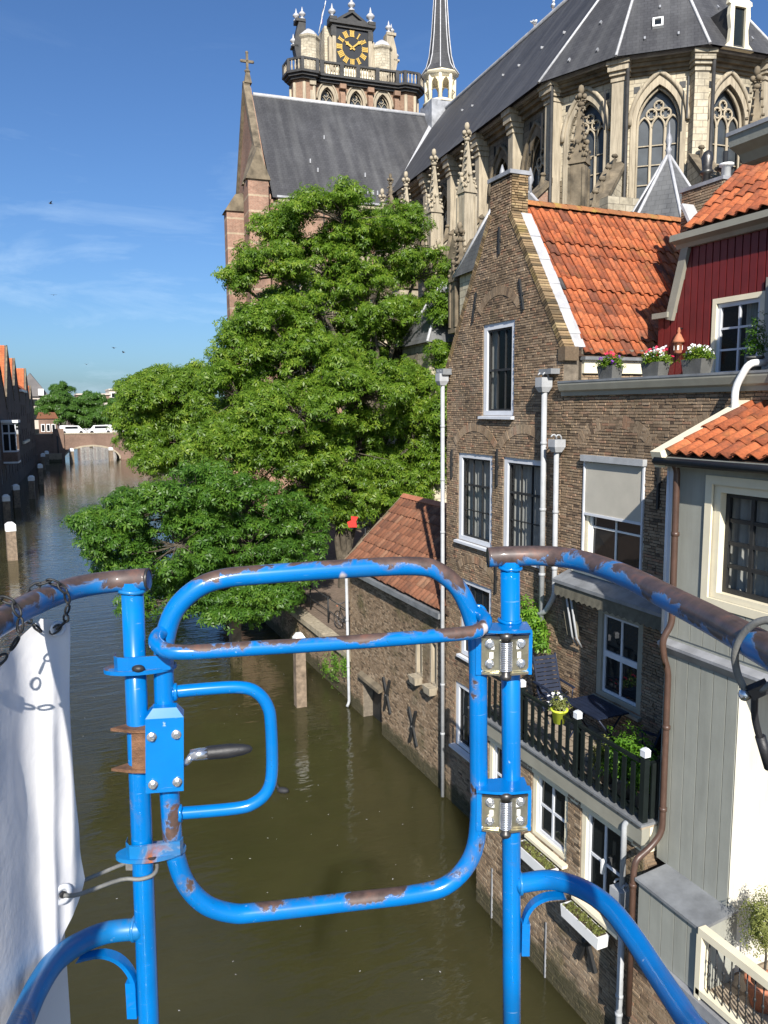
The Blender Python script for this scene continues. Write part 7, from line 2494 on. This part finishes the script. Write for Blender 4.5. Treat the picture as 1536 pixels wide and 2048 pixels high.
def tarp_mat():
    mm, nt, n, l, b = nodemat('soiled_tarpaulin')
    t = noise(n, l, 9, 7, 0.7, 'Object', stretch=(1, 1, 0.5), dist=0.8)
    r = ramp(n, [(0.64, 0.0), (0.78, 0.45)])
    l.new(t.outputs['Fac'], r.inputs['Fac'])
    t2 = noise(n, l, 60, 5, 0.7, 'Object', stretch=(1, 1, 0.35))
    r2 = ramp(n, [(0.70, 0.0), (0.74, 0.6)])
    l.new(t2.outputs['Fac'], r2.inputs['Fac'])
    c = mixc(n, l, r.outputs['Color'], (0.64, 0.64, 0.655), (0.36, 0.36, 0.37))
    c = mixc(n, l, r2.outputs['Color'], c, (0.12, 0.12, 0.12))
    l.new(c, b.inputs['Base Color'])
    b.inputs['Roughness'].default_value = 0.45
    t3 = noise(n, l, 14, 4, 0.6)
    bump(n, l, b, t3.outputs['Fac'], 0.25, 0.01)
    return mm


M['tarp'] = tarp_mat()
m.build('sheet', M['tarp'], TP)
for c, nrm, r in (((-0.600, 1.4085, -0.397), (0.75, -0.66, 0), 0.0135), ((-0.643, 1.155, -0.392), (1, -0.1, 0), 0.0135), ((-0.6175, 1.3975, -0.914), (0.72, -0.68, 0.05), 0.019)):
    MB().lathe(V(c), [(r * 0.5, 0.0), (r * 0.55, 0.004), (r, 0.0035), (r * 1.08, 0.0)], 18, nrm).build('eyelet', M['offwhite'], TP)
MB().lathe((-0.6175, 1.3975, -0.914), [(0.0065, 0), (0.0065, 0.0048)], 12, (0.72, -0.68, 0.05)).build('eyelet_hole', M['rubber'], TP)
low = MB()
pts = []
for i in range(9):
    for j in range(7):
        pts.append(V((-0.672 - 0.16 * i / 8, 1.52 - 0.22 * (i / 8) + 0.006 * math.sin(i * 1.3), -1.0 - 0.62 * j / 6)))
low.add(pts, [(i * 7 + j, (i + 1) * 7 + j, (i + 1) * 7 + j + 1, i * 7 + j + 1) for i in range(8) for j in range(6)], True)
low.build('lower_sheet', M['tarp'], TP)


# chains that carry the sheet
def chain(path, lab, n_link, r=0.0088):
    t = thing('hanging_chain', lab, 'chain', loc=(0, 0, 10.0), rz=-HEAD)
    P = smooth_path(path, 8)
    for k in range(n_link):
        f = k / (n_link - 1) * (len(P) - 1.001)
        i = int(f)
        c = P[i].lerp(P[i + 1], f - i)
        d = (P[i + 1] - P[i]).normalized()
        s = V((0.3, 0.8, 0.2)).cross(d).normalized()
        if k % 2:
            s = d.cross(s).normalized()
        MB().tube([c + d * math.cos(a) * r * 1.35 + s * math.sin(a) * r * 0.62 for a in [2 * PI * j / 12 for j in range(12)]], 0.0021, 6, closed=True).build('link', M['iron'], t)
    return t


chain([(-0.600, 1.40, -0.396), (-0.583, 1.40, -0.382), (-0.566, 1.375, -0.352), (-0.561, 1.36, -0.318), (-0.578, 1.352, -0.298), (-0.600, 1.345, -0.30), (-0.622, 1.34, -0.318), (-0.63, 1.345, -0.35), (-0.62, 1.37, -0.385)], 'black link chain tying the top corner eyelet of the tarpaulin to the rail', 13)
chain([(-0.640, 1.155, -0.392), (-0.60, 1.16, -0.385), (-0.565, 1.165, -0.355), (-0.552, 1.165, -0.315), (-0.565, 1.165, -0.286), (-0.59, 1.165, -0.285), (-0.61, 1.165, -0.305), (-0.625, 1.165, -0.35)], 'black link chain over the rusty stretch of rail at the second eyelet', 11)
ct = thing('cable_tie', 'grey cable tie pulling the lower tarpaulin eyelet to the blue post', 'cable tie', loc=(0, 0, 10.0), rz=-HEAD)
MB().tube(smooth_path([(-0.614, 1.394, -0.914), (-0.588, 1.405, -0.919), (-0.53, 1.465, -0.928), (-0.495, 1.474, -0.933), (-0.473, 1.485, -0.932), (-0.468, 1.503, -0.928), (-0.478, 1.523, -0.922), (-0.50, 1.524, -0.918), (-0.53, 1.50, -0.914), (-0.585, 1.445, -0.912), (-0.606, 1.43, -0.914)], 4), 0.0042, 6).build('strap', M['cable'], ct)
MB().wbox(-0.528, -0.510, 1.492, 1.508, -0.925, -0.905).build('lock_head', M['cable'], ct)

# cable loop over the right rail
cb = thing('steel_cable_loop', 'grey rubber-covered cable looped round the rusty right rail with black clamp', 'cable', loc=(0, 0, 10.0), rz=-HEAD)
MB().tube(smooth_path([(0.474, 1.0, -0.372), (0.463, 1.0, -0.350), (0.457, 0.998, -0.322), (0.459, 0.985, -0.292), (0.468, 0.965, -0.270), (0.485, 0.945, -0.262), (0.505, 0.94, -0.275), (0.512, 0.95, -0.31), (0.502, 0.97, -0.345), (0.486, 0.985, -0.366)], 5), 0.0048, 8).build('cable_sheath', M['cable'], cb)
MB().ball((0.4725, 0.998, -0.377), 0.0085, 10, 6).build('cable_end', M['bolt'], cb)
MB().box(Fr((0.486, 0.988, -0.366), V((0.75, -0.2, 0.45)), V((-0.45, 0, 0.75))), -0.013, 0.013, -0.0075, 0.0075, -0.007, 0.007).build('clamp', M['rubber'], cb)
MB().tube(smooth_path([(0.482, 0.99, -0.372), (0.488, 0.998, -0.41), (0.503, 1.0, -0.455), (0.525, 1.0, -0.51), (0.55, 0.98, -0.60)], 5), 0.0045, 8).build('cable_tail', M['rubber'], cb)
MB().tube([(0.497, 1.0, -0.435), (0.512, 1.0, -0.48)], 0.0068, 8).build('cable_sleeve', M['rubber'], cb)
# ------------------------------------------------------------------ things on the balcony and the terrace
def garden_chair(o, rz, lab):
    t = thing('garden_chair', lab, 'chair', 'blue garden chairs on the balcony', loc=o, rz=rz)
    b = M['blueshade']
    for k in range(5):
        MB().wbox(-0.22 + k * 0.09, -0.22 + k * 0.09 + 0.078, -0.23, 0.23, 0.43, 0.45).build('seat_slat', b, t)
    d = V((-0.32, 0, 0.94)).normalized()
    G = Fr((-0.22, 0, 0.46), (0, 1, 0), d)
    for k in range(9):
        MB().box(G, -0.23, 0.23, k * 0.078, k * 0.078 + 0.062, -0.01, 0.012).build('back_slat', b, t)
    for s in (-1, 1):
        MB().box(G, s * 0.24 - 0.015, s * 0.24 + 0.015, -0.02, 0.72, -0.016, 0.016).build('back_upright', b, t)
        MB().tube([(0.24, s * 0.24, 0.44), (-0.2, s * 0.25, 0.0)], 0.016, 6).build('leg', b, t)
        MB().tube([(-0.22, s * 0.24, 0.46), (0.22, s * 0.25, 0.0)], 0.016, 6).build('leg', b, t)
        MB().wbox(-0.34, 0.22, s * 0.27 - 0.025, s * 0.27 + 0.025, 0.64, 0.665).build('armrest', b, t)
        MB().tube([(0.18, s * 0.27, 0.64), (0.16, s * 0.26, 0.4)], 0.013, 6).build('arm_support', b, t)
    return t


garden_chair((8.72, 11.95, 4.10), R(-95), 'blue slatted garden chair by the folded awning arms')
garden_chair((8.55, 9.35, 4.10), R(110), 'blue slatted garden chair against the grey boarded wall')
t = thing('garden_table', 'dark blue slatted folding table between the two garden chairs', 'table', loc=(8.62, 10.65, 4.10))
for k in range(7):
    MB().wbox(-0.33 + k * 0.096, -0.33 + k * 0.096 + 0.086, -0.48, 0.48, 0.70, 0.722).build('table_slat', M['blueshade'], t)
for s in (-1, 1):
    MB().tube([(-0.28, s * 0.4, 0.7), (0.28, s * 0.4, 0.0)], 0.016, 6).build('leg', M['blueshade'], t)
    MB().tube([(0.28, s * 0.38, 0.7), (-0.28, s * 0.38, 0.0)], 0.016, 6).build('leg', M['blueshade'], t)


def shrub(o, r, n, size, mat, seed, leaflets=3, up=0.6):
    rg = np.random.default_rng(seed)
    d = rg.normal(size=(n, 3))
    d /= np.linalg.norm(d, axis=1, keepdims=True)
    d[:, 2] = np.abs(d[:, 2]) * 1.2 - 0.2
    pos = np.array(o) + d * np.array(r) * (rg.uniform(0.15, 1, (n, 1)) ** 0.5) * (1 + 0.35 * np.sin(d[:, :1] * 6 + d[:, 1:2] * 5))
    return leaf_cloud(pos, d * 0.6 + (0, 0, up) + rg.normal(size=(n, 3)) * 0.5, size * rg.uniform(0.7, 1.3, n), seed, leaflets, 0.25)


def pot_plant(x, y, z, r, h, potm, leafm, lab, n=260, size=0.07, plant=None, seed=1, name='potted_plant', petals=None, cat='plant'):
    t = thing(name, lab, cat)
    MB().lathe((x, y, z), [(r * 0.72, 0), (r * 0.98, h * 0.85), (r * 1.12, h * 0.86), (r * 1.12, h), (r * 1.0, h), (r * 0.96, h * 0.9)], 18).build('pot', M[potm], t)
    MB().lathe((x, y, z + h * 0.88), [(r * 0.99, 0), (r * 0.3, 0.02)], 14).build('soil', M['soil'], t)
    pr = plant or (r * 1.1, r * 1.1, r * 1.3)
    quads_obj('leaves', shrub((x, y, z + h + pr[2] * 0.25), pr, n, size, leafm, seed), M[leafm], t)
    if petals:
        rg = np.random.default_rng(seed + 9)
        P = np.array((x, y, z + h + pr[2] * 0.7)) + rg.normal(size=(petals[1], 3)) * np.array(pr) * 0.5
        quads_obj('petals', leaf_cloud(P, rg.normal(size=P.shape) + (-0.5, -0.5, 1), 0.035, seed, 5, 0.1, 0.7), M[petals[0]], t, kind='stuff')
    return t


# lime pot hung on the handrail
lt = pot_plant(XE - 0.11, 10.24, 4.86, 0.13, 0.24, 'lime', 'leaf_olive', 'lime green flowerpot hooked over the balcony handrail', 150, 0.05, (0.16, 0.16, 0.2), 5, petals=('petal_white', 14), name='flowerpot', cat='flowerpot')
MB().tube([(XE - 0.02, 10.24, 5.06), (XE - 0.1, 10.24, 5.08), (XE - 0.1, 10.24, 4.98)], 0.008, 6).build('hook', M['iron'], lt)
pot_plant(XE + 0.2, 12.1, 4.1, 0.17, 0.3, 'terracotta', 'leaf_bright', 'pink-flowered potted plant behind the balusters near the house gable', 200, 0.07, seed=6, petals=('petal_red', 40))
pot_plant(XE + 0.25, 9.0, 4.1, 0.2, 0.32, 'planter', 'leaf_bright', 'tall bushy yellow-green potted shrub at the grey wall end of the balcony', 900, 0.075, (0.30, 0.42, 0.55), seed=7)
pot_plant(XE + 0.3, 9.5, 4.1, 0.16, 0.25, 'planter', 'leaf_olive', 'low straggly potted plant next to the balcony shrub', 300, 0.08, (0.22, 0.3, 0.3), seed=8)
pot_plant(XE + 0.22, 8.58, 4.1, 0.17, 0.3, 'planter', 'leaf_bright', 'leafy potted plant in the balcony corner by the brown downpipe', 500, 0.075, (0.22, 0.22, 0.5), seed=18)
# creeper at the corner beside the gate
cr_ = thing('climbing_plant', 'bright green creeper growing up the brick wall beside the downpipes', 'plant')
quads_obj('leaves', shrub((8.85, 13.15, 5.35), (0.22, 0.55, 0.65), 900, 0.11, 'leaf_bright', 21, 5, 0.2), M['leaf_bright'], cr_)
MB().tube([(9.05, 13.1, 4.0), (9.0, 13.15, 4.7), (8.9, 13.2, 5.4)], [0.025, 0.02, 0.01], 6).build('stem', M['bark'], cr_)


def planter(y, lab, petals, seed, x=XF - 0.02, z=10.475):
    t = thing('terrace_planter', lab, 'planter')
    G = Fr((x, y, z), (1, 0, 0), (0, 1, 0))
    MB().taper(G, -0.1, 0.1, -0.17, 0.17, 0, 0.22, 1.22).build('trough', M['planter'], t)
    quads_obj('leaves', shrub((x, y, z + 0.24), (0.16, 0.24, 0.16), 520, 0.05, 'leaf', seed, 3), M['leaf'], t)
    rg = np.random.default_rng(seed)
    for nm, n, dz in petals:
        P = np.array((x, y, z + dz)) + rg.normal(size=(n, 3)) * np.array((0.07, 0.11, 0.045))
        quads_obj('petals', leaf_cloud(P, rg.normal(size=P.shape) + (-0.8, -0.8, 0.8), 0.036, seed, 5, 0.1, 0.8), M[nm], t, kind='stuff')
    return t


planter(11.15, 'grey planter with purple and red flowers near the gable on the terrace edge', [('petal_purple', 60, 0.30), ('petal_red', 14, 0.40)], 31)
planter(10.05, 'grey planter with red and white geraniums on the terrace edge', [('petal_white', 60, 0.36), ('petal_red', 40, 0.36)], 32)
planter(9.17, 'grey planter with white flowers below the red boards by the window', [('petal_white', 46, 0.34), ('petal_purple', 12, 0.3)], 33)
rs = pot_plant(9.2, 8.18, 10.475, 0.11, 0.2, 'planter', 'leaf_deep', 'pot of upright rosemary in front of the white sash window', 260, 0.05, (0.14, 0.14, 0.42), seed=34)
la = thing('wall_lantern', 'orange terracotta lantern hanging on the red boards', 'lantern')
lx, ly, lz = XR - 0.1, 11.42, 10.95
MB().lathe((lx, ly, lz), [(0.05, 0), (0.07, 0.03), (0.075, 0.2), (0.11, 0.21), (0.10, 0.24), (0.05, 0.34), (0.02, 0.38), (0.035, 0.41), (0.012, 0.48)], 10).build('body', M['terracotta'], la)
MB().tube([(XR, ly, lz + 0.46), (lx, ly, lz + 0.47)], 0.01, 6).build('hook', M['iron'], la)
for k in range(4):
    a = PI / 4 + PI / 2 * k
    MB().box(Fr((lx + 0.072 * math.cos(a), ly + 0.072 * math.sin(a), lz + 0.11), (-math.sin(a), math.cos(a), 0), (0, 0, 1)), -0.015, 0.015, -0.04, 0.04, -0.004, 0.004).build('opening', M['white'], la)
# second olive in the loggia
potted_olive(8.7, 6.2, 2.58, 1.5, 'taller olive tree against the white rendered wall', r=0.22)

# red enamel sign under the trees
sg_ = thing('red_sign', 'red sign panel on a post among the leaves by the quay', 'sign')
MB().tube([(12.6, 31.0, 1.7), (12.6, 31.0, 4.9)], 0.04, 8).build('post', M['iron'], sg_)
MB().prism(Fr((11.95, 30.9, 5.2), (0.9, -0.4, 0), (0, 0, 1)), [(-0.14, -0.2), (0.22, -0.2), (0.18, 0.06), (0.28, 0.25), (-0.03, 0.28), (-0.03, 0.1), (-0.2, 0.03)], 0, 0.05).build('panel', M['signred'], sg_)
MB().tube([(12.6, 31.0, 4.85), (11.9, 30.95, 4.95)], 0.03, 6).build('arm', M['iron'], sg_)


# birds
def flying_gull(o, rz, s, lab, bank=0.2):
    t = thing('flying_bird', lab, 'bird', 'birds over the canal', loc=o, rz=rz)
    MB().ball((0, 0, 0), 0.1 * s, 10, 8, (2.3, 0.8, 0.75)).build('body', M['gull_dark'], t)
    for sd in (-1, 1):
        MB().prism(Fr((0, 0, 0.03 * s), (1, 0, 0), (0, sd, bank), None), [(0.12 * s, 0.05 * s), (0.16 * s, 0.3 * s), (-0.02 * s, 0.68 * s), (-0.06 * s, 0.3 * s), (-0.1 * s, 0.05 * s)], -0.006 * s, 0.006 * s).build('wing', M['gull_dark'], t)
    MB().prism(Fr((0, 0, 0), (-1, 0, 0), (0, 1, 0)), [(0.18 * s, -0.03 * s), (0.36 * s, -0.08 * s), (0.36 * s, 0.08 * s), (0.18 * s, 0.03 * s)], -0.005, 0.005).build('tail', M['gull_dark'], t)
    return t


for (x, y, D, lab) in ((228, 696, 75, 'dark bird gliding above the bridge trees'), (247, 705, 80, 'dark bird just below the other over the canal'), (107, 590, 80, 'bird high over the shaded houses'), (173, 729, 110, 'tiny bird low in the sky over the bridge'), (101, 407, 60, 'highest bird in the blue sky')):
    d = _f + _r * ((x - 768) / 1580) + _u * ((1024 - y) / 1580)
    flying_gull(CAMP + d * D, rnd(x).uniform(0, 6), 0.55, lab, rnd(y).uniform(0.1, 0.5))


def perched_gull(o, rz, lab):
    t = thing('perched_gull', lab, 'gull', 'gulls on the church ridge', loc=o, rz=rz)
    m = MB().ball((0, 0, 0.24), 0.15, 10, 8, (1.7, 0.8, 0.85)).ball((0.2, 0, 0.42), 0.085, 8, 6)
    m.tube([(0.12, 0, 0.3), (0.2, 0, 0.42)], 0.07, 8)
    m.build('body', M['gull'], t)
    for s in (-1, 1):
        MB().tube([(0, s * 0.04, 0.12), (0, s * 0.04, -0.05)], 0.012, 5).build('leg', M['gold'], t)
        MB().ball((-0.08, s * 0.1, 0.26), 0.14, 8, 6, (1.9, 0.25, 0.6)).build('wing', M['pipe_grey'], t)
    MB().tube([(0.27, 0, 0.41), (0.36, 0, 0.39)], [0.02, 0.005], 6).build('beak', M['gold'], t)
    return t


for k, s in enumerate((50.6, 48.2, 45.3, 43.2)):
    perched_gull(CH(s, QA, RZ + 0.26), s, 'white gull perched on the choir ridge, ' + ORD[k] + ' from the slender ridge turret')
# coot
co = thing('coot', 'black waterbird swimming alone in the open water', 'bird', loc=(5.35, 19.1, 0.0), rz=R(140))
m = MB().ball((0, 0, 0.05), 0.11, 12, 8, (1.6, 0.9, 0.75))
m.tube(smooth_path([(0.12, 0, 0.08), (0.17, 0, 0.16), (0.18, 0, 0.22)], 3), 0.035, 8).ball((0.195, 0, 0.24), 0.045, 8, 6, (1.2, 0.9, 0.9))
m.build('body', M['coot'], co)
MB().tube([(0.23, 0, 0.24), (0.285, 0, 0.225)], [0.016, 0.004], 6).build('beak', M['white'], co)
# blossom specks floating on the canal
rg = np.random.default_rng(77)
n = 110
yy = rg.uniform(5.5, 30, n)
pos = np.stack([rg.uniform(-1.5, 8.8, n), yy, np.full(n, 0.006)], 1)
P = leaf_cloud(pos, np.tile(np.array((0, 0, 1.0)), (n, 1)), rg.uniform(0.010, 0.022, n), 3, 2, 0.0, 0.9)
ps = quads_obj('floating_blossom', P, M['petal_white'], kind='stuff')
tag(ps, 'scattered pale blossom specks floating on the brown canal water', 'blossom')
